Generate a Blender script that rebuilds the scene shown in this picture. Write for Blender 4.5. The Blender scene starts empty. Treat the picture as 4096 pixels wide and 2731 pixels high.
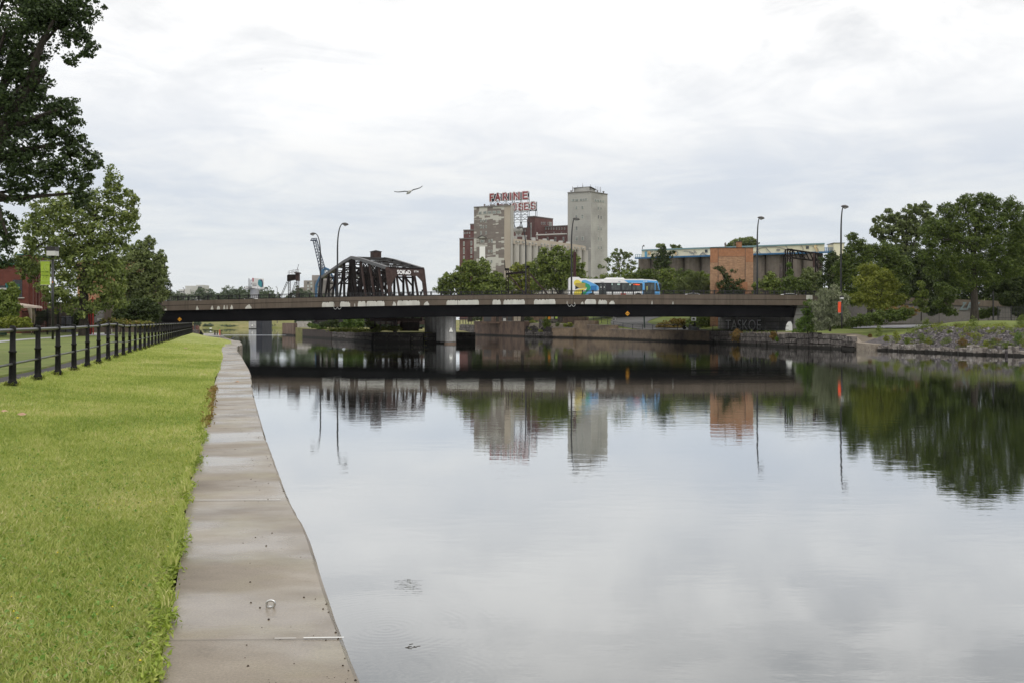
import bpy, math, random
import numpy as np
from mathutils import Vector, Matrix
R = math.radians
scene = bpy.context.scene
COL = scene.collection
# ---------------------------------------------------------------- camera
F, HX, HY, CZ = 3982.0, 2048.0, 1283.5, 3.05      # lens in photo pixels, principal column, horizon row, eye height over water
cam = bpy.data.cameras.new('camera'); camo = bpy.data.objects.new('camera', cam); COL.objects.link(camo)
camo.location = (0, 0, CZ); camo.rotation_euler = (R(90), 0, 0)
cam.sensor_width = 36; cam.lens = 35.0; cam.shift_y = -(1365.5 - HY) / 4096
cam.clip_start = 0.1; cam.clip_end = 9000
scene.camera = camo
# ---------------------------------------------------------------- world (overcast sky)
SUN_EL, SUN_AZ = 48, 150
world = bpy.data.worlds.new('World'); scene.world = world; world.use_nodes = True
nt = world.node_tree; nt.nodes.clear()
def N(nt, t, **kw):
    n = nt.nodes.new(t)
    for k, v in kw.items():
        if k.startswith('i_'): n.inputs[k[2:].replace('_', ' ')].default_value = v
        else: setattr(n, k, v)
    return n
def L(nt, a, b): nt.links.new(a, b)
out = N(nt, 'ShaderNodeOutputWorld'); bg = N(nt, 'ShaderNodeBackground'); bg.inputs['Strength'].default_value = 0.1
sky = N(nt, 'ShaderNodeTexSky'); sky.sky_type = 'NISHITA'; sky.sun_disc = False
sky.sun_elevation = R(SUN_EL); sky.sun_rotation = R(SUN_AZ)
tc = N(nt, 'ShaderNodeTexCoord'); sep = N(nt, 'ShaderNodeSeparateXYZ'); L(nt, tc.outputs['Generated'], sep.inputs[0])
def M(nt, op, a, b=None, clamp=False):
    n = nt.nodes.new('ShaderNodeMath'); n.operation = op; n.use_clamp = clamp
    for i, q in enumerate((a, b)):
        if q is None: continue
        if isinstance(q, (int, float)): n.inputs[i].default_value = q
        else: nt.links.new(q, n.inputs[i])
    return n.outputs[0]
zc = M(nt, 'MAXIMUM', sep.outputs[2], 0.0)
den = M(nt, 'ADD', zc, 0.10)
cx_, cy_ = M(nt, 'DIVIDE', sep.outputs[0], den), M(nt, 'DIVIDE', sep.outputs[1], den)
comb = N(nt, 'ShaderNodeCombineXYZ'); L(nt, cx_, comb.inputs[0]); L(nt, cy_, comb.inputs[1])
def noise(nt, vec, scale, detail=5, rough=0.5, dist=0.0):
    n = nt.nodes.new('ShaderNodeTexNoise'); n.inputs['Scale'].default_value = scale
    n.inputs['Detail'].default_value = detail; n.inputs['Roughness'].default_value = rough; n.inputs['Distortion'].default_value = dist
    if vec is not None: nt.links.new(vec, n.inputs['Vector'])
    return n.outputs['Fac']
def ramp(nt, fac, stops, interp='LINEAR'):
    n = nt.nodes.new('ShaderNodeValToRGB'); cr = n.color_ramp; cr.interpolation = interp
    while len(cr.elements) > 1: cr.elements.remove(cr.elements[-1])
    for i, (p, c) in enumerate(stops):
        e = cr.elements[0] if i == 0 else cr.elements.new(p)
        e.position = p
        e.color = (c, c, c, 1) if isinstance(c, (int, float)) else (*c, 1)
    nt.links.new(fac, n.inputs[0]); return n.outputs[0]
def mix(nt, fac, a, b, typ='MIX'):
    n = nt.nodes.new('ShaderNodeMix'); n.data_type = 'RGBA'; n.blend_type = typ
    for k, q in ((0, fac), (6, a), (7, b)):
        if isinstance(q, (int, float)): n.inputs[k].default_value = q
        elif isinstance(q, tuple): n.inputs[k].default_value = (*q, 1)
        else: nt.links.new(q, n.inputs[k])
    return n.outputs[2]
n1 = noise(nt, comb.outputs[0], 0.50, 7, 0.58, 0.5)
n2 = noise(nt, comb.outputs[0], 1.7, 7, 0.62, 0.8)
nn = M(nt, 'ADD', M(nt, 'MULTIPLY', n1, 0.7), M(nt, 'MULTIPLY', n2, 0.3))
thick = ramp(nt, nn, [(0.39, 0.0), (0.60, 1.0)], 'EASE')
# elevation sets how bright the overcast is: dimmer and bluer at the horizon, white higher up
greyc = ramp(nt, zc, [(0.0, (7.45, 7.85, 8.1)), (0.09, (7.0, 7.5, 8.15)), (0.14, (7.15, 7.65, 8.4)), (0.20, (8.9, 9.1, 9.4)), (0.30, (7.9, 8.0, 8.15)), (0.6, (10.5, 10.6, 10.7)), (1.0, (14.5, 14.5, 14.3))])
whitec = ramp(nt, zc, [(0.0, (7.8, 8.15, 8.35)), (0.10, (8.5, 8.75, 8.9)), (0.16, (9.9, 9.9, 9.8)), (0.22, (12.0, 11.9, 11.7)), (0.34, (15.2, 14.9, 14.4)), (0.6, (15.0, 14.8, 14.4)), (1.0, (18.0, 17.7, 17.2))])
cl = mix(nt, thick, greyc, whitec)
cover = mix(nt, 0.93, sky.outputs[0], cl)
L(nt, cover, bg.inputs['Color']); L(nt, bg.outputs[0], out.inputs['Surface'])
# ---------------------------------------------------------------- sun behind thin cloud
sl = bpy.data.lights.new('sun', 'SUN'); sl.energy = 0.9; sl.angle = R(14); sl.color = (1.0, 0.95, 0.88)
so = bpy.data.objects.new('sun', sl); COL.objects.link(so)
# sun stands behind the camera to the right
so.rotation_euler = (R(90 - SUN_EL), 0, R(180 - SUN_AZ))
vs = scene.view_settings; vs.view_transform = 'Standard'; vs.look = 'None'; vs.exposure = 0.0; vs.gamma = 1.0
# ---------------------------------------------------------------- helpers
def X(sx, D): return (sx - HX) / F * D
def rfoot(sa, sb, D0, D1):
    """plan of a block whose side walls run back from the view so only its front shows"""
    return [(X(sa,D0),D0),(X(sb,D0),D0),(X(sb-4,D1),D1),(X(sa+4,D1),D1)]
def Z(sy, D): return CZ - (sy - HY) / F * D
def W(sx, sy, D): return Vector((X(sx, D), D, Z(sy, D)))
def G(sx, sy, z):
    D = (CZ - z) * F / (sy - HY); return Vector((X(sx, D), D, z))
ORG = {}
def tag(o, label=None, cat=None, group=None, kind=None):
    if label: o['label'] = label
    if cat: o['category'] = cat
    if group: o['group'] = group
    if kind: o['kind'] = kind
    return o
def thing(name, label, cat, loc, group=None):
    o = bpy.data.objects.new(name, None); COL.objects.link(o); o.location = loc; o.empty_display_size = 0.3
    ORG[o.name] = Vector(loc); return tag(o, label, cat, group)
class MB:
    def __init__(s): s.v = []; s.f = []; s.m = []
    def add(s, vs_, fs, mi=0):
        b = len(s.v); s.v.extend([tuple(q) for q in vs_]); s.f.extend([tuple(b + i for i in f) for f in fs]); s.m.extend([mi] * len(fs)); return s
    def box(s, x0, x1, y0, y1, z0, z1, mi=0):
        return s.add([(x0,y0,z0),(x1,y0,z0),(x1,y1,z0),(x0,y1,z0),(x0,y0,z1),(x1,y0,z1),(x1,y1,z1),(x0,y1,z1)],
                     [(0,3,2,1),(4,5,6,7),(0,1,5,4),(1,2,6,5),(2,3,7,6),(3,0,4,7)], mi)
    def bar(s, a, b, w, h=None, mi=0, w2=None):
        a, b = Vector(a), Vector(b); h = h or w; d = (b - a).normalized()
        up = Vector((0, 0, 1)) if abs(d.z) < 0.95 else Vector((0, 1, 0))
        t = d.cross(up).normalized(); u = t.cross(d).normalized(); q = []
        for p, k in ((a, 1), (b, (w2 / w if w2 else 1))):
            for i, j in ((-1,-1),(1,-1),(1,1),(-1,1)): q.append(p + t*(i*w/2*k) + u*(j*h/2*k))
        return s.add(q, [(0,1,2,3),(7,6,5,4),(0,4,5,1),(1,5,6,2),(2,6,7,3),(3,7,4,0)], mi)
    def tube(s, pts, r, n=8, mi=0, cap=True):
        pts = [Vector(p) for p in pts]; rs = r if isinstance(r, (list, tuple)) else [r] * len(pts); b = len(s.v); prev = None
        for i, p in enumerate(pts):
            d = (pts[min(i+1, len(pts)-1)] - pts[max(i-1, 0)]).normalized()
            if prev is None:
                up = Vector((0, 0, 1)) if abs(d.z) < 0.9 else Vector((1, 0, 0)); t = d.cross(up).normalized()
            else: t = (prev - d * prev.dot(d)).normalized()
            prev = t; u = d.cross(t)
            for k in range(n):
                a = 2 * math.pi * k / n; s.v.append(tuple(p + (t * math.cos(a) + u * math.sin(a)) * rs[i]))
        for i in range(len(pts) - 1):
            for k in range(n):
                k2 = (k + 1) % n; s.f.append((b+i*n+k, b+i*n+k2, b+(i+1)*n+k2, b+(i+1)*n+k)); s.m.append(mi)
        if cap:
            s.f.append(tuple(b + k for k in range(n))[::-1]); s.m.append(mi)
            e = b + (len(pts)-1) * n; s.f.append(tuple(e + k for k in range(n))); s.m.append(mi)
        return s
    def lathe(s, c, prof, n=16, mi=0):
        b = len(s.v)
        for r, z in prof:
            for k in range(n):
                a = 2 * math.pi * k / n; s.v.append((c[0] + r*math.cos(a), c[1] + r*math.sin(a), c[2] + z))
        for i in range(len(prof) - 1):
            for k in range(n):
                k2 = (k + 1) % n; s.f.append((b+i*n+k, b+i*n+k2, b+(i+1)*n+k2, b+(i+1)*n+k)); s.m.append(mi)
        s.f.append(tuple(b + k for k in range(n))[::-1]); s.m.append(mi)
        e = b + (len(prof)-1) * n; s.f.append(tuple(e + k for k in range(n))); s.m.append(mi)
        return s
    def foot(s, pts, z0, z1, mi=0, mtop=None):
        n = len(pts)
        zt = z1 if isinstance(z1, (list, tuple)) else [z1] * n; zb = z0 if isinstance(z0, (list, tuple)) else [z0] * n
        A = sum(pts[i][0]*pts[(i+1)%n][1] - pts[(i+1)%n][0]*pts[i][1] for i in range(n))
        idx = list(range(n)) if A > 0 else list(range(n))[::-1]
        q = [(pts[i][0], pts[i][1], zb[i]) for i in idx] + [(pts[i][0], pts[i][1], zt[i]) for i in idx]
        s.add(q, [(i, (i+1) % n, n + (i+1) % n, n + i) for i in range(n)], mi)
        b = len(s.v) - 2 * n
        s.f.append(tuple(b + i for i in range(n))[::-1]); s.m.append(mi); s.f.append(tuple(b + n + i for i in range(n))); s.m.append(mi if mtop is None else mtop)
        return s
    def xz(s, poly, y0, y1, mi=0):
        n = len(poly); A = sum(poly[i][0]*poly[(i+1)%n][1] - poly[(i+1)%n][0]*poly[i][1] for i in range(n))
        P = poly if A > 0 else poly[::-1]
        q = [(x, y0, z) for x, z in P] + [(x, y1, z) for x, z in P]
        return s.add(q, [tuple(range(n)), tuple(range(2*n-1, n-1, -1))] + [(i, n+i, n+(i+1) % n, (i+1) % n) for i in range(n)], mi)
    def build(s, name, mats, parent=None, smooth=False, loc=None):
        v = np.array(s.v, dtype=float)
        if parent is not None: off = ORG[parent.name]
        elif loc is not None: off = Vector(loc)
        else: off = Vector(((v[:,0].min()+v[:,0].max())/2, (v[:,1].min()+v[:,1].max())/2, v[:,2].min()))
        v = v - np.array(off)
        me = bpy.data.meshes.new(name); me.from_pydata(v.tolist(), [], s.f)
        for m in (mats if isinstance(mats, (list, tuple)) else [mats]): me.materials.append(m)
        if len(me.materials) > 1: me.polygons.foreach_set('material_index', s.m)
        boxuv(me, off)
        if smooth: me.polygons.foreach_set('use_smooth', [True] * len(me.polygons))
        me.update()
        o = bpy.data.objects.new(name, me); COL.objects.link(o)
        if parent is None: o.location = off
        else: o.parent = parent
        ORG[o.name] = Vector(off); return o
def boxuv(me, off):
    me.update(); nl = len(me.loops); uv = me.uv_layers.new(name='UVMap')
    co = np.empty(len(me.vertices)*3); me.vertices.foreach_get('co', co); co = co.reshape(-1,3) + np.array(off)
    nr = np.empty(len(me.polygons)*3); me.polygons.foreach_get('normal', nr); nr = nr.reshape(-1,3)
    lt = np.empty(len(me.polygons), dtype=int); me.polygons.foreach_get('loop_total', lt)
    vi = np.empty(nl, dtype=int); me.loops.foreach_get('vertex_index', vi)
    ln = np.repeat(nr, lt, axis=0); p = co[vi]
    t = np.stack([-ln[:,1], ln[:,0], np.zeros(nl)], 1); tl = np.linalg.norm(t, axis=1); flat = np.abs(ln[:,2]) > 0.7
    t[~flat] /= np.maximum(tl[~flat], 1e-6)[:,None]
    u = np.where(flat, p[:,0], (p*t).sum(1)); vv = np.where(flat, p[:,1], p[:,2])
    uv.data.foreach_set('uv', np.stack([u, vv], 1).ravel())
# ---------------------------------------------------------------- materials
def pm(name, col=(0.5,0.5,0.5), rough=0.7, metal=0.0, spec=0.3):
    m = bpy.data.materials.new(name); m.use_nodes = True; b = m.node_tree.nodes['Principled BSDF']
    b.inputs['Base Color'].default_value = (*col, 1); b.inputs['Roughness'].default_value = rough; b.inputs['Metallic'].default_value = metal
    b.inputs['Specular IOR Level'].default_value = spec; return m
def bump(nt, h, dist, strength=1.0):
    n = nt.nodes.new('ShaderNodeBump'); n.inputs['Distance'].default_value = dist; n.inputs['Strength'].default_value = strength
    nt.links.new(h, n.inputs['Height']); nt.links.new(n.outputs[0], nt.nodes['Principled BSDF'].inputs['Normal'])
def coord(nt, kind='Object', scale=(1,1,1)):
    t = nt.nodes.new('ShaderNodeTexCoord'); mp = nt.nodes.new('ShaderNodeMapping'); mp.inputs['Scale'].default_value = scale
    nt.links.new(t.outputs[kind], mp.inputs['Vector']); return mp.outputs[0]
def nm(name, c1, c2, scale=1.0, rough=0.8, c3=None, bmp=0.0, bscale=None, stretch=(1,1,1), metal=0.0, spec=0.3, lo=0.35, hi=0.65, detail=6):
    """noise material: c1..c2 (with optional c3 spots)"""
    m = pm(name, c1, rough, metal, spec); nt = m.node_tree; b = nt.nodes['Principled BSDF']
    v = coord(nt, 'Object', stretch); f = noise(nt, v, scale, detail, 0.6)
    c = ramp(nt, f, [(lo, c1), (hi, c2)])
    if c3: c = mix(nt, ramp(nt, noise(nt, v, scale*3.7, 5, 0.65), [(0.56, 0.0), (0.68, 1.0)]), c, c3)
    nt.links.new(c, b.inputs['Base Color'])
    if bmp: bump(nt, noise(nt, v, bscale or scale*6, 5, 0.6), bmp)
    return m
def brickm(name, c1, c2, mortar, bw, bh, rough=0.85, stain=None, msize=0.015, sscale=0.4, bmp=0.01, off=0.5):
    m = pm(name, c1, rough); nt = m.node_tree; b = nt.nodes['Principled BSDF']
    v = coord(nt, 'UV'); t = nt.nodes.new('ShaderNodeTexBrick'); nt.links.new(v, t.inputs['Vector'])
    t.inputs['Color1'].default_value = (*c1,1); t.inputs['Color2'].default_value = (*c2,1); t.inputs['Mortar'].default_value = (*mortar,1)
    t.inputs['Scale'].default_value = 1.0; t.inputs['Brick Width'].default_value = bw; t.inputs['Row Height'].default_value = bh
    t.inputs['Mortar Size'].default_value = msize; t.offset = off; c = t.outputs['Color']
    vo = coord(nt, 'Object')
    if stain: c = mix(nt, ramp(nt, noise(nt, vo, sscale, 6, 0.65), [(0.45, 0.0), (0.65, 0.85)]), c, stain)
    c = mix(nt, 0.35, c, ramp(nt, noise(nt, vo, 3.1, 5), [(0.3, 0.35), (0.7, 1.0)]), 'MULTIPLY')
    nt.links.new(c, b.inputs['Base Color'])
    if bmp: bump(nt, t.outputs['Fac'], -bmp)
    return m
def wetfoot(nt, c, top=0.30):
    """dark algae band where a canal wall meets the water"""
    g = nt.nodes.new('ShaderNodeNewGeometry'); s = nt.nodes.new('ShaderNodeSeparateXYZ'); nt.links.new(g.outputs['Position'], s.inputs[0])
    z = M(nt, 'ADD', s.outputs[2], M(nt, 'MULTIPLY', noise(nt, g.outputs['Position'], 1.3, 4, 0.7), -0.35))
    return mix(nt, ramp(nt, z, [(0.0, 1.0), (top-0.1, 0.0)]), c, (0.018, 0.016, 0.013))
def stonem(name, c1, c2, pale, dark, wt=0.30):
    m = pm(name, c1, 0.85); nt = m.node_tree; b = nt.nodes['Principled BSDF']; v = coord(nt, 'Object'); g = nt.nodes.new('ShaderNodeNewGeometry')
    c = mix(nt, g.outputs['Random Per Island'], c1, c2)
    c = mix(nt, ramp(nt, noise(nt, v, 1.9, 6, 0.7), [(0.44, 0.0), (0.56, 0.85)]), c, dark)
    c = mix(nt, ramp(nt, noise(nt, coord(nt, 'Object', (1,1,0.5)), 3.3, 6, 0.7), [(0.57, 0.0), (0.66, 0.8)]), c, pale)
    nt.links.new(wetfoot(nt, c, wt), b.inputs['Base Color']); bump(nt, noise(nt, v, 5, 6, 0.7), 0.08); return m
def streakm(name, base, dark, pale, rough=0.85, sx=1.2, sz=0.12, pf=(0.60,0.66)):
    """concrete wall with vertical run-down stains and pale mineral streaks"""
    m = pm(name, base, rough); nt = m.node_tree; b = nt.nodes['Principled BSDF']
    v = coord(nt, 'UV', (sx, sz, 1)); v2 = coord(nt, 'UV', (sx*1.7, sz*2.0, 1))
    c = mix(nt, ramp(nt, noise(nt, v, 1.0, 6, 0.7), [(0.42, 0.0), (0.62, 1.0)]), base, dark)
    c = mix(nt, ramp(nt, noise(nt, v2, 1.6, 6, 0.7), [(pf[0], 0.0), (pf[1], 0.8)]), c, pale)
    c = mix(nt, 0.5, c, ramp(nt, noise(nt, coord(nt, 'Object'), 1.5, 6, 0.7), [(0.3, 0.4), (0.65, 1.0)]), 'MULTIPLY')
    nt.links.new(wetfoot(nt, c), b.inputs['Base Color']); bump(nt, noise(nt, coord(nt,'Object'), 4, 5), 0.02); return m
def leafm(name, c1, c2, c3=None, rough=0.55, trans=0.16):
    """leaves: a colour per leaf, larger patches by noise, a little light passing through"""
    m = pm(name, c1, rough, spec=0.25); nt = m.node_tree; b = nt.nodes['Principled BSDF']
    g = nt.nodes.new('ShaderNodeNewGeometry'); v = coord(nt, 'Object')
    f = M(nt, 'ADD', M(nt, 'MULTIPLY', g.outputs['Random Per Island'], 0.5), M(nt, 'MULTIPLY', noise(nt, v, 0.6, 3), 0.5))
    st = [(0.25, c1), (0.62, c2)] + ([(0.8, c3)] if c3 else [])
    c = ramp(nt, f, st); nt.links.new(c, b.inputs['Base Color'])
    tr = nt.nodes.new('ShaderNodeBsdfTranslucent'); nt.links.new(mix(nt, 1.0, c, (1.3, 1.5, 0.7), 'MULTIPLY'), tr.inputs['Color'])
    ms = nt.nodes.new('ShaderNodeMixShader'); ms.inputs[0].default_value = trans
    nt.links.new(b.outputs[0], ms.inputs[1]); nt.links.new(tr.outputs[0], ms.inputs[2]); nt.links.new(ms.outputs[0], nt.nodes['Material Output'].inputs['Surface'])
    return m
def text_into(mb, s, size, at, ux=(1,0,0), uz=(0,0,1), mi=0, offset=0.0, align='LEFT', depth=0.01, sxs=1.0):
    """letters as real raised shapes: text lies in the plane of ux (reading direction) and uz (up)"""
    cu = bpy.data.curves.new('t', 'FONT'); cu.body = s; cu.size = size; cu.align_x = align; cu.offset = offset; cu.extrude = depth
    cu.resolution_u = 3
    ob = bpy.data.objects.new('t', cu); COL.objects.link(ob); bpy.context.view_layer.update()
    me = bpy.data.meshes.new_from_object(ob); at = Vector(at); ux = Vector(ux).normalized(); uz = Vector(uz).normalized(); n = ux.cross(uz)
    vs_ = [at + ux*(v.co.x*sxs) + uz*v.co.y + n*v.co.z for v in me.vertices]
    mb.add(vs_, [tuple(p.vertices) for p in me.polygons], mi)
    bpy.data.objects.remove(ob); bpy.data.meshes.remove(me); bpy.data.curves.remove(cu)
def interp(pts, x):
    if x <= pts[0][0]: return pts[0][1]
    for (a, b), (c, d) in zip(pts, pts[1:]):
        if x <= c: return b + (d-b)*(x-a)/(c-a)
    return pts[-1][1]
def pxy(P): return (P[0]*1.7415, P[1]*1.7415)
# ================================================================ SETTING: water, land
def watermat():
    m = bpy.data.materials.new('canal_water'); m.use_nodes = True; nt = m.node_tree; nt.nodes.clear()
    o = N(nt, 'ShaderNodeOutputMaterial'); g = N(nt, 'ShaderNodeBsdfGlossy'); g.inputs['Roughness'].default_value = 0.015
    g.inputs['Color'].default_value = (0.97, 0.985, 1.0, 1)
    d = N(nt, 'ShaderNodeBsdfDiffuse'); d.inputs['Color'].default_value = (0.012, 0.014, 0.008, 1)
    lw = N(nt, 'ShaderNodeLayerWeight'); lw.inputs['Blend'].default_value = 0.5
    fac = ramp(nt, lw.outputs['Facing'], [(0.0, 0.05), (0.45, 0.20), (0.66, 0.385), (0.80, 0.64), (0.93, 0.92), (1.0, 0.97)])
    v = coord(nt, 'Object', (0.5, 1.0, 1)); v2 = coord(nt, 'Object', (0.16, 0.35, 1)); v3 = coord(nt, 'Object', (0.02, 0.05, 1))
    # calm and ruffled patches
    patch = ramp(nt, noise(nt, v3, 1.0, 4, 0.6), [(0.38, 0.25), (0.62, 1.35)])
    h = M(nt, 'ADD', M(nt, 'MULTIPLY', noise(nt, v, 2.2, 4, 0.6), 0.60), M(nt, 'MULTIPLY', noise(nt, v2, 1.0, 2, 0.5), 0.55))
    h = M(nt, 'MULTIPLY', h, patch)
    # ring ripples from something that touched the water near the bank
    for cx, cy, rad, amp, wl in ((-1.25, 9.9, 1.7, 0.024, 36.0), (-0.75, 8.5, 1.1, 0.022, 42.0)):
        geo = N(nt, 'ShaderNodeNewGeometry'); vm = N(nt, 'ShaderNodeVectorMath'); vm.operation = 'DISTANCE'
        vm.inputs[1].default_value = (cx, cy, 0); L(nt, geo.outputs['Position'], vm.inputs[0])
        dist = vm.outputs['Value']; env = M(nt, 'MAXIMUM', M(nt, 'SUBTRACT', 1.0, M(nt, 'DIVIDE', dist, rad)), 0.0)
        h = M(nt, 'ADD', h, M(nt, 'MULTIPLY', M(nt, 'MULTIPLY', M(nt, 'SINE', M(nt, 'MULTIPLY', dist, wl*2)), env), amp))
    b = N(nt, 'ShaderNodeBump'); b.inputs['Distance'].default_value = 0.0047; b.inputs['Strength'].default_value = 1.0
    L(nt, h, b.inputs['Height']); L(nt, b.outputs[0], g.inputs['Normal']); 
    ms = N(nt, 'ShaderNodeMixShader'); L(nt, fac, ms.inputs[0]); L(nt, d.outputs[0], ms.inputs[1]); L(nt, g.outputs[0], ms.inputs[2]); L(nt, ms.outputs[0], o.inputs['Surface'])
    return m
MW = watermat()
mb = MB(); mb.add([(-400,-60,0),(300,-60,0),(300,470,0),(-400,470,0)], [(0,1,2,3)])
tag(mb.build('water', MW, loc=(0,0,0)), kind='structure')
# wind streak under the bridge: a pale sheet, its sky reflection painted as colour
MWR = nm('ruffled_water_sheen', (0.55,0.6,0.66), (0.8,0.84,0.9), 0.4, 0.35, stretch=(0.2,1,1), spec=0.6)
mb = MB(); mb.add([(X(893,212),209.5,0.01),(X(1148,212),209.5,0.01),(X(1148,212),213,0.01),(X(889,212),213,0.01)], [(0,1,2,3)])
tag(mb.build('water', MWR), kind='structure')

M_grassnear = nm('lawn', (0.25,0.28,0.075), (0.34,0.36,0.11), 0.5, 0.9, c3=(0.36,0.32,0.17), bmp=0.03, bscale=40)
M_grass = nm('mown_grass', (0.095,0.125,0.025), (0.15,0.18,0.04), 0.35, 0.9, c3=(0.20,0.185,0.075), bmp=0.05, bscale=9)
M_wild = nm('rough_grass', (0.14,0.15,0.04), (0.24,0.21,0.09), 0.12, 0.95, c3=(0.09,0.12,0.03), bmp=0.2, bscale=2)
M_dirt = nm('bare_ground', (0.13,0.11,0.085), (0.2,0.17,0.13), 0.5, 0.95)
M_asph = nm('asphalt', (0.085,0.083,0.082), (0.13,0.127,0.125), 1.2, 0.75, bmp=0.01, bscale=50)
M_wetpath = nm('wet_path', (0.27,0.27,0.29), (0.38,0.38,0.41), 0.6, 0.35, spec=0.5)
# walkway slab
WZ = 1.45
def walkmat():
    m = pm('wet_concrete', (0.3,0.27,0.23), 0.5); nt = m.node_tree; b = nt.nodes['Principled BSDF']
    v = coord(nt, 'Object'); vs_ = coord(nt, 'Object', (0.55, 1.0, 1))
    c = ramp(nt, noise(nt, vs_, 1.1, 7, 0.62), [(0.33, (0.13,0.103,0.075)), (0.46, (0.205,0.170,0.130)), (0.58, (0.255,0.216,0.168)), (0.72, (0.33,0.285,0.232))])
    c = mix(nt, ramp(nt, noise(nt, v, 1.7, 4), [(0.5, 0.0), (0.75, 0.5)]), c, (0.28,0.25,0.15))
    c = mix(nt, 0.45, c, ramp(nt, noise(nt, v, 75, 5, 0.85), [(0.32, 0.25), (0.66, 1.3)]), 'MULTIPLY')
    vo = nt.nodes.new('ShaderNodeTexVoronoi'); vo.feature = 'DISTANCE_TO_EDGE'; vo.inputs['Scale'].default_value = 0.45
    vd = nt.nodes.new('ShaderNodeVectorMath'); vd.operation = 'ADD'; nz = nt.nodes.new('ShaderNodeTexNoise'); nz.inputs['Scale'].default_value = 2.2; nt.links.new(v, nz.inputs['Vector']); nt.links.new(v, vd.inputs[0]); nt.links.new(nz.outputs['Color'], vd.inputs[1]); nt.links.new(vd.outputs[0], vo.inputs['Vector'])
    cr = M(nt, 'MULTIPLY', ramp(nt, vo.outputs['Distance'], [(0.0, 1.0), (0.006, 0.0)]), ramp(nt, noise(nt, v, 0.8, 3), [(0.5, 0.0), (0.56, 0.7)]))
    c = mix(nt, cr, c, (0.05,0.04,0.03))
    c = mix(nt, ramp(nt, noise(nt, coord(nt,'Object',(1.0,0.8,1)), 4.5, 6, 0.75), [(0.57, 0.0), (0.72, 0.55)]), c, (0.10,0.085,0.065))
    nt.links.new(c, b.inputs['Base Color'])
    wet = ramp(nt, noise(nt, coord(nt, 'Object', (0.45, 0.8, 1)), 0.9, 5, 0.55), [(0.42, 0.62), (0.60, 0.10)])
    nt.links.new(wet, b.inputs['Roughness']); b.inputs['Specular IOR Level'].default_value = 0.45
    bump(nt, M(nt, 'MULTIPLY', noise(nt, v, 90, 5, 0.7), wet), 0.004); return m
M_walk = walkmat()
le = [G(*pxy(p), WZ) for p in ((340,1700),(360,1568),(385,1445),(408,1330),(424,1200),(434,1110),(447,1085),(465,1000),(478,940),(485,900),(500,860),(510,825))]
le = [Vector((-1.57+(0-4.4)*-0.02, -3, WZ))] + le + [G(885,1399,WZ), G(895,1378.6,WZ), G(925,1374,WZ)]
re = [G(*pxy(p), WZ) for p in ((890,1700),(835,1568),(787,1460),(742,1330),(715,1240),(688,1180),(665,1148),(640,1080),(610,1000),(592,940),(581,900),(578,870),(575,852))]
re = [Vector((-0.55, -3, WZ))] + re + [G(964,1420,WZ), G(949,1401.6,WZ), G(949,1382.4,WZ), G(971.7,1376.7,WZ)]
def at_y(line, y):
    for a, b in zip(line, line[1:]):
        if a.y <= y <= b.y: return a.x + (b.x-a.x)*(y-a.y)/max(b.y-a.y, 1e-6)
    return line[-1].x if y > line[-1].y else line[0].x
ys = [-3,0,2,3,4,4.4,5,5.5,6,6.5,7,7.8,8.6,9.4,10.2,11,12,13,14,15,17,19,21,23,25,27,29,31,34,37,40,43,46,48,50,52,54,56,58,60,62,64.5,66,68.0]
rnd = random.Random(4)
for q in (le, re):
    for i in range(1, len(q)): 
        if q[i].y <= q[i-1].y: q[i].y = q[i-1].y + 0.05
ys = sorted(set([y for y in ys if y < 3 or y > 14]+[3+0.22*k for k in range(50)]))
def chaikin(P, a, b, it=2):
    for _ in range(it):
        Q = P[:a+1]
        for p, q_ in zip(P[a:b], P[a+1:b+1]): Q += [p.lerp(q_, 0.25), p.lerp(q_, 0.75)]
        P, b = Q + P[b:], a+2*(b-a)
    return P
re = chaikin(re, 1, 13); le = chaikin(le, 1, 12)
mb = MB(); lx = [at_y(le, y)+0.0 for y in ys]; rx = [at_y(re, y)+(rnd.uniform(-0.003,0.002)-(0.012 if rnd.random() < 0.05 else 0) if 3 < y < 14 else 0) for y in ys]
ramp_pts = [(X(960,85),85,1.35),(X(938,95),95,1.2),(X(909,120),120,0.99),(X(891,160),160,0.72),(X(880,205),205,0.5)]
L2 = [(x,y,WZ) for x,y in zip(lx,ys)] + [(p[0]-3.2-0.02*i, p[1], p[2]) for i,p in enumerate(ramp_pts)]
R2 = [(x,y,WZ) for x,y in zip(rx,ys)] + list(ramp_pts)
n = len(L2); q = []
for a, b in zip(L2, R2):
    q += [a, (b[0]-0.03, b[1], b[2]), (b[0], b[1], b[2]-0.03), (b[0], b[1], -1.0)]
fs = []
for i in range(n-1):
    for k in range(3): fs.append((4*i+k, 4*i+k+1, 4*i+5+k, 4*i+4+k))
mb.add(q, fs)
tag(mb.build('canal_walkway', M_walk, loc=(0,0,WZ)), kind='structure')
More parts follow.
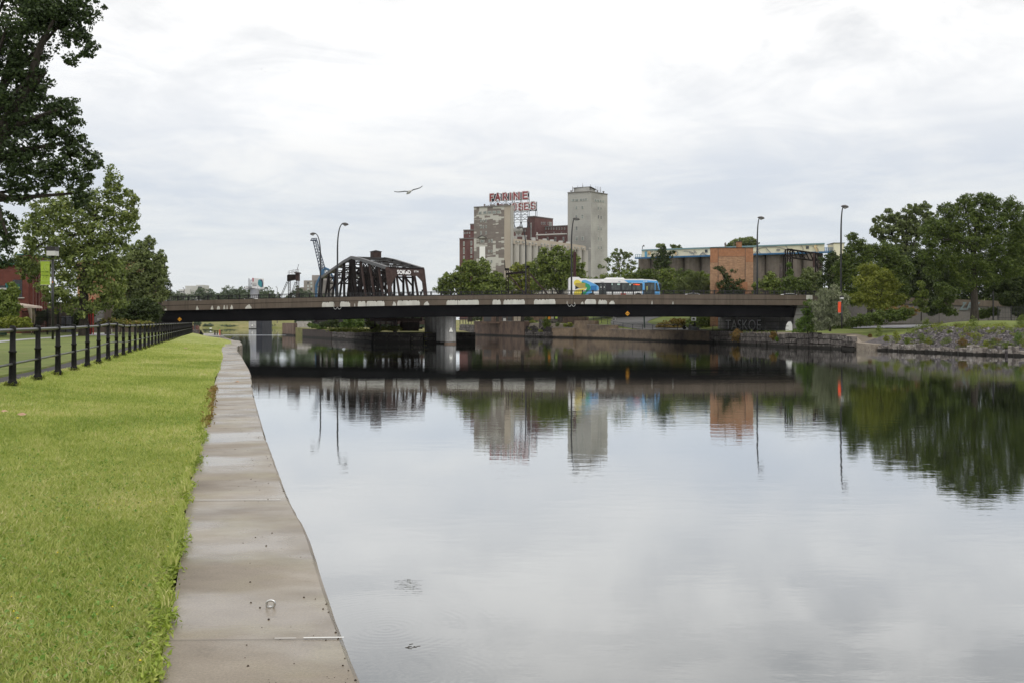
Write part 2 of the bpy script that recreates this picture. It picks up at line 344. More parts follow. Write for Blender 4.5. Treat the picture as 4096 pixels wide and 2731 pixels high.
# expansion joints and the white sealant left in one of them
M_joint = pm('joint', (0.10,0.088,0.075), 0.9); M_seal = pm('sealant', (0.62,0.62,0.6), 0.5); M_grit = nm('grit', (0.03,0.02,0.015),(0.07,0.05,0.035),9,0.9)
mj = MB(); ms_ = MB()
for D in (4.98, 8.85, 12.4, 16.2, 20.1, 24, 28, 32.5, 37, 42):
    a, b = at_y(le, D)-0.1, at_y(re, D)-0.02
    mj.add([(a,D,WZ+0.004),(b,D+0.03,WZ+0.004),(b,D+0.034,WZ+0.004),(a,D+0.004,WZ+0.004)], [(0,1,2,3)])
a, b = at_y(le, 4.98), at_y(re, 4.98)
for u0, u1, w in ((0.60,0.72,0.006),(0.76,0.985,0.013)):
    x0, x1 = a+(b-a)*u0, a+(b-a)*u1; y0, y1 = 4.985+0.03*u0, 4.985+0.03*u1
    ms_.add([(x0,y0,WZ+0.008),(x1,y1,WZ+0.008),(x1,y1+w,WZ+0.008),(x0,y0+w,WZ+0.008)], [(0,1,2,3)])
x0, x1 = at_y(le, 8.85)+0.05, at_y(re, 8.85)-0.1
ms_.add([(x0,8.87,WZ+0.008),(x1,8.885,WZ+0.008),(x1,8.895,WZ+0.008),(x0,8.88,WZ+0.008)], [(0,1,2,3)])
tag(mj.build('walkway_joint', M_joint), kind='structure'); tag(ms_.build('joint_sealant', M_seal), kind='structure')
mg = MB()
for i in range(120):
    D = 4.4 + 14*rnd.random()**1.6; w = at_y(re, D)-at_y(le, D); x = at_y(re, D) - 0.03 - w*0.55*rnd.random()**2; r = 0.002+0.0045*rnd.random()**2
    mg.lathe((x,D,WZ), [(r,0),(r*1.1,r*0.4),(r*0.5,r)], 5)
tag(mg.build('droppings', M_grit), 'small dark droppings scattered along the water edge of the walkway', 'droppings', kind='stuff')

# land on the left: lawn between walkway and fence, strip of path, second lawn
def fx(y): return -4.06 - 0.287*y
def fz(y): return interp([(0,1.84),(19,1.81),(28,1.70),(60,1.66),(118,1.66),(122,1.55),(135,0.9),(160,0.7)], y)
yl = [-3,0,2,3.5,4.5,5.5,6.5,8,10,12,14,17,20,24,28,33,38,44,50,56,62,68,75,82,90,100,110,118,124]
def lawn_edge(y):
    if y <= 66: return at_y(le, y)+min(1,y/8)*(0.03*math.sin(y*2.9)+0.025*math.sin(y*7.3+1)+0.015*math.sin(y*17))-0.045*max(0,1-y/14), WZ+0.005
    q = [(66,(925-HX)/F*66+0.0),(68,X(940,68)),(72,X(926,72)),(85,X(924.5,85)),(110,X(885,110)),(124,X(868,124))]
    return interp(q, y), interp([(66,WZ),(85,1.36),(110,1.15),(124,1.0)], y)
mb = MB(); K = 9; q = []
for y in yl:
    x1, z1 = lawn_edge(y); x0, z0 = fx(y)-0.5, fz(y)
    for k in range(K+1):
        t = k/K; s = t*t*(3-2*t)
        q.append((x1+(x0-x1)*t, y, z1+(z0-z1)*(s*0.6+t*0.4)+0.02*math.sin(t*9+y*0.7)*min(t*4,1)))
mb.add(q, [(i*(K+1)+k, i*(K+1)+k+1, (i+1)*(K+1)+k+1, (i+1)*(K+1)+k) for i in range(len(yl)-1) for k in range(K)])
LAWN = tag(mb.build('lawn', M_grassnear, smooth=True, loc=(0,0,0)), kind='structure')
mb = MB(); q = []
for y in yl:
    z = fz(y)
    q += [(fx(y)-0.5,y,z-0.002),(fx(y)-1.25,y,z-0.03),(fx(y)-1.27,y,z+0.02),(fx(y)-6,y,z+0.02),(fx(y)-40,y,z),(fx(y)-200,y,z)]
fs = [(i*6+k, i*6+k+1, (i+1)*6+k+1, (i+1)*6+k) for i in range(len(yl)-1) for k in range(5)]
mb.add(q, fs); mb.m = [1 if (j % 5) == 0 else 0 for j in range(len(fs))]
tag(mb.build('ground', [M_grass, nm('damp_asphalt',(0.035,0.031,0.03),(0.06,0.053,0.05),1.2,0.85)], loc=(0,0,0)), kind='structure')
mb = MB()
pa = [G(x,y,1.75) for x,y in ((-120,1371),(0,1365),(120,1354.5),(222,1348),(330,1339.5),(430,1340),(470,1337),(430,1330),(415,1318),(372,1318),(340,1331),(300,1336),(222,1344.5),(120,1350),(0,1359),(-120,1364))]
for p in pa: p.z = fz(p.y)+0.035
mb.add(pa, [tuple(range(len(pa)))]); tag(mb.build('path', M_wetpath), kind='structure')

# land across the canal, built as a strip: waterline points with a height profile going inland
M_riprap = nm('riprap_gravel', (0.05,0.043,0.045), (0.15,0.135,0.135), 2.2, 0.9, c3=(0.03,0.027,0.03), bmp=0.2, bscale=4)
BD = [(4600,78),(4300,83),(4096,87),(3933,90),(3750,96),(3574,102.6),(3470,105),(3413,107),(3330,110),(3287,113),(3142,118),(3050,125),(2950,132),(2853,140),(2699,147),(2600,155),(2520,163),(2428,171),(2330,177),(2211,183),(2103,193),(2099,197),(1901,219),(1850,236)]
BP = [Vector((X(a,b), b, 0)) for a, b in BD] + [Vector((-30,300,0)), Vector((-55,405,0)), Vector((-90,411,0)), Vector((-160,411,0)), Vector((-260,405,0))]
def prof(i):
    sx = BD[i][0] if i < len(BD) else 0
    if i >= len(BD)-1: return [(0,-0.6),(0.5,0.3),(8,1.8),(30,3.4),(60,3.2),(150,3.0)]
    if sx >= 3574: return [(0,-0.6),(0.3,0.35),(1.5,0.75),(6,2.25),(10,2.98),(25,3.1),(60,3.6)]
    if sx >= 3413: return [(0,-0.6),(0.3,0.35),(1.5,0.7),(5,1.45),(10,2.2),(25,2.9),(60,3.4)]
    if sx >= 2900: return [(0,-0.6),(0.8,1.52),(1.5,1.55),(5,1.65),(10,1.9),(25,2.4),(60,3.2)]
    if sx >= 2699: return [(0,-0.6),(0.8,1.55),(1.5,1.58),(5,1.65),(9,1.9),(25,4.6),(45,7.0),(60,7.2)]
    if sx >= 2440: return [(0,-0.6),(0.8,1.5),(1.5,1.55),(5,1.8),(9,2.2),(25,4.8),(45,7.5),(60,7.5)]
    if sx >= 2300: return [(0,-0.6),(0.8,1.5),(1.5,1.9),(5,2.6),(9,2.8),(25,4.6),(45,7.0),(60,7.0)]
    return [(0,-0.6),(0.8,2.4),(1.5,2.6),(5,2.8),(9,2.9),(20,4.6),(40,8.0),(130,8.5)]
nb = len(BP); inl = []
for i in range(nb):
    d = (BP[min(i+1,nb-1)] - BP[max(i-1,0)]).normalized(); nrm = Vector((d.y, -d.x, 0))
    if i <= 22: nrm = (nrm*0.5 + Vector((0.75,0.66,0))*0.5).normalized()
    inl.append(nrm)
SS = [0,0.4,0.9,1.5,2.5,3.7,5,6.2,7.5,9,10.5,13,17,22,28,36,46,60,85,130,200,400]
q = []; rr = random.Random(9)
for i in range(nb):
    pf = prof(i)
    for s in SS:
        p = BP[i] + inl[i]*s; z = interp(pf, s) + (rr.uniform(-0.05,0.05) if 1.5 < s < 60 else 0)
        q.append((p.x, p.y, z))
K = len(SS); fs = []; mi = []
for i in range(nb-1):
    for k in range(K-1):
        fs.append((i*K+k, (i+1)*K+k, (i+1)*K+k+1, i*K+k+1))
        s = SS[k]
        if i < 7: mi.append(1 if s < (5 if i < 5 else 4.5) else 0)
        elif i < 12: mi.append(2 if s < 3.5 else 0)
        elif i < 23: mi.append(2 if s < 1.5 else 0)
        else: mi.append(3)
mb = MB(); mb.add(q, fs); mb.m = mi
LAND = tag(mb.build('ground', [M_grass, M_riprap, M_dirt, M_wild], smooth=True, loc=(0,0,0)), kind='structure')
from mathutils.bvhtree import BVHTree
BV = BVHTree.FromPolygons([Vector(p) for p in q], fs)
def gz(x, y, default=1.7):
    h = BV.ray_cast(Vector((x,y,60)), Vector((0,0,-1))); return h[0].z if h[0] else default
# far plain out to the horizon
mb = MB(); mb.add([(-4000,455,2.2),(4000,455,2.2),(4000,5000,2.2),(-4000,5000,2.2)], [(0,1,2,3)]); mb.add([(60,-60,2.0),(4000,-60,2.0),(4000,455,2.0),(140,455,2.0)], [(0,1,2,3)])
tag(mb.build('ground', M_wild), kind='structure')
# paths across the canal, draped on the land
def drape(name, poly, mat, lift=0.06, sub=10):
    """a paved band between two polylines laid on the land"""
    a, b = poly; mb = MB(); q = []
    for u in range(sub+1):
        t = u/sub*(len(a)-1); i = min(int(t), len(a)-2); f = t-i
        pa = Vector(a[i]).lerp(Vector(a[i+1]), f); pb = Vector(b[i]).lerp(Vector(b[i+1]), f)
        for w in range(5):
            p = pa.lerp(pb, w/4); q.append((p.x, p.y, gz(p.x,p.y)+lift))
    mb.add(q, [(i*5+k, i*5+k+1, (i+1)*5+k+1, (i+1)*5+k) for i in range(sub) for k in range(4)])
    return tag(mb.build(name, mat), kind='structure')
def bank(sx, D, s):
    return Vector((X(sx,D), D, 0)) + Vector((0.7,0.71,0))*s
drape('path', ([bank(2780,143,2),bank(2600,155,2.2),bank(2460,169,2.2),bank(2400,174,3),bank(2330,178,8),bank(2250,184,16)],
               [bank(2780,143,5),bank(2600,155,6.5),bank(2470,168,8),bank(2440,172,12),bank(2420,176,20),bank(2380,184,34)]), M_asph, 0.1, 24)
drape('path', ([(52,118,0),(56,128,0),(70,132,0),(95,128,0)], [(43,128,0),(46,134,0),(66,136,0),(95,134,0)]), M_wetpath, 0.12, 16)
# island the swing bridge stands on
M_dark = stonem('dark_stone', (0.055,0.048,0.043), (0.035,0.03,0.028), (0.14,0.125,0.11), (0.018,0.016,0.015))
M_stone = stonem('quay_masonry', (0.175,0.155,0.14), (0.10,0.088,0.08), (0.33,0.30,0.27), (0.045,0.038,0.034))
M_conc = streakm('stained_concrete', (0.27,0.20,0.135), (0.13,0.10,0.08), (0.36,0.31,0.26), sx=0.35, sz=0.35, pf=(0.64,0.72))
M_rustconc = streakm('rusty_concrete', (0.18,0.12,0.085), (0.09,0.06,0.048), (0.30,0.26,0.22), sx=0.45, sz=0.22, pf=(0.64,0.72))
isl = [(X(1147,219),219),(X(1155,214),214),(X(1220,193),193),(X(1342,170),170),(X(1503,142),142),(X(1690,138),138),(-6,146),(-8,165),(-20,190),(-40,224)]
mb = MB(); mb.foot(isl, -1, [1.75,1.75,1.55,1.45,1.35,1.35,1.35,1.4,1.5,1.7])
tag(mb.build('ground', M_wild, loc=(-20,170,0)), kind='structure')
M_gap = pm('joint_shadow', (0.012,0.01,0.009), 0.95)
def wall(name, pts, z1, mat, label, cat='wall', thick=0.6, z0=-0.8, jag=0.0, cap=None, seg=1.6, seed=1, group=None, side=1):
    """a wall along points, uneven stone tops when jag > 0"""
    r = random.Random(seed); mb = MB(); P = []
    zt = z1 if isinstance(z1, (list, tuple)) else [z1]*len(pts)
    for (a, za), (b, zb) in zip(zip(pts, zt), zip(pts[1:], zt[1:])):
        a, b = Vector((a[0],a[1],0)), Vector((b[0],b[1],0)); n = max(1, int((b-a).length/seg))
        for k in range(n): P.append((a.lerp(b, k/n), za+(zb-za)*k/n))
    P.append((Vector((pts[-1][0],pts[-1][1],0)), zt[-1]))
    rows = 4 if jag else 1
    if jag:
        Q = [P[0]]
        for k_ in range(1, len(P)-1):
            a_ = P[k_][0].lerp(P[k_+1][0], r.uniform(-0.25,0.25)) if True else P[k_][0]; Q.append((a_, P[k_][1]))
        P = Q+[P[-1]]
    for (a, za), (b, zb) in zip(P, P[1:]):
        d = (b-a).normalized(); nn = Vector((d.y,-d.x,0))*side
        zs = za - z0
        if jag:
            z = z0; hh = zs/rows
            for k in range(rows):
                o = r.uniform(-jag, jag)*0.6; zt_ = min(z+hh, za) + (r.uniform(-jag,jag)*0.5 if k == rows-1 else 0)
                e = d*r.uniform(0.0,0.04)
                sp_ = r.uniform(0.3,0.7) if r.random() > 0.35 else 1.0; c_ = a.lerp(b, sp_)
                for (p_, q_) in (((a,c_),(c_,b)) if sp_ < 1 else ((a,b),)):
                    o = r.uniform(-jag, jag)*0.5; lift = r.uniform(0,0.05)
                    mb.foot([tuple((p_-nn*o+d*0.035)[:2]), tuple((q_-nn*o-d*0.03)[:2]), tuple((q_+nn*thick)[:2]), tuple((p_+nn*thick)[:2])], z+0.05+lift, zt_-0.01)
                z += hh*r.uniform(0.92,1.08) if k < rows-2 else hh
            mb.foot([tuple((a+d*0.3+nn*0.22)[:2]), tuple((b+nn*0.22)[:2]), tuple((b+nn*(thick-0.02))[:2]), tuple((a+d*0.3+nn*(thick-0.02))[:2])], z0, za-0.1, 1)
        else: mb.foot([tuple(a[:2]), tuple(b[:2]), tuple((b+nn*thick)[:2]), tuple((a+nn*thick)[:2])], z0, [za,zb,zb,za] if True else za)
    if cap:
        for (a, za), (b, zb) in zip(P, P[1:]):
            d = (b-a).normalized(); nn = Vector((d.y,-d.x,0))*side
            mb.foot([tuple((a-nn*0.06)[:2]), tuple((b-nn*0.06)[:2]), tuple((b+nn*(thick+0.02))[:2]), tuple((a+nn*(thick+0.02))[:2])], [za,zb,zb,za], [za+cap,zb+cap,zb+cap,za+cap], 1)
    o = mb.build(name, mat if isinstance(mat, list) else [mat, M_gap if jag else mat]); return tag(o, label, cat, group)
def bp(sx, D, off=-0.25): return (X(sx,D)+off*0.7, D+off*0.7)
M_sheet = streakm('rusted_sheet_piles', (0.075,0.055,0.045), (0.03,0.024,0.022), (0.16,0.14,0.12), sx=2.5)
M_white = nm('pale_stone', (0.32,0.30,0.27), (0.45,0.42,0.38), 1.2, 0.8, c3=(0.16,0.11,0.08))
M_cap = nm('stone_capping', (0.22,0.20,0.18), (0.33,0.30,0.27), 1.0, 0.8)
wall('pile_wall', [(X(1222,190),190),(X(1342,170)-0.1,170)], [1.5,1.4], M_sheet, 'rusted sheet pile wall along the low bank under the truss bridge')
wall('stone_wall', [(X(1342,169.7),169.7),(X(1415,156),156),(X(1503,141.6),141.6)], [1.45,1.2,1.35], M_stone, 'broken pale and black masonry edge of the island below the truss', jag=0.16, seed=3)
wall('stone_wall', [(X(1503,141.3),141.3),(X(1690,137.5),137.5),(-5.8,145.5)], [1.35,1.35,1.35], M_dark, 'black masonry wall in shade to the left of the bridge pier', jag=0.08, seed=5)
mb = MB(); mb.foot([(X(1147,219)-0.3,216),(X(1175,205),205),(X(1215,203),203),(X(1222,222),222),(X(1150,226),226)], -0.8, 2.55)
tag(mb.build('round_pier', M_rustconc), 'rust stained block of concrete at the far tip of the island', 'pier')
mb = MB(); mb.foot([(X(1186,204.6),204.6),(X(1243,199),199),(X(1246,206),206),(X(1190,211),211)], 1.2, 2.9)
tag(mb.build('concrete_block', M_white), 'pale concrete block with faint scrawl beside the rust stained pier', 'block')
# quay walls on the far right bank
wall('stone_wall', [bp(3413,106.5),bp(3287,112.6),bp(3142,117.6),bp(3050,124.6),bp(2950,131.6),bp(2840,139.8)], [1.35,1.68,1.5,1.55,1.62,1.62], M_stone, 'weathered grey block quay wall running from under the bridge to the banner lamp', jag=0.2, seed=11)
wall('concrete_wall', [bp(2840,139.6),bp(2699,146.6),bp(2600,154.6),bp(2520,162.6),bp(2441,169.5)], [1.62,1.68,1.6,1.6,1.6], [M_conc,M_cap], 'long brown streaked concrete quay wall with a straight pale top', cap=0.05)
wall('concrete_wall', [bp(2462,168.2,-.1),bp(2353,175)], [2.3,2.3], [M_conc,M_cap], 'middle step of the brown concrete quay wall below the railing', cap=0.05, thick=0.7)
wall('concrete_wall', [bp(2374,173.5,.2),bp(2294,178.6,.2)], [3.07,3.07], M_conc, 'tallest step of the brown concrete quay wall with a slanting end', thick=1.0)
wall('concrete_wall', [bp(2296,178.2),bp(2211,182.6)], [1.8,1.8], [M_conc,M_cap], 'low ledge of streaked concrete left of the stepped quay wall', cap=0.04)
wall('concrete_wall', [bp(2296,181,0.8),bp(2228,184.5,0.8)], [3.75,3.75], M_rustconc, 'high brown concrete block behind the low ledge of the quay', thick=3)
wall('stone_wall', [bp(2236,184.5,0.3),bp(2150,189,0.3)], [3.35,3.35], M_stone, 'rounded block of old grey masonry beside the rocky gap in the quay', jag=0.1, thick=3, seed=8)
wall('stone_wall', [bp(2211,182.3),bp(2103,192.6)], [1.0,1.0], M_stone, 'low tumbled masonry at the foot of the overgrown gap in the quay', jag=0.3, seed=6)
wall('concrete_wall', [bp(2101,194),bp(1901,218.5)], [2.95,2.9], [M_rustconc,M_cap], 'rust streaked concrete wall right of the bridge pier with railing on top', cap=0.06, thick=1.2)
wall('stone_wall', [bp(1899,219.5),bp(1840,238)], [2.2,2.2], M_stone, 'dark stone bank wall seen just right of the white pier column', jag=0.12, seed=4)
# stones along the embankment foot and the concrete ramp
M_ledge = stonem('ledge_stone', (0.22,0.19,0.165), (0.30,0.27,0.24), (0.50,0.48,0.45), (0.06,0.05,0.045), 0.16)
r3 = random.Random(7); mb = MB()
bpv = [Vector((X(a,b),b,0)) for a,b in ((4600,78),(4300,83),(4096,87),(3933,90),(3750,96),(3574,102.6),(3500,104.5))]
for a, b in zip(bpv, bpv[1:]):
    n = int((b-a).length/0.9)
    for k in range(n):
        p = a.lerp(b, (k+r3.random()*0.4)/n); w = r3.uniform(0.45,0.8); h = r3.uniform(0.4,0.85); ang = r3.uniform(-0.3,0.3)+2.2
        pts = []
        for j in range(7):
            t = 2*math.pi*j/7; rr_ = w*r3.uniform(0.8,1.15); pts.append((p.x+rr_*math.cos(t)*math.cos(ang)-0.6*rr_*math.sin(t)*math.sin(ang), p.y+rr_*math.cos(t)*math.sin(ang)+0.6*rr_*math.sin(t)*math.cos(ang)))
        mb.foot(pts, -0.3, [h*r3.uniform(0.85,1.1) for _ in pts])
tag(mb.build('bank_stones', M_ledge), 'pale worn ledge stones with dark feet along the waterline of the gravel bank', 'stones', kind='stuff')
mb = MB(); a, b, c = Vector((X(3375,109),109,0)), Vector((X(3420,107),107,0)), Vector((X(3505,104.3),104.3,0)); nn = Vector((0.8,0.6,0))
for p, q_, z0_, z1_ in ((a,b,1.45,0.75),(b,c,0.75,0.62)):
    mb.foot([tuple((p-nn*.3)[:2]),tuple((q_-nn*.3)[:2]),tuple((q_+nn*1.3)[:2]),tuple((p+nn*2.2)[:2])], -0.6, [z0_,z1_,z1_,z0_])
tag(mb.build('concrete_kerb', nm('ramp_concrete',(0.2,0.165,0.13),(0.3,0.26,0.21),1.5,0.85,c3=(0.08,0.065,0.05))), 'sloping tan concrete kerb at the end of the masonry quay by the gravel', 'kerb')
# loose broken rock on the gravel bank
mb = MB()
for i in range(2600):
    u = r3.random()*5.6; k = int(u); p = bpv[k].lerp(bpv[k+1], u-k); s = 1.0+5.3*r3.random(); p = p + Vector((0.83,0.56,0))*s
    r_ = r3.uniform(0.06,0.2); z = gz(p.x,p.y)-0.03; a0 = r3.random()*6; pts=[(p.x+r_*math.cos(a0+j*1.57+r3.uniform(-.3,.3)), p.y+r_*math.sin(a0+j*1.57)) for j in range(4)]
    mb.foot(pts, z, [z+r_*r3.uniform(0.5,1.5) for _ in pts])
M_rock = nm('broken_rock', (0.045,0.04,0.042), (0.23,0.21,0.21), 3.0, 0.85)
tag(mb.build('riprap', M_rock), 'loose dark purplish broken rock covering the bank below the park lawn', 'rocks', kind='stuff')
# ================================================================ iron fence by the lawn
M_iron = pm('black_paint', (0.012,0.012,0.013), 0.32, spec=0.6)
M_ironr = nm('black_cast_iron', (0.008,0.008,0.008), (0.014,0.013,0.012), 14, 0.55, spec=0.12, bmp=0.004, bscale=60)
fence = thing('iron_fence', 'long black cast iron post and double rail fence along the left lawn', 'fence', (fx(19),19,1.8))
Ds = [16.35+2.55*i for i in range(41)]
def ftop(D): return interp([(16,2.905),(19,2.91),(26,2.905),(31.6,2.92),(34.3,2.965),(36.9,2.95),(39.4,2.875),(47,2.865),(60,2.86),(118,2.84)], D)
pp = MB(); base = Vector((fx(Ds[1]),Ds[1],fz(Ds[1])-0.04))
prof_ = [(0.086,0),(0.088,0.13),(0.066,0.16),(0.068,0.2),(0.063,0.44),(0.070,0.455),(0.062,0.47),(0.057,0.66),(0.072,0.665),(0.074,0.69),(0.056,0.70),(0.05,1.0),(0.058,1.03),(0.062,1.06),(0.058,1.12),(0.03,1.155)]
pp.lathe(base, prof_, 16)
proto = pp.build('post', M_ironr, fence, smooth=True)
me0 = proto.data
for i, D in enumerate(Ds):
    if i == 1: p = proto
    else: p = proto.copy(); COL.objects.link(p); p.parent = fence
    loc = Vector((fx(D),D,fz(D)-0.04)); sc = (ftop(D)+0.05-loc.z)/1.155
    p.scale = (1,1,sc); o0 = base - ORG[fence.name]; l = loc - ORG[fence.name]
    lr = random.Random(i); rx_, ry_ = lr.uniform(-.006,.006), lr.uniform(-.006,.006); p.rotation_euler = (rx_, ry_, 0); off_ = Matrix.Rotation(ry_,3,'Y') @ (Matrix.Rotation(rx_,3,'X') @ Vector((o0.x,o0.y,o0.z*sc))); p.location = (l.x-off_.x, l.y-off_.y, l.z-off_.z)
for nm_, dz, r in (('top_rail', -0.04, 0.036), ('lower_rail', -0.67, 0.024)):
    mb = MB(); mb.tube([(fx(D),D,ftop(D)+dz) for D in [13.8]+Ds], r, 10); mb.build(nm_, M_iron, fence, smooth=True)

# ================================================================ road bridge
BY0, BY1 = 131.0, 150.0
def brown(name, c1, c2):
    m = pm(name, c1, 0.85); nt = m.node_tree; b = nt.nodes['Principled BSDF']
    c = mix(nt, ramp(nt, noise(nt, coord(nt,'Object',(0.6,1,0.25)), 1.0, 6, 0.65), [(0.3,0.0),(0.7,1.0)]), c1, c2)
    c = mix(nt, 0.3, c, ramp(nt, noise(nt, coord(nt,'Object'), 9, 4, 0.7), [(0.3,0.5),(0.7,1.1)]), 'MULTIPLY')
    c = mix(nt, ramp(nt, noise(nt, coord(nt,'Object',(2.2,1,0.12)), 1.0, 6, 0.75), [(0.50,0.0),(0.70,0.6)]), c, tuple(x*0.5 for x in c1))
    c = mix(nt, ramp(nt, noise(nt, coord(nt,'Object',(3.1,1,0.10)), 1.3, 6, 0.7), [(0.62,0.0),(0.72,0.35)]), c, (0.30,0.28,0.25))
    nt.links.new(c, b.inputs['Base Color']); return m
M_para = brown('parapet_paint', (0.098,0.077,0.058), (0.138,0.11,0.085))
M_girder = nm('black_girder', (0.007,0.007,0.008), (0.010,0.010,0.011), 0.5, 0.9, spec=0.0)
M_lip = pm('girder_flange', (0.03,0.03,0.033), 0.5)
M_peel = nm('bare_concrete', (0.42,0.41,0.365), (0.56,0.55,0.50), 1.2, 0.85, stretch=(1,1,0.3))
ptop = [(430,1211.5),(600,1207),(870,1200),(1146,1193.6),(1400,1189),(1679,1185),(2000,1181),(2250,1179),(2600,1178.5),(2900,1179),(3250,1181)]
pmid = [(430,1229),(600,1225),(870,1218),(1146,1210.5),(1400,1205),(1679,1200.5),(2000,1198),(2250,1196),(2600,1197),(2900,1198.5),(3250,1200)]
pbot = [(430,1248),(600,1244.5),(870,1239),(1146,1232),(1400,1227.5),(1679,1222),(2000,1219),(2250,1217.4),(2600,1218),(2900,1220),(3250,1222)]
gbot = [(430,1292),(633,1289),(870,1285),(1146,1280.6),(1400,1274),(1679,1267.5),(2000,1265.5),(2250,1265),(2600,1265),(2900,1265.5),(3180,1269.5)]
bz = lambda pts, sx: Z(interp(pts, sx), BY0)
RB = thing('road_bridge', 'long low road bridge with brown parapet and black girders spanning the canal', 'bridge', (X(1850,BY0),BY0,0))
xs = list(range(430, 3251, 60))
def band(mb, ptsT, ptsB, y0, y1, xs, mi=0, dT=0, dB=0):
    for a, b in zip(xs, xs[1:]):
        xa, xb = X(a,BY0), X(b,BY0)
        mb.xz([(xa,bz(ptsB,a)+dB),(xb,bz(ptsB,b)+dB),(xb,bz(ptsT,b)+dT),(xa,bz(ptsT,a)+dT)], y0, y1, mi)
mb = MB(); band(mb, ptop, pmid, BY0, BY0+0.35, xs, dB=0.03); o = mb.build('parapet', M_para, RB)
mb = MB(); band(mb, pmid, pbot, BY0+0.02, BY0+0.4, xs, dT=-0.03); FAS = mb.build('fascia', M_para, RB)
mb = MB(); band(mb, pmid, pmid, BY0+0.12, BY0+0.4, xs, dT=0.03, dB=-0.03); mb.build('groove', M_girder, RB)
mb = MB(); band(mb, ptop, pbot, BY0+0.45, BY1, xs, dT=-0.60, dB=0.12); mb.build('deck', M_asph, RB)
mb = MB(); band(mb, ptop, pbot, BY1+0.05, BY1+0.4, xs); mb.build('parapet', M_para, RB)
xg = [s for s in xs if s <= 3180] + [3180]
for yy in (BY0+0.45, BY0+4.6, BY0+9.2, BY0+13.8, BY1-0.9):
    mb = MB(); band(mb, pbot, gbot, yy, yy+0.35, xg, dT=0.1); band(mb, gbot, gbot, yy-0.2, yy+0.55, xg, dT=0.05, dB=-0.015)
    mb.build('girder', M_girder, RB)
# bare pale patches where the brown paint is gone
rp = random.Random(21)
pr = [(658,667,.6),(784,794,1),(843,853,1),(867,880,1),(893,901,1),(906,911,1),(921,932,1),(981,1006,1),(1288,1338,1),(1360,1401,1),(1417,1421,.9),(1431,1463,1),(1466,1538,1),(1570,1584,.9),(1589,1679,1),(1696,1717,.9),(1786,1916,1),(1970,2003,1),(2014,2099,1),(2136,2222,1),(2267,2270,.9),(2297,2301,.6),(2324,2334,.7),(2339,2384,1),(2393,2428,.9),(2437,2459,.95),(2606,2610,.9),(2690,2694,.7)]
mb = MB()
for a, b, h in pr:
    if b-a < 26: segs = max(3, int((b-a)/2.2))
    else: segs = int((b-a)/4)
    zb = [bz(pbot,a)+0.01, bz(pbot,b)+0.01]; P = []
    for k in range(segs+1):
        t = k/segs; s = a+(b-a)*t; full = bz(pmid,s)-bz(pbot,s)-0.07
        edge = min(t, 1-t)*(b-a)
        if b-a < 26: hh = full*h*(0.25+0.75*min(1, edge*2/(b-a)*1.4))*rp.uniform(0.6,1)
        else: hh = full*h*(1.0 if rp.random() > 0.3 else rp.uniform(0.72,0.97))*min(1, 0.55+edge/9)
        P.append((X(s+rp.uniform(-0.4,0.4),BY0), bz(pbot,s)+0.02+hh))
    poly = [(X(a,BY0),zb[0])]+P+[(X(b,BY0),zb[1])]
    for (xa,za),(xb,zb_) in zip(P,P[1:]):
        if xb <= xa: continue
        mb.xz([(xa,bz(pbot,HX+xa/BY0*F)+0.01),(xb,bz(pbot,HX+xb/BY0*F)+0.01),(xb,zb_),(xa,za)], BY0+0.008, BY0+0.03)
    mb.build('bare_patch', M_peel, RB); mb = MB()
mb.xz([(X(3224,BY0),bz(pmid,3224)+.04),(X(3250,BY0)-.01,bz(pmid,3250)+.04),(X(3250,BY0)-.01,bz(ptop,3250)-.01),(X(3226,BY0),bz(ptop,3226)-.01)], BY0-0.012, BY0+0.01)
mb.build('bare_patch', M_peel, RB)
mb = MB()
M_jl = pm('joint_line',(0.05,0.04,0.032),0.9)
for s in (752,1019,1336,1359,1831,2280,2294,2920,3240):
    MB().box(X(s,BY0)-0.03, X(s,BY0)+0.03, BY0-0.012, BY0+0.05, bz(pbot,s)+0.02, bz(ptop,s)-0.01).build('joint', M_jl, RB)
M_cab = pm('white_cable',(0.7,0.7,0.68),0.5)
# white loops of cable hanging below the lamp brackets
mb = MB()
for s0 in (1348, 2287):
    for k in (-1, 1):
        c = s0 + k*8; pts = [(X(c-8+16*t/8,BY0), BY0+0.3, bz(pbot,c)-0.01-0.30*math.sin(math.pi*t/8)) for t in range(9)]; MB().tube(pts, 0.035, 6).build('cable', M_cab, RB)
# railing on the parapet
M_rail = pm('rail_black', (0.012,0.012,0.013), 0.5)
for yy, p_ in ((BY0+0.17,0),(BY1+0.2,1)):
    rl = MB(); sx_ = list(range(440, 3420 if p_ == 0 else 3300, 40)); pz = lambda s: bz(ptop, min(s,3250))
    for h, r in ((0.53,0.075),(0.40,0.045),(0.10,0.06)):
        for a, b in zip(sx_, sx_[1:]): rl.bar((X(a,BY0),yy,pz(a)+h),(X(b,BY0),yy,pz(b)+h), r)
    x0 = X(440,BY0); 
    while x0 < X(sx_[-1],BY0):
        s = HX + x0/BY0*F; rl.box(x0-0.016,x0+0.016,yy-0.016,yy+0.016,pz(s)+0.1,pz(s)+0.53); x0 += 0.26
    RL = rl.build('railing', M_rail, RB)
    if p_ == 0:
        s = 470; px0 = X(s,BY0); pm0 = MB().box(-0.06,0.06,-0.06,0.06,0,0.6)
        k = 0
        while s < 3400:
            q_ = MB().box(X(s,BY0)-0.08,X(s,BY0)+0.08,yy-0.08,yy+0.08,pz(s)-0.005,pz(s)+0.6)
            if k == 0: first = q_.build('rail_post', M_rail, RL); base0 = (X(s,BY0), pz(s))
            else:
                c = first.copy(); COL.objects.link(c); c.parent = RL; c.location = (X(s,BY0)-base0[0], 0, pz(s)-base0[1])
            s += 42 if k % 4 else 36; k += 1
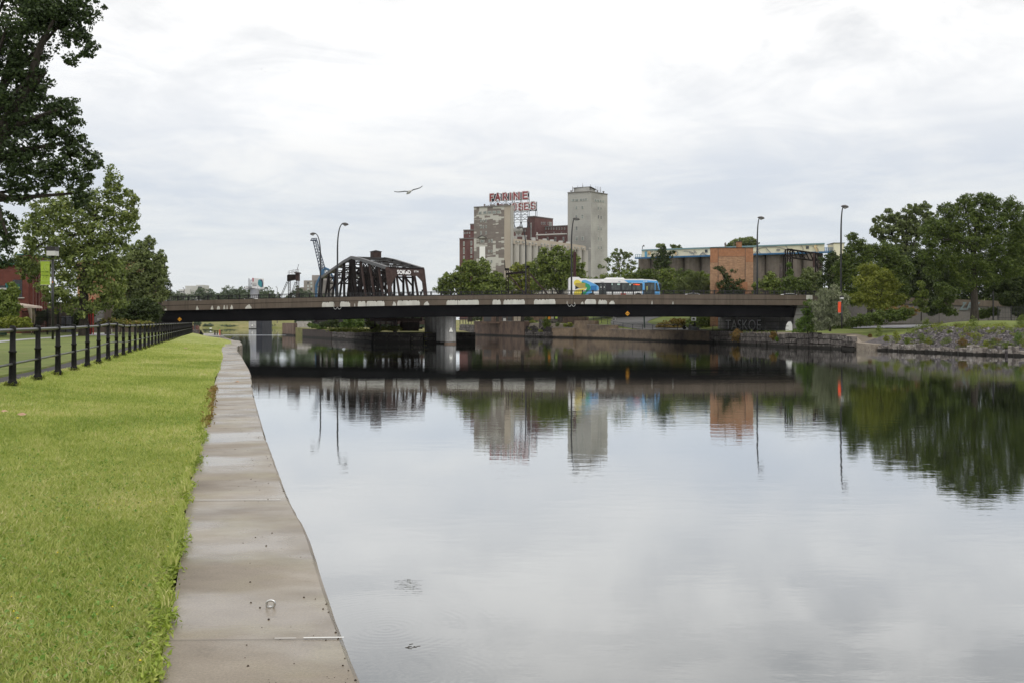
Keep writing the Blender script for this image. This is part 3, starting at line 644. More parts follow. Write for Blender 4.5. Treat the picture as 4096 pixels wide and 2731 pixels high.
# pier: a row of fluted columns running back along the canal
M_pier = streakm('pier_concrete', (0.42,0.42,0.41), (0.25,0.24,0.23), (0.5,0.5,0.48), sx=3, sz=0.05)
M_pfoot = pm('pier_rust', (0.17,0.12,0.09), 0.85)
mb = MB(); D0 = 133.2
for k in range(6):
    c = Vector((X(1801,D0)-0.25*2.7*k*1.15, D0+2.7*k, 0)); r = 0.77 if k == 0 else 0.74
    mb.lathe(c, [(r+0.03,-1.0),(r+0.03,0.22),(r,0.24),(r,interp([(0,3.6),(5,3.75)],k))], 28)
mb.foot([(X(1795,D0)-0.5,D0+0.8),(X(1795,D0)+0.5,D0+1.0),(X(1795,D0)-2.9,D0+14.5),(X(1795,D0)-3.9,D0+14.5)], -1, 3.6)
pier = mb.build('pier', M_pier, RB, smooth=False)
mb = MB(); c = Vector((X(1801,D0),D0,0)); mb.lathe(c,[(0.81,0.0),(0.81,0.2)],28); mb.build('pier_footing', M_pfoot, RB)
for k, a in enumerate((-0.62,-0.2,0.22)):
    mb = MB()
    xx = c.x + 0.775*math.sin(a); yy = c.y-0.775*math.cos(a); mb.box(xx-0.018,xx+0.018,yy-0.012,yy+0.05,0.25,3.3); mb.build('flute', pm('flute_dark',(0.12,0.12,0.12),0.9), RB)
# abutment at the right end
M_abut = brickm('abutment_panels', (0.30,0.29,0.28), (0.24,0.235,0.23), (0.09,0.085,0.08), 5.0, 0.95, msize=0.05, stain=(0.14,0.13,0.125), sscale=0.5, bmp=0.02, off=0.0)
ab0 = (X(3172,133),133.0); ab1 = (X(2872,150.5),150.5)
mb = MB(); mb.foot([ab0,(ab0[0]+1.2,ab0[1]),(ab1[0]+1.2,ab1[1]),ab1], 1.0, 3.75)
AB = mb.build('abutment', M_abut, RB)
mb = MB(); yy = BY0+0.7; mb.xz([(X(3166,yy),Z(1336,yy)),(X(3300,yy),Z(1336,yy)),(X(3300,yy),Z(1222,yy)),(X(3190,yy),Z(1222,yy)),(X(3178,yy),Z(1268,yy))], yy, yy+1.6)
mb.build('abutment_wing', M_abut, RB)
# graffiti on the abutment
M_gr = pm('graffiti_silver', (0.62,0.62,0.63), 0.5); M_gk = pm('graffiti_black', (0.01,0.01,0.01), 0.7); M_gw = pm('graffiti_white', (0.7,0.7,0.7), 0.6)
d_ = (Vector((ab0[0],ab0[1],0))-Vector((ab1[0],ab1[1],0))).normalized(); nrm = Vector((-d_.y if False else d_.y, -d_.x, 0)); nrm = Vector((-abs(nrm.x), -abs(nrm.y), 0))
mb = MB(); P1 = Vector((ab1[0],ab1[1],1.72)) + d_*2.2 + nrm*0.03
text_into(mb, 'TASKOE', 2.15, P1, d_, (0,0,1), 0, 0.10, sxs=1.15, depth=0.005); mb.build('graffiti', M_gk, RB)
mb = MB(); text_into(mb, 'TASKOE', 2.15, P1+nrm*0.03, d_, (0,0,1), 0, 0.02, sxs=1.15, depth=0.005); mb.build('graffiti', M_gr, RB)
mb = MB(); yy = BY0+0.66
mb.xz([(X(3142+a,yy-.4),Z(b,yy-.4)) for a,b in ((3,1335),(0,1318),(4,1298),(12,1287),(22,1287),(27,1300),(28,1335))], yy-0.4, yy-0.3); mb.build('graffiti', M_gw, RB)
# approach wall on the right, behind the park
M_appr = brickm('approach_wall', (0.17,0.155,0.145), (0.14,0.13,0.12), (0.06,0.055,0.05), 7.5, 2.6, msize=0.06, stain=(0.15,0.14,0.135), sscale=0.25, bmp=0.02, off=0.0)
AW = thing('retaining_wall', 'long grey concrete retaining wall with capping behind the park trees', 'wall', (60,138,2.5))
mb = MB(); pts = [(X(3250,BY0)+0.05,BY0+0.2),(X(3400,134),134),(X(3640,139),139),(X(3950,141),141),(X(4300,141),141)]
tops = [bz(ptop,3250)]+[Z(s,D) for s,D in ((1184,134),(1192,139),(1203,141),(1212,141))]
for (a,b),(ta,tb) in zip(zip(pts,pts[1:]),zip(tops,tops[1:])):
    mb.foot([a,b,(b[0],b[1]+0.8),(a[0],a[1]+0.8)], 1.5, [ta-0.85,tb-0.85,tb-0.85,ta-0.85])
mb.build('panel', M_appr, AW)
mb = MB()
for (a,b),(ta,tb) in zip(zip(pts,pts[1:]),zip(tops,tops[1:])):
    mb.foot([(a[0],a[1]-0.15),(b[0],b[1]-0.15),(b[0],b[1]+0.8),(a[0],a[1]+0.8)], [ta-0.85,tb-0.85,tb-0.85,ta-0.85], [ta,tb,tb,ta])
mb.build('capping', M_para, AW)
mb = MB(); text_into(mb, 'ZAK', 1.5, W(3838,1240,140.2), (1,0,0), (0,0,1), 0, 0.04); mb.build('graffiti', pm('faded_teal',(0.13,0.165,0.17),0.8), AW)

# clearance signs hung on the girder
M_yel = pm('sign_yellow', (0.72,0.33,0.02), 0.5); M_blk = pm('sign_black', (0.01,0.01,0.01), 0.6)
def diamond(sx, sy, hw, label, word):
    yy = BY0+0.2; c = Vector((X(sx,yy),yy,Z(sy,yy))); s = thing('warning_sign', label, 'sign', c, 'diamond signs on the bridge girder')
    h = hw/F*yy
    MB().xz([(c.x-h,c.z),(c.x,c.z-h),(c.x+h,c.z),(c.x,c.z+h)], yy-0.03, yy).build('sign_panel', M_yel, s)
    mb = MB()
    if word:
        text_into(mb, 'DANGER', h*0.36, (c.x,yy-0.04,c.z-h*0.12), (1,0,0), (0,0,1), 0, 0.008, 'CENTER', 0.003)
        for k in (1,-1):
            mb.xz([(c.x-h*0.2,c.z+k*h*0.42),(c.x+h*0.2,c.z+k*h*0.42),(c.x,c.z+k*h*0.68)], yy-0.04, yy-0.031)
        mb.build('lettering', M_blk, s)
    else:
        mb.box(c.x-h*0.6,c.x+h*0.6,yy-0.04,yy-0.031,c.z-h*0.12,c.z+h*0.12); mb.build('dark_bar', M_blk, s)
diamond(2510, 1255, 9.3, 'yellow diamond sign reading DANGER low on the girder below the bus', True)
diamond(718.7, 1278.3, 8.3, 'yellow diamond sign with a black bar on the girder above the fence end', False)
# white triangle on the pier
mb = MB(); yy = D0-0.80; c = (X(1804,yy), Z(1319,yy)); h = 0.42
ts = thing('triangle_sign', 'white triangle board on the pale front column of the bridge pier', 'sign', (c[0],yy,c[1]))
MB().xz([(c[0]-h*.85,c[1]-h*.8),(c[0]+h*.85,c[1]-h*.8),(c[0],c[1]+h)], yy-0.03, yy).build('sign_border', M_blk, ts)
MB().xz([(c[0]-h*.72,c[1]-h*.72),(c[0]+h*.72,c[1]-h*.72),(c[0],c[1]+h*.84)], yy-0.045, yy-0.031).build('sign_face', pm('sign_white',(0.75,0.75,0.7),0.5), ts)

# two other piers standing in the water beyond
mb = MB(); mb.box(X(995,373),X(1023,373),373,379,-1,4.6); tag(mb.build('bridge_pier', M_pier), 'pale concrete pier with a small triangle far off in the water left of the island', 'pier')
mb = MB(); mb.box(X(1025,219),X(1048,219),219,228,-1,4.2); tag(mb.build('bridge_pier', nm('pier_dark',(0.02,0.022,0.028),(0.04,0.042,0.05),1,0.8)), 'dark blue grey pier standing in the water left of the island', 'pier')
mb = MB(); h=372.9; mb.xz([(X(1005,h),Z(1304,h)),(X(1013,h),Z(1304,h)),(X(1009,h),Z(1298,h))],h-0.1,h); tag(mb.build('triangle_sign', pm('tri_white',(0.8,0.8,0.75))), 'tiny white triangle on the distant pale pier in the water', 'sign')

# ================================================================ street lamps
M_pole = pm('lamp_pole_black', (0.014,0.014,0.016), 0.4, spec=0.5); M_lhead = pm('lamp_head_grey', (0.09,0.085,0.08), 0.5)
M_lens = pm('lamp_glass', (0.35,0.35,0.33), 0.25)
def cobra(sxp, sxh, syh, D, zb, label, slope=0.0):
    """tall pole that bends over into a flat luminaire"""
    x0 = X(sxp,D); xh = X(sxh,D); zh = Z(syh,D); s = 1 if xh > x0 else -1; w = abs(xh-x0)
    t = thing('street_lamp', label, 'street lamp', (x0,D,zb), 'curved street lamps over the bridge')
    mb = MB(); pts = []
    hb = zh - min(3.6, (zh-zb)*0.42)
    for k in range(6): pts.append((x0, D, zb+(hb-zb)*k/5))
    H = zh - hb
    for k in range(1, 13):
        a = k/12*math.pi/2; pts.append((x0+s*(w*0.72)*(1-math.cos(a))**1.15, D, hb+H*math.sin(a)))
    pts.append((x0+s*w*0.9, D, zh+0.0)); rs = [0.12]*3+[0.105]*3+[0.10-0.05*k/12 for k in range(12)]+[0.045]
    mb.tube(pts, rs, 10); mb.build('pole', M_pole, t, smooth=True)
    mb = MB(); mb.lathe((x0,D,zb),[(0.18,0),(0.18,0.15),(0.15,0.2),(0.14,0.9),(0.12,0.95)],12); mb.build('base', M_pole, t)
    hd = MB(); c = Vector((xh, D, zh-0.02))
    hd.tube([c+Vector((-s*0.42,0,0.03)),c+Vector((-s*0.25,0,0.05)),c+Vector((s*0.05,0,0.02)),c+Vector((s*0.35,0,-0.03)),c+Vector((s*0.5,0,-0.06))],[0.05,0.13,0.2,0.15,0.04],10)
    hd.build('lamp_head', M_lhead, t, smooth=True)
    hd = MB(); hd.tube([c+Vector((-s*0.12,0,-0.12)),c+Vector((s*0.05,0,-0.17)),c+Vector((s*0.27,0,-0.13))],[0.08,0.13,0.08],10); hd.build('lens', M_lens, t, smooth=True)
cobra(1350, 1379, 897, BY0+0.6, 6.0, 'tall lamp arching right, in front of the left end of the truss bridge')
cobra(1282, 1253, 936, BY1-0.5, 5.6, 'lamp arching left in front of the blue crane')
cobra(2103, 2079, 911, BY1-0.5, 6.0, 'lamp arching left in front of the dark steel frame and silos')
cobra(2286, 2304, 876.5, BY0+0.6, 5.95, 'lamp arching right beside the tail of the bus')
cobra(3029, 3043, 872, BY0+1.5, 6.0, 'lamp just right of the brick building, arching right')
cobra(3364, 3378, 827, 120, 2.6, 'tallest lamp rising out of the trees on the right')

# ================================================================ bus
M_bw = pm('bus_white', (0.78,0.78,0.77), 0.3, spec=0.5); M_bb = pm('bus_blue', (0.11,0.38,0.72), 0.3, spec=0.5); M_by = pm('bus_yellow', (0.72,0.60,0.08), 0.35)
M_bg = pm('bus_green', (0.03,0.30,0.14), 0.35); M_bk = pm('bus_black', (0.014,0.014,0.016), 0.2, spec=0.5); M_bo = pm('bus_olive', (0.40,0.31,0.08), 0.4)
M_bd = pm('bus_deep_blue', (0.03,0.17,0.42), 0.35); M_glass = pm('bus_glass', (0.02,0.03,0.028), 0.06, spec=0.7); M_red = pm('bus_red', (0.55,0.03,0.03), 0.4)
M_glassg = nm('bus_glass_inside', (0.015,0.018,0.018), (0.07,0.085,0.08), 1.5, 0.08, stretch=(3,1,0.6), spec=0.6)
M_tyre = pm('tyre', (0.012,0.012,0.012), 0.8); M_hub = pm('hub', (0.35,0.35,0.35), 0.4); M_led = bpy.data.materials.new('led'); M_led.use_nodes = True
b = M_led.node_tree.nodes['Principled BSDF']; b.inputs['Base Color'].default_value=(0.6,0.05,0.01,1); b.inputs['Emission Color'].default_value=(1,0.10,0.02,1); b.inputs['Emission Strength'].default_value=1.6
BD_ = 138.0
def bx(cx): return X(2250+cx/4.48, BD_)
def bzv(cy): return Z(1050+cy/4.48, BD_)
zroad = 5.92
bus = thing('city_bus', 'white and blue city bus with yellow and green petals at its tail on the bridge', 'bus', (bx(900),BD_+1.25,zroad))
prof_b = [(118,300),(124,278),(150,263),(290,265),(318,285),(335,294),(430,292),(440,298),(760,301),(1120,300),(1380,302),(1560,310),(1682,322),(1704,345),(1722,400),(1740,480),(1748,560)]
low = zroad+0.36
poly = [(bx(112),low)]+[(bx(a),bzv(b_)) for a,b_ in prof_b]+[(bx(1750),low)]
mb = MB(); mb.xz(poly, BD_, BD_+2.5); body = mb.build('body', M_bw, bus)
mb = MB(); mb.xz([(bx(755),bzv(302)),(bx(765),bzv(288)),(bx(790),bzv(274)),(bx(1090),bzv(274)),(bx(1122),bzv(299)),(bx(1122),bzv(302))], BD_+0.25, BD_+2.25); mb.build('roof_unit', M_bw, bus)
mb = MB(); mb.xz([(bx(1375),bzv(303)),(bx(1385),bzv(296)),(bx(1465),bzv(296)),(bx(1470),bzv(306))], BD_+0.8, BD_+1.7); mb.build('roof_hatch', M_bw, bus)
def side(name, pts, mat, lay, parent=bus, cc=None):
    mb = MB(); mb.xz([(bx(a),bzv(c)) for a,c in pts], BD_-0.004*lay, BD_-0.004*lay+0.003); return mb.build(name, mat, parent)
def petal(cx0, cy0, r, tx, ty, seg=12):
    """a rounded petal from a round head to a point"""
    a0 = math.atan2(ty-cy0, tx-cx0); d = math.hypot(tx-cx0, ty-cy0); al = math.acos(min(1, r/d)); pts = [(tx,ty)]
    for k in range(seg+1):
        a = a0+al+(2*math.pi-2*al)*k/seg; pts.append((cx0+r*math.cos(a), cy0+r*math.sin(a)))
    return pts
body_low = 1050 + 0
side('livery_yellow', petal(262,372,60,445,458), M_by, 1)
side('livery_yellow', [(445,458),(300,482),(235,500),(205,540),(200,620),(330,640),(350,520)], M_by, 2)
side('livery_blue', [(340,345),(360,322),(400,316),(430,322),(600,400),(640,430),(655,465),(640,505),(600,525),(500,520),(560,560),(400,640),(335,640),(420,520),(505,480),(500,420),(440,400),(360,400)], M_bb, 3)
side('livery_green', [(340,345),(420,372),(480,400),(505,440),(500,480),(470,510),(410,520),(440,458),(385,430),(345,390)], M_bg, 4)
side('livery_green', [(410,520),(470,508),(430,545),(400,590),(400,640),(332,640),(335,560),(360,520)], M_bg, 5)
side('livery_olive', [(232,375),(408,372),(408,440),(445,458),(400,462),(300,470),(228,425)], M_bo, 6)
side('livery_black', [(228,420),(302,462),(228,486)], M_bk, 7)
side('livery_deep_blue', [(520,420),(612,420),(612,500),(500,500),(505,440)], M_bd, 6)
side('livery_blue', [(1105,322),(1500,322),(1700,335),(1722,395),(1740,480),(1745,640),(1650,640),(1650,370),(1470,370),(1470,640),(1432,640),(1432,370),(1180,370)], M_bb, 3)
side('window_band', [(560,368),(1235,370),(1240,395),(1252,375),(1420,375),(1434,385),(1434,512),(1240,528),(790,528),(790,640),(650,640),(655,455),(640,425),(600,400)], M_bk, 8)
for (a,b_,c,d) in ((878,1030,375,508),(1068,1225,375,508),(1255,1420,415,508)): side('window', [(a,c),(b_,c),(b_,d),(a,d)], M_glassg, 9)
side('window', [(1665,372),(1690,372),(1712,430),(1728,520),(1665,520)], M_glass, 9)
for (a,b_,c,d) in ((665,705,392,640),(735,775,392,640),(1478,1550,380,640),(1556,1646,380,640)): 
    dr = side('door', [(a-6,c-14),(b_+6,c-14),(b_+6,d),(a-6,d)], M_bk, 9); side('door_glass', [(a,c),(b_,c),(b_,d-25),(a,d-25)], M_glassg, 10, dr)
side('sticker', [(684,438),(696,438),(696,455),(684,455)], M_bw, 12); side('sticker', [(742,438),(755,438),(755,455),(742,455)], M_bw, 12)
M_pale = pm('pale_sign', (0.45,0.62,0.56), 0.4)
for (a,b_,c,d) in ((880,897,380,410),(982,1030,383,408),(1198,1222,384,414)): side('sticker', [(a,c),(b_,c),(b_,d),(a,d)], M_pale, 11)
side('grab_bar', [(1509,428),(1519,428),(1519,520),(1509,520)], pm('grab_yellow',(0.6,0.6,0.15),0.4), 12)
side('red_sticker', [(1040,556),(1140,556),(1130,640),(1060,640)], M_red, 6)
def btext(name, s, cx, cy, h, mat, lay, sxs=1.0):
    mb = MB(); text_into(mb, s, h/4.48/F*BD_*1.38, (bx(cx),BD_-0.004*lay,bzv(cy)), (1,0,0),(0,0,1),0,0.006,sxs=sxs,depth=0.001); mb.build(name, mat, bus)
btext('fleet_number', '31-156', 1447, 352, 18, M_bw, 6); btext('bus_logo', 'stm', 1000, 352, 20, pm('logo_grey',(0.25,0.33,0.4),0.5), 6)
mb = MB(); side('destination_display', [(1258,382),(1410,382),(1410,414),(1258,414)], M_bk, 10); btext('destination_text', '61 Wellington', 1272, 408, 17, M_led, 12, 0.85)
for a, c in ((692,345),(1532,350)): 
    mb = MB(); mb.box(bx(a),bx(a+50),BD_-0.12,BD_,bzv(c+8),bzv(c-8)); mb.build('side_marker', M_bw if a < 1000 else M_bb, bus)
for cx in (520, 1358):
    xw = bx(cx); mb = MB()
    for yy in (BD_-0.01, BD_+2.1):
        mb.tube([(xw,yy,zroad+0.5),(xw,yy+0.35,zroad+0.5)], 0.5, 24)
    wl = mb.build('wheel', M_tyre, bus); mb = MB(); mb.tube([(xw,BD_-0.03,zroad+0.5),(xw,BD_+0.02,zroad+0.5)], 0.27, 16); mb.build('rim', M_hub, wl)
    side('wheel_arch', [(cx-62,640)]+[(cx+62*math.cos(math.pi*(1-k/10)),590-38*math.sin(math.pi*k/10)) for k in range(11)]+[(cx+62,640)], M_bk, 9)
mb = MB(); mb.box(bx(1736),bx(1752),BD_+0.15,BD_+2.35,bzv(500),bzv(360)); mb.build('windscreen', M_glass, bus)
mb = MB(); mb.bar((bx(1705),BD_-0.05,bzv(352)),(bx(1758),BD_-0.35,bzv(385)),0.05); mb.box(bx(1748),bx(1764),BD_-0.5,BD_-0.25,bzv(470),bzv(390)); mb.build('mirror', M_bk, bus)
# cars half hidden by the parapet
def car(sx, D, col, label, zr=5.95, ln=4.5, top=1.42, flip=1):
    zr -= 0.12; c = thing('car', label, 'car', (X(sx,D),D,zr), 'cars crossing the bridge')
    x = X(sx,D); P = [(-.5,.3),(-.5,.62),(-.46,.85),(-.3,.92),(-.16,1.38),(-.02,1.44),(.16,1.38),(.29,.95),(.46,.82),(.5,.55),(.5,.3)]
    m_ = pm('car_paint', col, 0.3, spec=0.5)
    MB().xz([(x+a*ln*flip,zr+b_*top/1.42) for a,b_ in P], D, D+1.7).build('body', m_, c)
    MB().xz([(x+a*ln*flip,zr+b_*top/1.42) for a,b_ in ((-.27,.95),(-.15,1.33),(-.02,1.38),(.14,1.33),(.25,.97))], D-0.006, D+0.002).build('window', M_glass, c)
    for a in (-.31,.31):
        w_ = MB().tube([(x+a*ln,D-0.02,zr+0.32),(x+a*ln,D+0.2,zr+0.32)],0.32,16).build('wheel', M_tyre, c)
car(2773, 139.5, (0.5,0.5,0.5), 'silver car mostly hidden by the parapet in front of the willow', 5.62)
car(3160, 141, (0.65,0.65,0.65), 'pale car barely showing above the parapet near the lattice gantry', 5.62)
car(1000, 143, (0.6,0.6,0.6), 'light car barely showing above the parapet under the billboard', 5.0)
car(775, 142, (0.55,0.55,0.55), 'pale car just showing above the left end of the parapet', 4.75)
# ================================================================ swing bridge truss
M_steel = nm('old_black_steel', (0.007,0.006,0.006), (0.019,0.014,0.012), 1.2, 0.7, c3=(0.038,0.02,0.015), bmp=0.01, spec=0.15)
M_steelb = nm('brown_rusty_steel', (0.040,0.025,0.022), (0.066,0.043,0.038), 1.4, 0.7, spec=0.15, c3=(0.03,0.018,0.016))
M_chord = nm('top_chord_highlight', (0.02,0.019,0.019), (0.05,0.047,0.045), 1.2, 0.4, spec=0.6)  # highlights of the upper members put into a lighter steel colour
T0 = Vector((-20.0,160,0)); u = Vector((-.535,.845,0)); vdir = Vector((.845,.535,0)); WT = 6.3; ZB = 2.9
TR = thing('swing_bridge', 'dark rusted steel truss railway bridge with white graffiti on its end portal', 'truss bridge', (-27.6,172,1.5))
npan = 8; LT = 28.4
def chordz(t): # t along 0..LT
    a = abs(t-LT/2)/(LT/2); return 13.95 - 2.45*max(0, (a-0.06)/0.94) if t < LT/2 else 13.95 - 3.0*max(0,(a-0.06)/0.94)
ext = 3.4
def tp(t, side_, z): return Vector((T0.x,T0.y,0)) + u*t + vdir*(WT*side_) + Vector((0,0,z))
for sd in (0, 1):
    mb = MB()
    ts_ = [LT*k/npan for k in range(npan+1)]
    for a, b in zip(ts_, ts_[1:]): mb.bar(tp(a,sd,chordz(a)), tp(b,sd,chordz(b)), 0.55, 0.5)
    mb.build('top_chord', M_chord, TR)
    mb = MB(); mb.bar(tp(-ext,sd,ZB), tp(LT+ext,sd,ZB), 0.5, 0.7); mb.build('bottom_chord', M_steel, TR)
    for k, a in enumerate(ts_[1:-1]):
        MB().bar(tp(a,sd,ZB), tp(a,sd,chordz(a)), 0.38, 0.38).build('vertical_post', M_steel, TR)
    for k in range(npan):
        a, b = ts_[k], ts_[k+1]
        if k < npan/2: p, q_ = tp(b,sd,chordz(b)-0.1), tp(a,sd,ZB)
        else: p, q_ = tp(a,sd,chordz(a)-0.1), tp(b,sd,ZB)
        MB().bar(p, q_, 0.3, 0.3).build('diagonal', M_steelb if k < 3 else M_steel, TR)
        m_ = (a+b)/2
        MB().bar(tp(m_,sd,ZB+2.6), tp(a if k < npan/2 else b,sd,ZB+5.2), 0.16, 0.16).build('diagonal', M_steel, TR)
    MB().bar(tp(0,sd,chordz(0)), tp(-ext*0.62,sd,ZB), 0.62, 0.75).build('end_post', M_steelb, TR)
    MB().bar(tp(LT,sd,chordz(LT)), tp(LT+ext*0.6,sd,ZB), 0.6, 0.7).build('end_post', M_steel, TR)
# top laterals and sway frames
for k in range(npan+1):
    a = LT*k/npan; z = chordz(a)
    mb = MB(); mb.bar(tp(a,0,z+0.05), tp(a,1,z+0.05), 0.3, 0.25)
    if 0 < k < npan:
        mb.bar(tp(a,0,z-1.9), tp(a,1,z-1.9), 0.25, 0.25)
        for j in range(4):
            f0, f1 = j/4, (j+1)/4; mb.bar(tp(a,f0,z if j%2 else z-1.9), tp(a,f1,z-1.9 if j%2 else z), 0.12)
        mb.bar(tp(a,0.0,z-3.4), tp(a,0.22,z-1.9), 0.22); mb.bar(tp(a,1.0,z-3.4), tp(a,0.78,z-1.9), 0.22)
    mb.build('sway_frame', M_steel, TR)
for k in range(npan):
    a, b = LT*k/npan, LT*(k+1)/npan; mb = MB(); mb.bar(tp(a,0,chordz(a)+0.16), tp(b,1,chordz(b)+0.16), 0.14); mb.bar(tp(a,1,chordz(a)+0.13), tp(b,0,chordz(b)+0.13), 0.14); mb.build('top_lateral', M_chord, TR)
# machinery and dense lattice around the centre
mb = MB(); rg = random.Random(5)
for k in range(60):
    a = LT/2 + rg.uniform(-3.6,3.6); s0 = rg.random(); mb.bar(tp(a,s0,rg.uniform(5,9)), tp(a+rg.uniform(-2,2),rg.random(),rg.uniform(8,13)), rg.uniform(0.1,0.3))
for s_ in (0.0,1.0):
    for t_ in (-2.2,2.2): mb.bar(tp(LT/2+t_,s_,ZB), tp(LT/2+t_*0.3,s_,13.6), 0.45)
mb.build('centre_tower', M_steel, TR)
mb = MB()
for k in range(-2, int((LT+4)/1.9)):
    t_ = k*1.9; mb.bar(tp(t_,-0.02,ZB-0.1), tp(t_,1.02,ZB-0.1), 0.3, 0.7)
mb.bar(tp(-ext,0.3,ZB+0.1),tp(LT+ext,0.3,ZB+0.1),0.3,0.35); mb.bar(tp(-ext,0.7,ZB+0.1),tp(LT+ext,0.7,ZB+0.1),0.3,0.35); mb.build('floor_beams', M_steelb, TR)
# cabin on top
mb = MB(); a = LT/2; c0 = tp(a-0.7,0.58,0); zt = chordz(a)+0.15
e1 = u*1.3; e2 = vdir*1.5
pts = [c0, c0+e1, c0+e1+e2, c0+e2]; mb.foot([(p.x,p.y) for p in pts], zt-0.3, zt+0.95); mb.build('cabin', M_steelb, TR)
mb = MB(); mc = sum(pts, Vector())/4; big = [mc+(p-mc)*1.12 for p in pts]; mb.foot([(p.x,p.y) for p in big], zt+0.95, zt+1.03)
bq = [(p.x,p.y,zt+1.03) for p in big]+[(mc.x,mc.y,zt+1.3)]; mb.add(bq, [(0,1,4),(1,2,4),(2,3,4),(3,0,4)]); mb.build('cabin_roof', M_steel, TR)
# portal plate at the near end
zp_ = chordz(0)
def pl(a, z): # a across 0..1
    t_ = -ext*0.62*(zp_-z)/(zp_-ZB); return tp(t_, a, z) - u*0.42
P = [pl(0.02,zp_-0.1),pl(0.98,zp_-0.1),pl(0.98,zp_-2.7),pl(0.86,zp_-1.7),pl(0.78,zp_-1.2),pl(0.22,zp_-1.2),pl(0.14,zp_-1.7),pl(0.02,zp_-2.7)]
mb = MB(); q_ = P + [p+u*0.12 for p in P]; nP = len(P)
mb.add(q_, [tuple(range(nP)), tuple(range(2*nP-1,nP-1,-1))]+[(i,nP+i,nP+(i+1)%nP,(i+1)%nP) for i in range(nP)]); mb.build('portal_plate', M_steelb, TR)
upv = (pl(0.5,zp_)-pl(0.5,zp_-1)).normalized()
for s_, a, zz, sz, mt, off_, k in (('SOKeD',0.22,0.93,0.92,M_blk,0.07,1),('SOKeD',0.22,0.93,0.92,M_gw,0.042,2),('BTM',0.70,0.6,0.42,M_gw,0.006,2)):
    mb = MB(); text_into(mb, s_, sz, pl(a,zp_-zz)-u*(0.03*k+0.03), vdir, upv, 0, off_, sxs=0.84 if sz>.5 else 1.0, depth=0.005); mb.build('graffiti', mt, TR)
# substructure seen below the road bridge
mb = MB()
for k in range(9):
    p = tp(-6+k*1.5, 0, 0)
    mb.bar(Vector((X(1500+k*22,148),148,1.9)), Vector((X(1500+k*22,148),148,3.4)), 0.18)
mb.bar(Vector((X(1480,148),148,3.2)),Vector((X(1690,148),148,3.2)),0.4,0.45); mb.bar(Vector((X(1480,148),148,1.95)),Vector((X(1690,148),148,1.95)),0.3)
mb.bar(Vector((X(1580,147),147,1.2)),Vector((X(1580,147),147,3.2)),0.5); mb.box(X(1600,148.5),X(1675,148.5),148.3,148.7,1.5,2.9)
tag(mb.build('steel_staging', M_steelb), 'rusted steel staging under the near end of the truss above the island', 'staging')
# ruined lift frames
def lattice(mb, a, b, w, n, t=0.09, side=Vector((1,0,0))):
    a, b = Vector(a), Vector(b); h = side*(w/2); mb.bar(a-h,b-h,t); mb.bar(a+h,b+h,t)
    for k in range(n):
        p, q_ = a.lerp(b,k/n), a.lerp(b,(k+1)/n); mb.bar(p-h,q_+h,t*0.6); mb.bar(p+h,q_-h,t*0.6)
D = 212
def c3(x, y, D_=212): return W(1120+x/9.8, 1040+y/9.8, D_)
sf = thing('portal_frame', 'rusted lattice portal frame with a railed platform and leaning rod left of the truss', 'steel frame', c3(500,1400))
mb = MB(); lattice(mb, c3(365,1900), c3(365,600), 0.46, 22, 0.1); mb.build('lattice_post', M_steel, sf)
mb = MB(); lattice(mb, c3(700,1900), c3(700,540), 0.5, 22, 0.1); mb.build('lattice_post', M_steelb, sf)
mb = MB(); lattice(mb, c3(-30,1600), c3(290,860), 0.32, 9, 0.07); lattice(mb, c3(380,1600), c3(620,860), 0.32, 9, 0.07); mb.build('brace', M_steel, sf)
mb = MB(); mb.xz([(c3(300,0).x,c3(0,850).z),(c3(300,0).x,c3(0,620).z),(c3(345,0).x,c3(0,585).z),(c3(620,0).x,c3(0,580).z),(c3(640,0).x,c3(0,780).z)], D-0.6, D+0.6); mb.build('girder', M_steel, sf)
mb = MB(); a = c3(610,0); mb.box(c3(610,0).x,c3(780,0).x,D-1.2,D+1.2,c3(0,545).z,c3(0,500).z); mb.box(c3(640,0).x,c3(755,0).x,D-0.7,D+0.7,c3(0,830).z,c3(0,545).z); mb.build('column_head', M_steelb, sf)
mb = MB()
for x in (320,375,440,495,545,605,665,725): mb.bar(c3(x,590), c3(x,interp([(320,445),(545,390),(725,375)],x)), 0.05)
for dy in (0, 75): mb.bar(c3(320,450+dy), c3(545,395+dy), 0.05); mb.bar(c3(545,410+dy), c3(725,378+dy), 0.05)
mb.build('guard_rail', M_steel, sf)
mb = MB(); mb.tube([c3(650,500),c3(725,200)],[0.06,0.04],6); mb.lathe(c3(728,215),[(0.03,0),(0.1,0.08),(0.03,0.2)],6); mb.build('rod', M_steel, sf)
def c4(x, y, D_=165): return W(1750+x/3.136, 720+y/3.136, D_)
sf = thing('portal_frame', 'black rusty H-shaped steel frame with slanting legs left of the bus', 'steel frame', c4(1000,1430))
mb = MB(); lattice(mb, c4(875,1700), c4(875,1115), 0.42, 12, 0.12); mb.build('lattice_post', M_steel, sf)
mb = MB(); lattice(mb, c4(1132,1700), c4(1132,1085), 0.48, 12, 0.13); mb.build('lattice_post', M_steelb, sf)
mb = MB(); mb.bar(c4(855,1182), c4(1105,1158), 0.3, 0.38); mb.build('cross_beam', M_steel, sf)
mb = MB(); mb.bar(c4(900,1200), c4(1100,1430), 0.15, 0.22); mb.bar(c4(1160,1180), c4(1400,1460), 0.15, 0.26); mb.build('brace', M_steelb, sf)
mb = MB(); mb.box(c4(847,0).x,c4(897,0).x,164.4,165.6,c4(0,1135).z,c4(0,1112).z); mb.box(c4(1103,0).x,c4(1155,0).x,164.4,165.6,c4(0,1105).z,c4(0,1080).z); mb.tube([c4(848,1140),c4(842,1010)],[0.1,0.05],6)
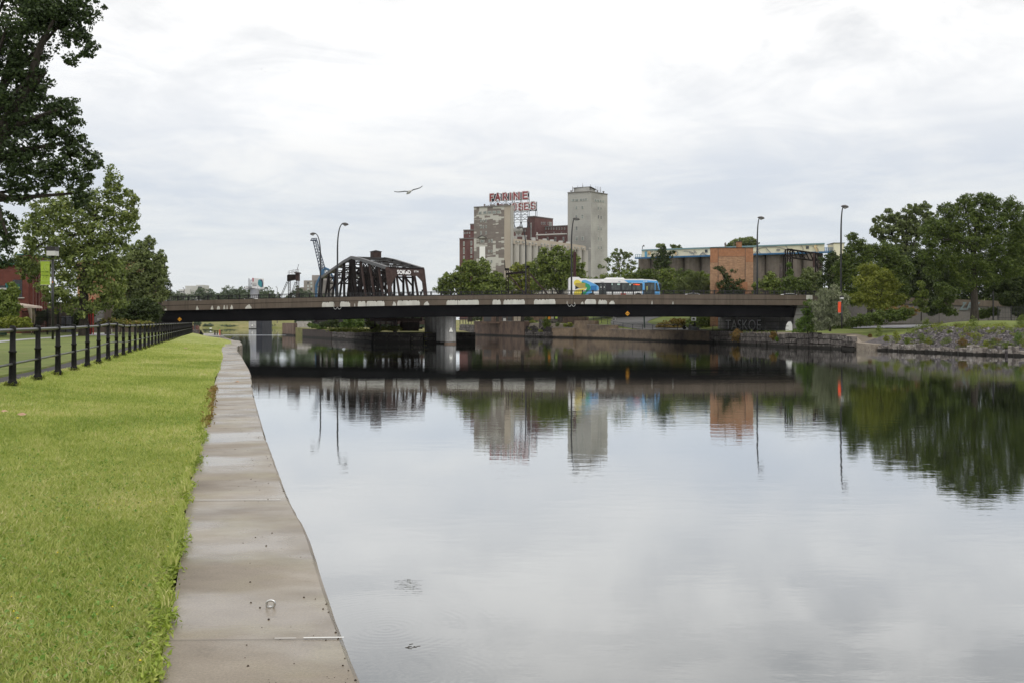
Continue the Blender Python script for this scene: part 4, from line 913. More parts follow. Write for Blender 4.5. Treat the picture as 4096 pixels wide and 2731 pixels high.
mb.bar(c4(880,1115),c4(930,1165),0.08); mb.bar(c4(1060,1150),c4(1110,1095),0.12); mb.build('column_head', M_steel, sf)
mb = MB(); mb.bar(c4(1720,1500,160), c4(1720,905,160), 0.48, 0.4); mb.bar(c4(1716,910,160), c4(1716,880,160), 0.15); tag(mb.build('steel_column', nm('riveted_rust',(0.03,0.015,0.015),(0.07,0.03,0.028),6,0.8)), 'dark riveted steel column standing behind the lamp at the tail of the bus', 'column')
# lattice gantry on the right
def c5(x, y, D_=160): return W(3080+x/4.481, 900+y/4.481, D_)
gt = thing('gantry', 'rusty lattice railway gantry in front of the cream topped silos', 'gantry', c5(600,1200))
def tower(xa, xb, yt, yb, D1):
    mb = MB(); dd = 1.2
    for x in (xa, xb):
        for y_ in (0, dd):
            a = c5(x,yb,D1); b_ = c5(x,yt,D1); mb.bar(a+Vector((0,y_,0)), b_+Vector((0,y_,0)), 0.2, 0.14)
    n = 6
    for k in range(n):
        y0_, y1_ = yt+(yb-yt)*k/n, yt+(yb-yt)*(k+1)/n
        mb.bar(c5(xa,y0_,D1),c5(xb,y1_,D1),0.07); mb.bar(c5(xb,y0_,D1),c5(xa,y1_,D1),0.07); mb.bar(c5(xa,y0_,D1),c5(xb,y0_,D1),0.09)
    return mb
tower(312,398,435,1260,160).build('tower', M_steel, gt); tower(858,936,520,1260,164).build('tower', M_steel, gt)
mb = MB(); A_, B_ = c5(312,435,160), c5(936,525,164); C_, E_ = c5(405,590,160), c5(850,645,164)
mb.bar(A_,B_,0.16,0.16); mb.bar(C_,E_,0.16,0.16)
A2, B2 = A_+Vector((0,1.2,0)), B_+Vector((0,1.2,0)); mb.bar(A2,B2,0.12,0.12); mb.bar(C_+Vector((0,1.2,0)),E_+Vector((0,1.2,0)),0.1)
for k in range(6):
    t0, t1 = 0.14+0.72*k/6, (k+1)/6; mb.bar(A_.lerp(B_,t0), C_.lerp(E_,t1), 0.12); mb.bar(A_.lerp(B_,t0)+Vector((0,1.2,0)), C_.lerp(E_,max(0,t1-0.12))+Vector((0,1.2,0)), 0.05); mb.bar(A_.lerp(B_,t0)-Vector((0,.3,0)),A_.lerp(B_,t0)+Vector((0,1.5,0)),0.15,0.1)
mb.bar(c5(230,560,160),c5(470,555,160),0.12); mb.bar(c5(855,800,164),c5(815,650,164),0.18); mb.build('truss_beam', M_steel, gt)
MB().bar(c5(785,500,161),c5(785,765,161),0.28).build('hanger', M_steelb, gt)
mb = MB(); mb.tube([c5(180,1270,158),c5(198,715,158)],[0.26,0.22],8); tag(mb.build('wooden_post', nm('old_wood',(0.06,0.05,0.05),(0.12,0.10,0.095),3,0.9)), 'bare leaning pole standing in the shrubs left of the lattice gantry', 'post')

# ================================================================ blue crane, far buildings, billboard
M_crb = nm('crane_blue', (0.02,0.075,0.16), (0.03,0.11,0.22), 0.3, 0.6); M_crg = pm('crane_boom', (0.02,0.035,0.07), 0.6)
def ck(x, y, D_=680): return W(1100+x/2.851, 850+y/2.851, D_)
cr = thing('harbour_crane', 'tall blue harbour crane with a lattice boom rising behind the truss bridge', 'crane', ck(560,930))
mb = MB()
L0, L1, R0_, R1_ = ck(432,318), ck(535,760), ck(478,318), ck(572,640)
n = 12
mb.bar(L0,L1,.5); mb.bar(R0_,R1_,.5); mb.bar(R1_, ck(600,760), .5)
for k in range(n):
    a, b = L0.lerp(L1,k/n), L0.lerp(L1,(k+1)/n); c, d = R0_.lerp(R1_,k/n), R0_.lerp(R1_,(k+1)/n)
    mb.bar(a,d,0.22); mb.bar(c,b,0.22); mb.bar(a,c,0.22)
    o_ = Vector((1,3,0)); mb.bar(a+o_, b+o_, 0.35); mb.bar(a+o_,d,0.2)
mb.build('boom', M_crg, cr)
mb = MB(); mb.bar(ck(405,322),ck(480,318),1.5,.8); mb.bar(ck(415,300),ck(480,298),.5); 
for x in (418,436,455,476): mb.bar(ck(x,322),ck(x,299),0.35)
mb.build('boom_head', M_crg, cr)
MB().bar(ck(440,320),ck(512,700),0.15).build('hoist_cable', pm('cable_grey',(0.3,0.32,0.35)), cr)
mb = MB(); mb.tube([ck(640,690),ck(610,655),ck(575,640),ck(545,665),ck(525,720),ck(490,785),ck(470,835),ck(470,1000)],[.6,.8,.9,.9,.8,.85,.85,.8],8); mb.build('leg', M_crb, cr)
mb = MB(); mb.tube([ck(575,640),ck(620,665),ck(660,740),ck(690,850),ck(700,1000)],[.8,.8,.7,.7,.7],8); mb.build('leg', M_crb, cr)
mb = MB(); mb.bar(ck(548,665),ck(542,760),2.2); mb.bar(ck(560,700),ck(600,760),.8); mb.bar(ck(475,850),ck(520,850),.5); mb.build('machine_house', M_crb, cr)
M_win = pm('window_dark', (0.05,0.055,0.06), 0.3, spec=0.5); M_winp = pm('window_pale', (0.42,0.46,0.45), 0.4)
def block(par, name, pts, zt, mat, zb=2.0): return MB().foot(pts, zb, zt).build(name, mat, par)
# apartment block
M_ap = nm('apartment_concrete', (0.22,0.20,0.185), (0.29,0.265,0.24), 0.2, 0.9); M_apd = nm('apartment_dark', (0.15,0.14,0.135), (0.2,0.185,0.175), 0.2)
Da = 760
ap = thing('apartment_building', 'hazy grey brown apartment block behind the blue crane', 'building', (X(1250,Da),Da,2))
zf = lambda y: Z(850+y/2.851, Da); xf = lambda x: X(1100+x/2.851, Da)
block(ap,'wall',[(xf(328),Da),(xf(440),Da),(xf(440),Da+20),(xf(328),Da+20)],zf(778),M_ap)
block(ap,'wall',[(xf(440)+.1,Da+3),(xf(620),Da+3),(xf(620),Da+22),(xf(440)+.1,Da+22)],zf(776),M_apd)
block(ap,'penthouse',[(xf(397),Da+8),(xf(600),Da+8),(xf(600),Da+18),(xf(397),Da+18)],zf(712),M_ap)
block(ap,'low_wing',[(xf(300),Da-4),(xf(335),Da-4),(xf(335),Da+10),(xf(300),Da+10)],zf(858),M_ap)
for i, (x,wd) in enumerate(((368,20),(405,20),(460,18),(500,20))):
    for j, y in enumerate((795,832,868,905)):
        z1, z0 = zf(y), zf(y+22); yy = Da-0.2 if x < 440 else Da+2.8
        MB().box(xf(x),xf(x+wd),yy,yy+0.3,z0,z1).build('window', M_winp if (i+j)%3 else M_win, ap)
# white factory on the left
Dw = 640; xf = lambda x: X(550+x/2.852, Dw); zf = lambda y: Z(850+y/2.852, Dw)
M_fw = nm('white_factory', (0.42,0.42,0.40), (0.52,0.52,0.50), 0.1, 0.85)
wf = thing('factory_building', 'small white stepped building beyond the trees above the left bridge parapet', 'building', (xf(590),Dw,2))
block(wf,'wall',[(xf(468),Dw),(xf(600),Dw),(xf(600),Dw+20),(xf(468),Dw+20)],zf(880),M_fw); block(wf,'wall',[(xf(533),Dw+2),(xf(680),Dw+2),(xf(680),Dw+20),(xf(533),Dw+20)],zf(838),M_fw)
block(wf,'low_wing',[(xf(440),Dw-6),(xf(545),Dw-6),(xf(545),Dw-1),(xf(440),Dw-1)],zf(925),M_fw)
block(wf,'stair_tower',[(xf(640),Dw+5),(xf(720),Dw+5),(xf(720),Dw+18),(xf(640),Dw+18)],zf(826),M_fw); block(wf,'louvre',[(xf(684),Dw+1),(xf(712),Dw+1),(xf(712),Dw+4.9),(xf(684),Dw+4.9)],zf(848),M_win)
for x in (480,500,520): MB().box(xf(x),xf(x+12),Dw-0.3,Dw+.1,zf(912),zf(900)).build('window', M_win, wf)
# billboard
Db = 430
def cb(x, y, dD=0): return W(960+x/14.26, 1090+y/14.26, Db+dD)
bb = thing('billboard', 'two faced advertising billboard with a teal object on one face on a grey pillar', 'billboard', cb(840,1440))
M_bbw = pm('billboard_white', (0.62,0.61,0.62), 0.5); M_bbg = nm('billboard_grey', (0.25,0.26,0.30), (0.4,0.38,0.38), 0.6, 0.5); M_bbs = pm('billboard_steel', (0.30,0.31,0.33), 0.6)
MB().foot([(cb(785,0).x,Db-3),(cb(1345,0,5).x,Db+5),(cb(1345,0,5).x,Db+5.6),(cb(785,0).x,Db-2.4)], cb(0,920).z, cb(0,345).z).build('face_panel', M_bbw, bb)
MB().foot([(cb(420,0).x,Db+3),(cb(590,0).x,Db-3),(cb(600,0).x,Db-2.4),(cb(430,0).x,Db+3.6)], cb(0,930).z, cb(0,360).z).build('face_panel', M_bbg, bb)
def ppt(t, y): # point on the right face
    a = cb(785,y); return Vector((cb(785,0).x+(cb(1345,0,5).x-cb(785,0).x)*t, Db-3.15+8*t, a.z))
def onface(name, pts, mat):
    q_ = [ppt(a,b_) for a,b_ in pts]; mb = MB(); mb.add(q_+[p+Vector((0,0.12,0)) for p in q_],[tuple(range(len(q_))),tuple(range(2*len(q_)-1,len(q_)-1,-1))]+[(i,len(q_)+i,len(q_)+(i+1)%len(q_),(i+1)%len(q_)) for i in range(len(q_))]); mb.build(name, mat, bb)
onface('red_logo', [(0.05,340),(0.15,340),(0.15,550),(0.05,550)], pm('bb_red',(0.35,0.05,0.10)))
onface('picture', [(0.56,440),(0.66,400),(0.84,400),(0.92,470),(0.97,640),(0.95,800),(0.86,850),(0.74,830),(0.53,720),(0.51,600)], nm('bb_teal',(0.04,0.25,0.30),(0.03,0.03,0.09),0.25,0.5,lo=0.45,hi=0.55))
for y in (625,660,715,760): onface('advert_text', [(0.05,y),(0.40,y),(0.40,y+(18 if y<700 else 32)),(0.05,y+(18 if y<700 else 32))], M_bbg if y<700 else pm('bb_dk',(0.2,0.2,0.22)))
mb = MB(); mb.bar(cb(600,450),cb(785,450),0.35); mb.bar(cb(600,660),cb(785,660),0.5); mb.box(cb(610,0).x,cb(780,0).x,Db-2,Db+2,cb(0,920).z,cb(0,820).z); mb.bar(cb(620,880),cb(620,450),0.3); mb.build('frame', M_bbs, bb)
mb = MB(); mb.bar(cb(190,962),cb(1545,965),1.0,0.35); mb.build('catwalk', M_bbs, bb)
for x in (330,430,640,920,1070): MB().lathe(cb(x,990),[(0.35,0),(0.5,0.6),(0.2,1.3)],8).build('floodlight', M_bbw, bb)
MB().lathe((cb(840,0).x,Db,2.0),[(4.3*0.9/2*2*0.5,0),(1.9,cb(0,970).z-2)],20).build('pillar', nm('pillar_grey',(0.2,0.21,0.24),(0.3,0.3,0.32),0.2), bb)
# distant small street lamps
for sx, top, D in ((682,1137,330),(737,1153,420),(1109,1149,420)):
    t = thing('street_lamp', {682:'faint distant lamp just right of the left trees',737:'faint distant lamp in front of the small white building',1109:'faint distant lamp between the billboard and the rusted frame'}[sx], 'street lamp', (X(sx,D),D,2), 'faint distant street lamps')
    MB().tube([(X(sx,D),D,2),(X(sx,D),D,Z(top+4,D)),(X(sx-3,D),D,Z(top,D))],[0.16,0.12,0.1],6).build('pole', M_lhead, t); MB().box(X(sx-6,D),X(sx-1.5,D),D-.2,D+.2,Z(top+1,D),Z(top-1,D)).build('lamp_head', M_lhead, t)

# ================================================================ flour mill complex
def q4(x, D): return (X(1750+x/3.136, D), D)
def z4(y, D): return Z(720+y/3.136, D)
def patchmat():
    m = pm('patched_brick', (0.2,0.17,0.15), 0.9); nt = m.node_tree; b = nt.nodes['Principled BSDF']
    v = coord(nt, 'UV'); sn = nt.nodes.new('ShaderNodeVectorMath'); sn.operation = 'SNAP'; sn.inputs[1].default_value = (1.7,0.9,1); nt.links.new(v, sn.inputs[0])
    f = M(nt, 'ADD', M(nt,'MULTIPLY', noise(nt, sn.outputs[0], 0.11, 4, 0.7), 0.75), M(nt,'MULTIPLY', noise(nt, coord(nt,'UV',(0.05,0.55,1)), 1.0, 3, 0.5), 0.25))
    pale = ramp(nt, f, [(0.53,0.0),(0.542,1.0)])
    base = ramp(nt, noise(nt, coord(nt,'UV',(0.3,1,1)), 0.8, 5), [(0.3,(0.155,0.132,0.118)),(0.7,(0.205,0.178,0.16))])
    c = mix(nt, pale, base, (0.47,0.46,0.42)); nt.links.new(c, b.inputs['Base Color']); return m
M_patch = patchmat(); M_tan = nm('tan_render', (0.34,0.29,0.235), (0.41,0.36,0.30), 0.12, 0.9, stretch=(1,1,0.4))
def towermat():
    m = pm('grey_render', (0.38,0.37,0.345), 0.9); nt = m.node_tree; b = nt.nodes['Principled BSDF']
    v = coord(nt,'UV'); big = noise(nt, v, 0.035, 5, 0.6); vz = coord(nt,'UV',(0.25,0.05,1))
    c = mix(nt, ramp(nt, big, [(0.48,0.0),(0.62,1.0)]), (0.375,0.37,0.345), (0.27,0.265,0.25))
    c = mix(nt, ramp(nt, noise(nt, vz, 1.0, 6, 0.7), [(0.55,0.0),(0.72,0.55)]), c, (0.20,0.195,0.185))
    t = nt.nodes.new('ShaderNodeTexBrick'); nt.links.new(v, t.inputs['Vector']); t.inputs['Scale'].default_value=1; t.inputs['Brick Width'].default_value=60; t.inputs['Row Height'].default_value=1.5; t.inputs['Mortar Size'].default_value=0.12
    t.inputs['Color1'].default_value=(1,1,1,1); t.inputs['Color2'].default_value=(1,1,1,1); t.inputs['Mortar'].default_value=(0.75,0.75,0.75,1)
    c = mix(nt, 0.22, c, t.outputs['Color'], 'MULTIPLY'); nt.links.new(c, b.inputs['Base Color']); return m
M_tow = towermat(); M_silo = nm('silo_concrete', (0.34,0.325,0.30), (0.41,0.395,0.365), 0.06, 0.9, stretch=(1,1,0.3)); M_roof = pm('roof_dark', (0.07,0.07,0.07), 0.9)
M_redb = brickm('mill_red_brick', (0.20,0.09,0.08), (0.165,0.077,0.07), (0.16,0.10,0.09), 0.6, 0.25, msize=0.03, stain=(0.10,0.036,0.034), sscale=0.06, bmp=0)
def onwall(par, A, B, xa, xb, za, zb, mat, name='window', prou=0.15, x0=None, x1=None, rec=None):
    """a panel on the wall from plan point A to B between column fractions"""
    A, B = Vector((*A,0)), Vector((*B,0)); d = (B-A); p, q_ = A+d*xa, A+d*xb; n = Vector((d.y,-d.x,0)).normalized()
    mb = MB(); mb.foot([tuple((p+n*prou)[:2]),tuple((q_+n*prou)[:2]),tuple((q_-n*0.1)[:2]),tuple((p-n*0.1)[:2])], zb, za); return mb.build(name, mat, par)
M_wing = nm('mill_window', (0.11,0.125,0.12), (0.30,0.33,0.31), 0.7, 0.5)
M_frame = pm('mill_frame', (0.45,0.44,0.41), 0.8)
def wallwin(par, A, B, cxA, cxB, x0, x1, y0, y1, D, mat=None, frame=True):
    """window given by photo columns x0..x1 and rows y0..y1 on the wall A-B that spans columns cxA..cxB"""
    # invert the perspective along the wall
    def fr(cx):
        s = (1750+cx/3.136-HX)/F; a, b = A, B; return (s*a[1]-a[0])/((b[0]-a[0])-s*(b[1]-a[1]))
    fa, fb = fr(x0), fr(x1); DD = A[1]+(B[1]-A[1])*(fa+fb)/2
    za, zb = z4(y0,DD), z4(y1,DD)
    w = onwall(par, A, B, fa, fb, za, zb, M_frame if frame else (mat or M_wing), 'window', 0.12)
    if frame:
        e = (fb-fa)*0.12; eh = (za-zb)*0.1; 
        A_, B_ = Vector((*A,0)), Vector((*B,0)); d = (B_-A_); p, q_ = A_+d*(fa+e), A_+d*(fb-e); n = Vector((d.y,-d.x,0)).normalized()
        MB().foot([tuple((p+n*0.2)[:2]),tuple((q_+n*0.2)[:2]),tuple((q_)[:2]),tuple((p)[:2])], zb+eh, za-eh).build('pane', mat or M_wing, w)
    return w
# right tower
RT = thing('mill_tower', 'tall pale grey concrete tower of the flour mill, right of the silos', 'tower', (X(2380,605),605,2))
A, B, C = q4(1633,609), q4(1925,600), q4(2132,614)
bk = (C[0]-22, C[1]+22)
MB().foot([A,B,C,bk], 2, [z4(165,609),z4(150,600),z4(185,614),z4(165,609)]).build('wall', M_tow, RT)
ph = MB(); a, b = q4(1708,612), q4(1900,606); ph.foot([a,b,(b[0]+5,b[1]+14),(a[0]+3,a[1]+16)], z4(165,609), z4(98,609)); ph.build('penthouse', M_tow, RT)
ph = MB(); ph.foot([(a[0]-.4,a[1]-.4),(b[0]+1,b[1]-.5),(b[0]+6,b[1]+14),(a[0]+3,a[1]+16)], z4(98,609), z4(93,609)); ph.build('roof_edge', M_roof, RT)
mb = MB()
for (p_, q_, za, zb) in ((A,B,z4(165,609),z4(150,600)),(B,C,z4(150,600),z4(185,614))):
    mb.bar((p_[0],p_[1]-.2,za+0.1),(q_[0],q_[1]-.2,zb+0.1),0.6,0.5)
mb.build('parapet', M_apd, RT)
mb = MB()
for x, y, yb in ((1693,80,150),(1697,95,150),(1759,75,100),(1820,45,150),(1824,70,150),(1920,60,110),(1987,80,150),(2012,85,150),(2038,92,155),(2048,90,155)): 
    p_ = q4(x,610); MB().tube([(p_[0],610,z4(yb,610)),(p_[0],610,z4(y,610))],[0.16,0.09],6).build('antenna', M_apd, RT)
for x, y in ((1675,150),(1915,120),(2080,160),(2005,150)):
    p_ = q4(x,609); MB().lathe((p_[0],608,z4(y+12,609)),[(0.35,0),(0.35,0.7),(0.9,0.8),(0.1,1.4)],8).build('roof_vent', M_apd, RT)
for x0,x1,y0,y1 in ((1680,1725,240,275),(1727,1770,238,275),(1785,1820,236,270),(1822,1850,234,268),(1852,1880,232,266),(1730,1758,330,378),(1804,1834,325,375),(1730,1758,440,490),(1804,1834,435,488),(1732,1760,580,642),(1732,1762,712,768),(1806,1838,710,766)):
    wallwin(RT,A,B,0,0,x0,x1,y0,y1,0)
for x0,x1,y0,y1 in ((1968,1995,242,278),(1998,2028,246,284),(2032,2058,250,288),(2064,2092,255,292),(2008,2021,333,385),(2041,2054,340,395),(2010,2022,440,495),(2043,2056,447,500),(2011,2024,580,640),(2044,2057,586,644),(2012,2025,716,770),(2046,2058,720,774),(2013,2025,824,878),(2046,2059,827,880)):
    wallwin(RT,B,C,0,0,x0,x1,y0,y1,0, mat=M_win if (y0 in (440,447)) else None, frame=True)
# left patchy tower
LTW = thing('mill_tower', 'blocky mill tower with patchy brown and cream brickwork below the big roof letters', 'tower', (X(1970,520),520,2))
A, B, C = q4(457,531), q4(915,520), q4(945,538); bk = (A[0]+10, A[1]+22)
za, zb_, zc_ = z4(346,531), z4(321,520), z4(328,538)
F_ = lambda cx: (((1750+cx/3.136-HX)/F)*A[1]-A[0])/((B[0]-A[0])-((1750+cx/3.136-HX)/F)*(B[1]-A[1]))
mid = (A[0]+(B[0]-A[0])*F_(838), A[1]+(B[1]-A[1])*F_(838))
mb = MB(); zm = za+(zb_-za)*F_(838); mb.foot([A,mid,(C[0],C[1]+8),bk], 2, [za,zm,zm,za]); mb.build('wall', M_patch, LTW)
mb = MB(); mb.foot([(mid[0]+.02,mid[1]),B,C,(C[0]-.5,C[1]+7.9)], 2, [zm,zb_,zc_,zm]); mb.build('wall', M_tan, LTW)
mb = MB(); mb.foot([(B[0]+.1,B[1]-.05),(B[0]+0.45,B[1]-.05),(C[0]+.5,C[1]),(C[0]+.1,C[1])], 2, [zb_,zb_,zc_,zc_]); mb.build('wall', M_silo, LTW)
mb = MB(); mb.bar((A[0],A[1]-.2,za),(B[0],B[1]-.2,zb_),0.5,0.5); mb.build('parapet', M_apd, LTW)
for x0,x1,y0,y1 in ((513,560,398,438),(572,620,394,434),(628,678,392,432),(690,735,390,428),(745,792,388,424),(538,556,493,535),(568,584,497,530),(600,616,493,533),(538,556,572,612),(568,584,575,612),(602,620,572,608),(538,556,645,690),(602,620,645,688),(538,588,754,792),(640,656,752,790),(672,694,745,792),(636,654,880,914),(668,690,880,914),(637,655,1006,1046),(667,691,1006,1050)):
    wallwin(LTW,A,B,0,0,x0,x1,y0,y1,0)
w_ = wallwin(LTW,A,B,0,0,528,598,838,1050,0,mat=pm('white_board',(0.8,0.8,0.78)),frame=False); w_.name = 'white_panel'
# gabled bay
mb = MB(); p0, p1 = F_(515), F_(628); Av, Bv = Vector((*A,0)), Vector((*B,0)); dv = Bv-Av; nv = Vector((dv.y,-dv.x,0)).normalized(); Dm = 529
q0, q1 = Av+dv*p0, Av+dv*p1; qm = (q0+q1)/2
mb.add([tuple(q0+nv*0.9+Vector((0,0,z4(735,Dm)))),tuple(q1+nv*0.9+Vector((0,0,z4(735,Dm)))),tuple(qm+nv*0.9+Vector((0,0,z4(705,Dm)))),tuple(q0+Vector((0,0,z4(735,Dm)))),tuple(q1+Vector((0,0,z4(735,Dm)))),tuple(qm+Vector((0,0,z4(705,Dm))))],[(0,1,2),(0,2,5,3),(1,4,5,2),(0,3,4,1)])
mb.build('gable', M_frame, LTW)
mb = MB(); mb.bar(q0+nv*1.1+Vector((0,0,z4(733,Dm))), qm+nv*1.1+Vector((0,0,z4(703,Dm))), 0.35); mb.bar(q1+nv*1.1+Vector((0,0,z4(733,Dm))), qm+nv*1.1+Vector((0,0,z4(703,Dm))), 0.35); mb.build('gable_coping', M_roof, LTW)
for x, w, y0, y1, mt in ((755,26,292,325,M_redb),(860,60,300,325,M_apd),(690,70,310,330,M_apd),(590,20,305,335,M_apd),(620,8,318,334,M_roof),(640,8,318,334,M_redb),(790,70,308,322,M_redb)):
    p_ = q4(x,530); MB().box(q4(x-w/2,530)[0],q4(x+w/2,530)[0],530,534,z4(y1,530)-1,z4(y0,530)).build('roof_house', mt, LTW)
# silos with gallery
SI = thing('grain_silos', 'row of pale grey concrete grain silos with a tan gallery between the mill towers', 'silos', (X(2200,555),560,2))
n = 12; xsil = [945+ (1890-945)*i/n for i in range(n+1)]
for i in range(n):
    xa, xb = xsil[i], xsil[i+1]; Dd = 530+45*(i+0.5)/n; a, b = q4(xa,Dd), q4(xb,Dd); r = (b[0]-a[0])/2*1.04
    MB().lathe(((a[0]+b[0])/2, Dd+r, 2),[(r,0),(r,z4(interp([(945,806),(1890,890)],(xa+xb)/2),Dd)-2.6),(r*1.05,z4(interp([(945,806),(1890,890)],(xa+xb)/2),Dd)-2.6),(r*1.05,z4(interp([(945,806),(1890,890)],(xa+xb)/2),Dd)-2)],24).build('silo', M_silo, SI, smooth=False)
for x0, x1, y0, y1 in ((950,1266,740,768),(1268,1830,747,826)):
    D0_, D1_ = 531+45*(x0-945)/945, 531+45*(x1-945)/945; a, b = q4(x0,D0_), q4(x1,D1_); yb0, yb1 = interp([(945,806),(1890,890)],x0), interp([(945,806),(1890,890)],x1)
    g = MB().foot([a,b,(b[0]+2,b[1]+8),(a[0]+2,a[1]+8)], [z4(yb0,D0_)+.1,z4(yb1,D1_)+.1,z4(yb1,D1_)+.1,z4(yb0,D0_)+.1], [z4(y0,D0_),z4(y1,D1_),z4(y1,D1_),z4(y0,D0_)]).build('gallery', M_tan, SI)
    x = x0+28
    while x < x1-20:
        wallwin(SI,a,b,0,0,x,x+13,interp([(945,760),(1890,856)],x)+2,interp([(945,760),(1890,856)],x)+26,0,frame=False); x += 42
for i in range(13):
    x = 1010+i*75; Dd = 529+45*(x-945)/945; p_ = q4(x,Dd); MB().lathe((p_[0],Dd,z4(interp([(945,806),(1890,890)],x)+4,Dd)),[(0.3,0),(0.3,1.2),(.8,1.3),(0.2,1.9)],8).build('silo_vent', M_silo, SI)
for x in (975,1090,1205,1345,1435,1545,1640): 
    Dd = 545+40*(x-945)/945; p_ = q4(x,Dd); yy = interp([(945,715),(1250,740),(1300,745),(1640,790)],x); MB().box(q4(x-25,Dd)[0],q4(x+25,Dd)[0],Dd,Dd+4,z4(yy+12,Dd)-1,z4(yy-12,Dd)).build('rooftop_unit', M_fw, SI)
# red brick mill behind
RM = thing('brick_mill', 'dark red brick mill building standing behind the silos and under the letters', 'building', (X(2130,640),650,2))
def redblk(x0, x1, y0, y1, D0_, D1_, depth=25): 
    a, b = q4(x0,D0_), q4(x1,D1_); MB().foot([a,b,(b[0],b[1]+depth),(a[0],a[1]+depth)], 2, [z4(y0,D0_),z4(y1,D1_),z4(y1,D1_),z4(y0,D0_)]).build('wall', M_redb, RM)
    mb = MB(); mb.bar((a[0],a[1]-.2,z4(y0,D0_)),(b[0],b[1]-.2,z4(y1,D1_)),0.6,0.6); mb.build('coping', M_apd, RM); return a, b
a1 = redblk(276,520,742,732,600,592); a2 = redblk(326,520,634,630,604,598); a3 = redblk(411,520,560,555,612,606)
a4 = redblk(900,1130,612,606,660,650); a5 = redblk(1130,1220,466,460,640,632); a6 = redblk(1220.5,1448,462,492,632.5,650); a7 = redblk(1285,1640,592,576,645,630)
for x0,x1,y0,y1,wl in ((322,342,775,832,a1),(322,342,850,932,a1),(322,342,955,1032,a1),(414,436,768,824,a1),(414,436,846,930,a1),(414,436,952,980,a1),(336,350,658,684,a2),(364,380,656,682,a2),(394,410,655,680,a2),(396,410,700,716,a2)): wallwin(RM,wl[0],wl[1],0,0,x0,x1,y0,y1,0)
for x in (962,998,1028,1060,1095): wallwin(RM,a4[0],a4[1],0,0,x,x+15,628,652,0)
for x in (1300,1322,1342,1380): wallwin(RM,a6[0],a6[1],0,0,x,x+12,532,564,0,mat=M_win)
wallwin(RM,a6[0],a6[1],0,0,1400,1432,530,584,0); wallwin(RM,a5[0],a5[1],0,0,1168,1182,540,745,0)
for x in (1320,1352,1386,1420,1450,1486,1520,1552,1588): wallwin(RM,a7[0],a7[1],0,0,x,x+15,600,628,0)
for x in (1352,1452,1546): wallwin(RM,a7[0],a7[1],0,0,x,x+18,655,668,0)
for x in (1372,1470,1572): wallwin(RM,a7[0],a7[1],0,0,x,x+20,718,778,0)
mb = MB(); mb.tube([W(1750+1238/3.136,720+695/3.136,625),W(1750+1625/3.136,720+680/3.136,612)],0.45,8); mb.tube([W(1750+1250/3.136,720+750/3.136,625),W(1750+1250/3.136,720+660/3.136,625)],0.45,8); mb.build('pipe', M_frame, RM)
for x in (1000,1037): 
    p_ = q4(x,640); MB().lathe((p_[0],640,z4(702,640)),[(.8,0),(.8,1.0),(2.0,3),(2.1,4.6),(1.3,5.4)],14).build('roof_tank', M_fw, RM)
mb = MB(); mb.bar(W(1750+980/3.136,720+706/3.136,640),W(1750+1125/3.136,720+706/3.136,640),0.8); mb.build('roof_ledge', M_fw, RM)
# rooftop letters
M_sred = pm('letter_red', (0.27,0.05,0.055), 0.6); M_swh = pm('letter_white', (0.68,0.68,0.68), 0.6); M_sdk = nm('sign_back', (0.02,0.02,0.035), (0.06,0.06,0.085), 0.5, 0.8); M_sst = pm('sign_steel', (0.03,0.028,0.035), 0.7)
SG = thing('rooftop_sign', 'huge rooftop letters reading FARINE and OSES in red and white on dark backing', 'sign', (X(2050,640),640,50))
S0, S1 = q4(655,640), q4(1250,622)
def sp(cx, cy, off=0.0):
    s = (1750+cx/3.136-HX)/F; f = (s*S0[1]-S0[0])/((S1[0]-S0[0])-s*(S1[1]-S0[1])); D_ = S0[1]+(S1[1]-S0[1])*f; return Vector((s*D_, D_-off, z4(cy,D_)))
def strokes(mb, segs, w, off, dep=0.25):
    for pl_ in segs:
        for a, b in zip(pl_, pl_[1:]):
            A_, B_ = sp(*a, off), sp(*b, off); d = (B_-A_).normalized(); e = d*(w*0.5); mb.bar(A_-e, B_+e, w, dep) if abs(d.z) > 0.95 else mb.bar(A_-e, B_+e, dep, w)
def ltr(x0, x1, yt0, yt1, hh, ch):
    """letter strokes in a slanted cell"""
    g = lambda u_, v_: (x0+(x1-x0)*u_, yt0+(yt1-yt0)*u_+hh*v_)
    S = {'F':[[(0,1),(0,0),(1,0)],[(0,.48),(.75,.48)]], 'A':[[(0,1),(.5,0),(1,1)],[(.2,.68),(.8,.68)]], 'R':[[(0,1),(0,0),(.7,0),(.95,.15),(.95,.36),(.7,.52),(0,.52)],[(.5,.52),(1,1)]],
         'I':[[(0.5,0),(0.5,1)]], 'N':[[(0,1),(0,0),(1,1),(1,0)]], 'E':[[(1,0),(0,0),(0,1),(1,1)],[(0,.48),(.8,.48)]],
         'O':[[(.25,0),(.75,0),(1,.12),(1,.88),(.75,1),(.25,1),(0,.88),(0,.12),(.25,0)]], 'S':[[(1,.22),(1,.12),(.75,0),(.25,0),(0,.12),(0,.36),(.2,.46),(.8,.56),(1,.68),(1,.88),(.75,1),(.25,1),(0,.88),(0,.78)]]}[ch]
    return [[g(*p) for p in pl_] for pl_ in S]
F1 = [('F',664,700,190),('A',730,780,184),('R',824,866,180),('I',905,923,178),('N',960,1022,172),('E',1073,1126,163)]
for ch, x0, x1, yt in F1:
    sg = ltr(x0,x1,yt,yt-3,78,ch); mb = MB(); strokes(mb, sg, 1.75, 1.6); L_ = mb.build('letter', M_swh, SG); mb = MB(); strokes(mb, sg, 0.85, 1.95); mb.build('letter_face', M_sred, L_)
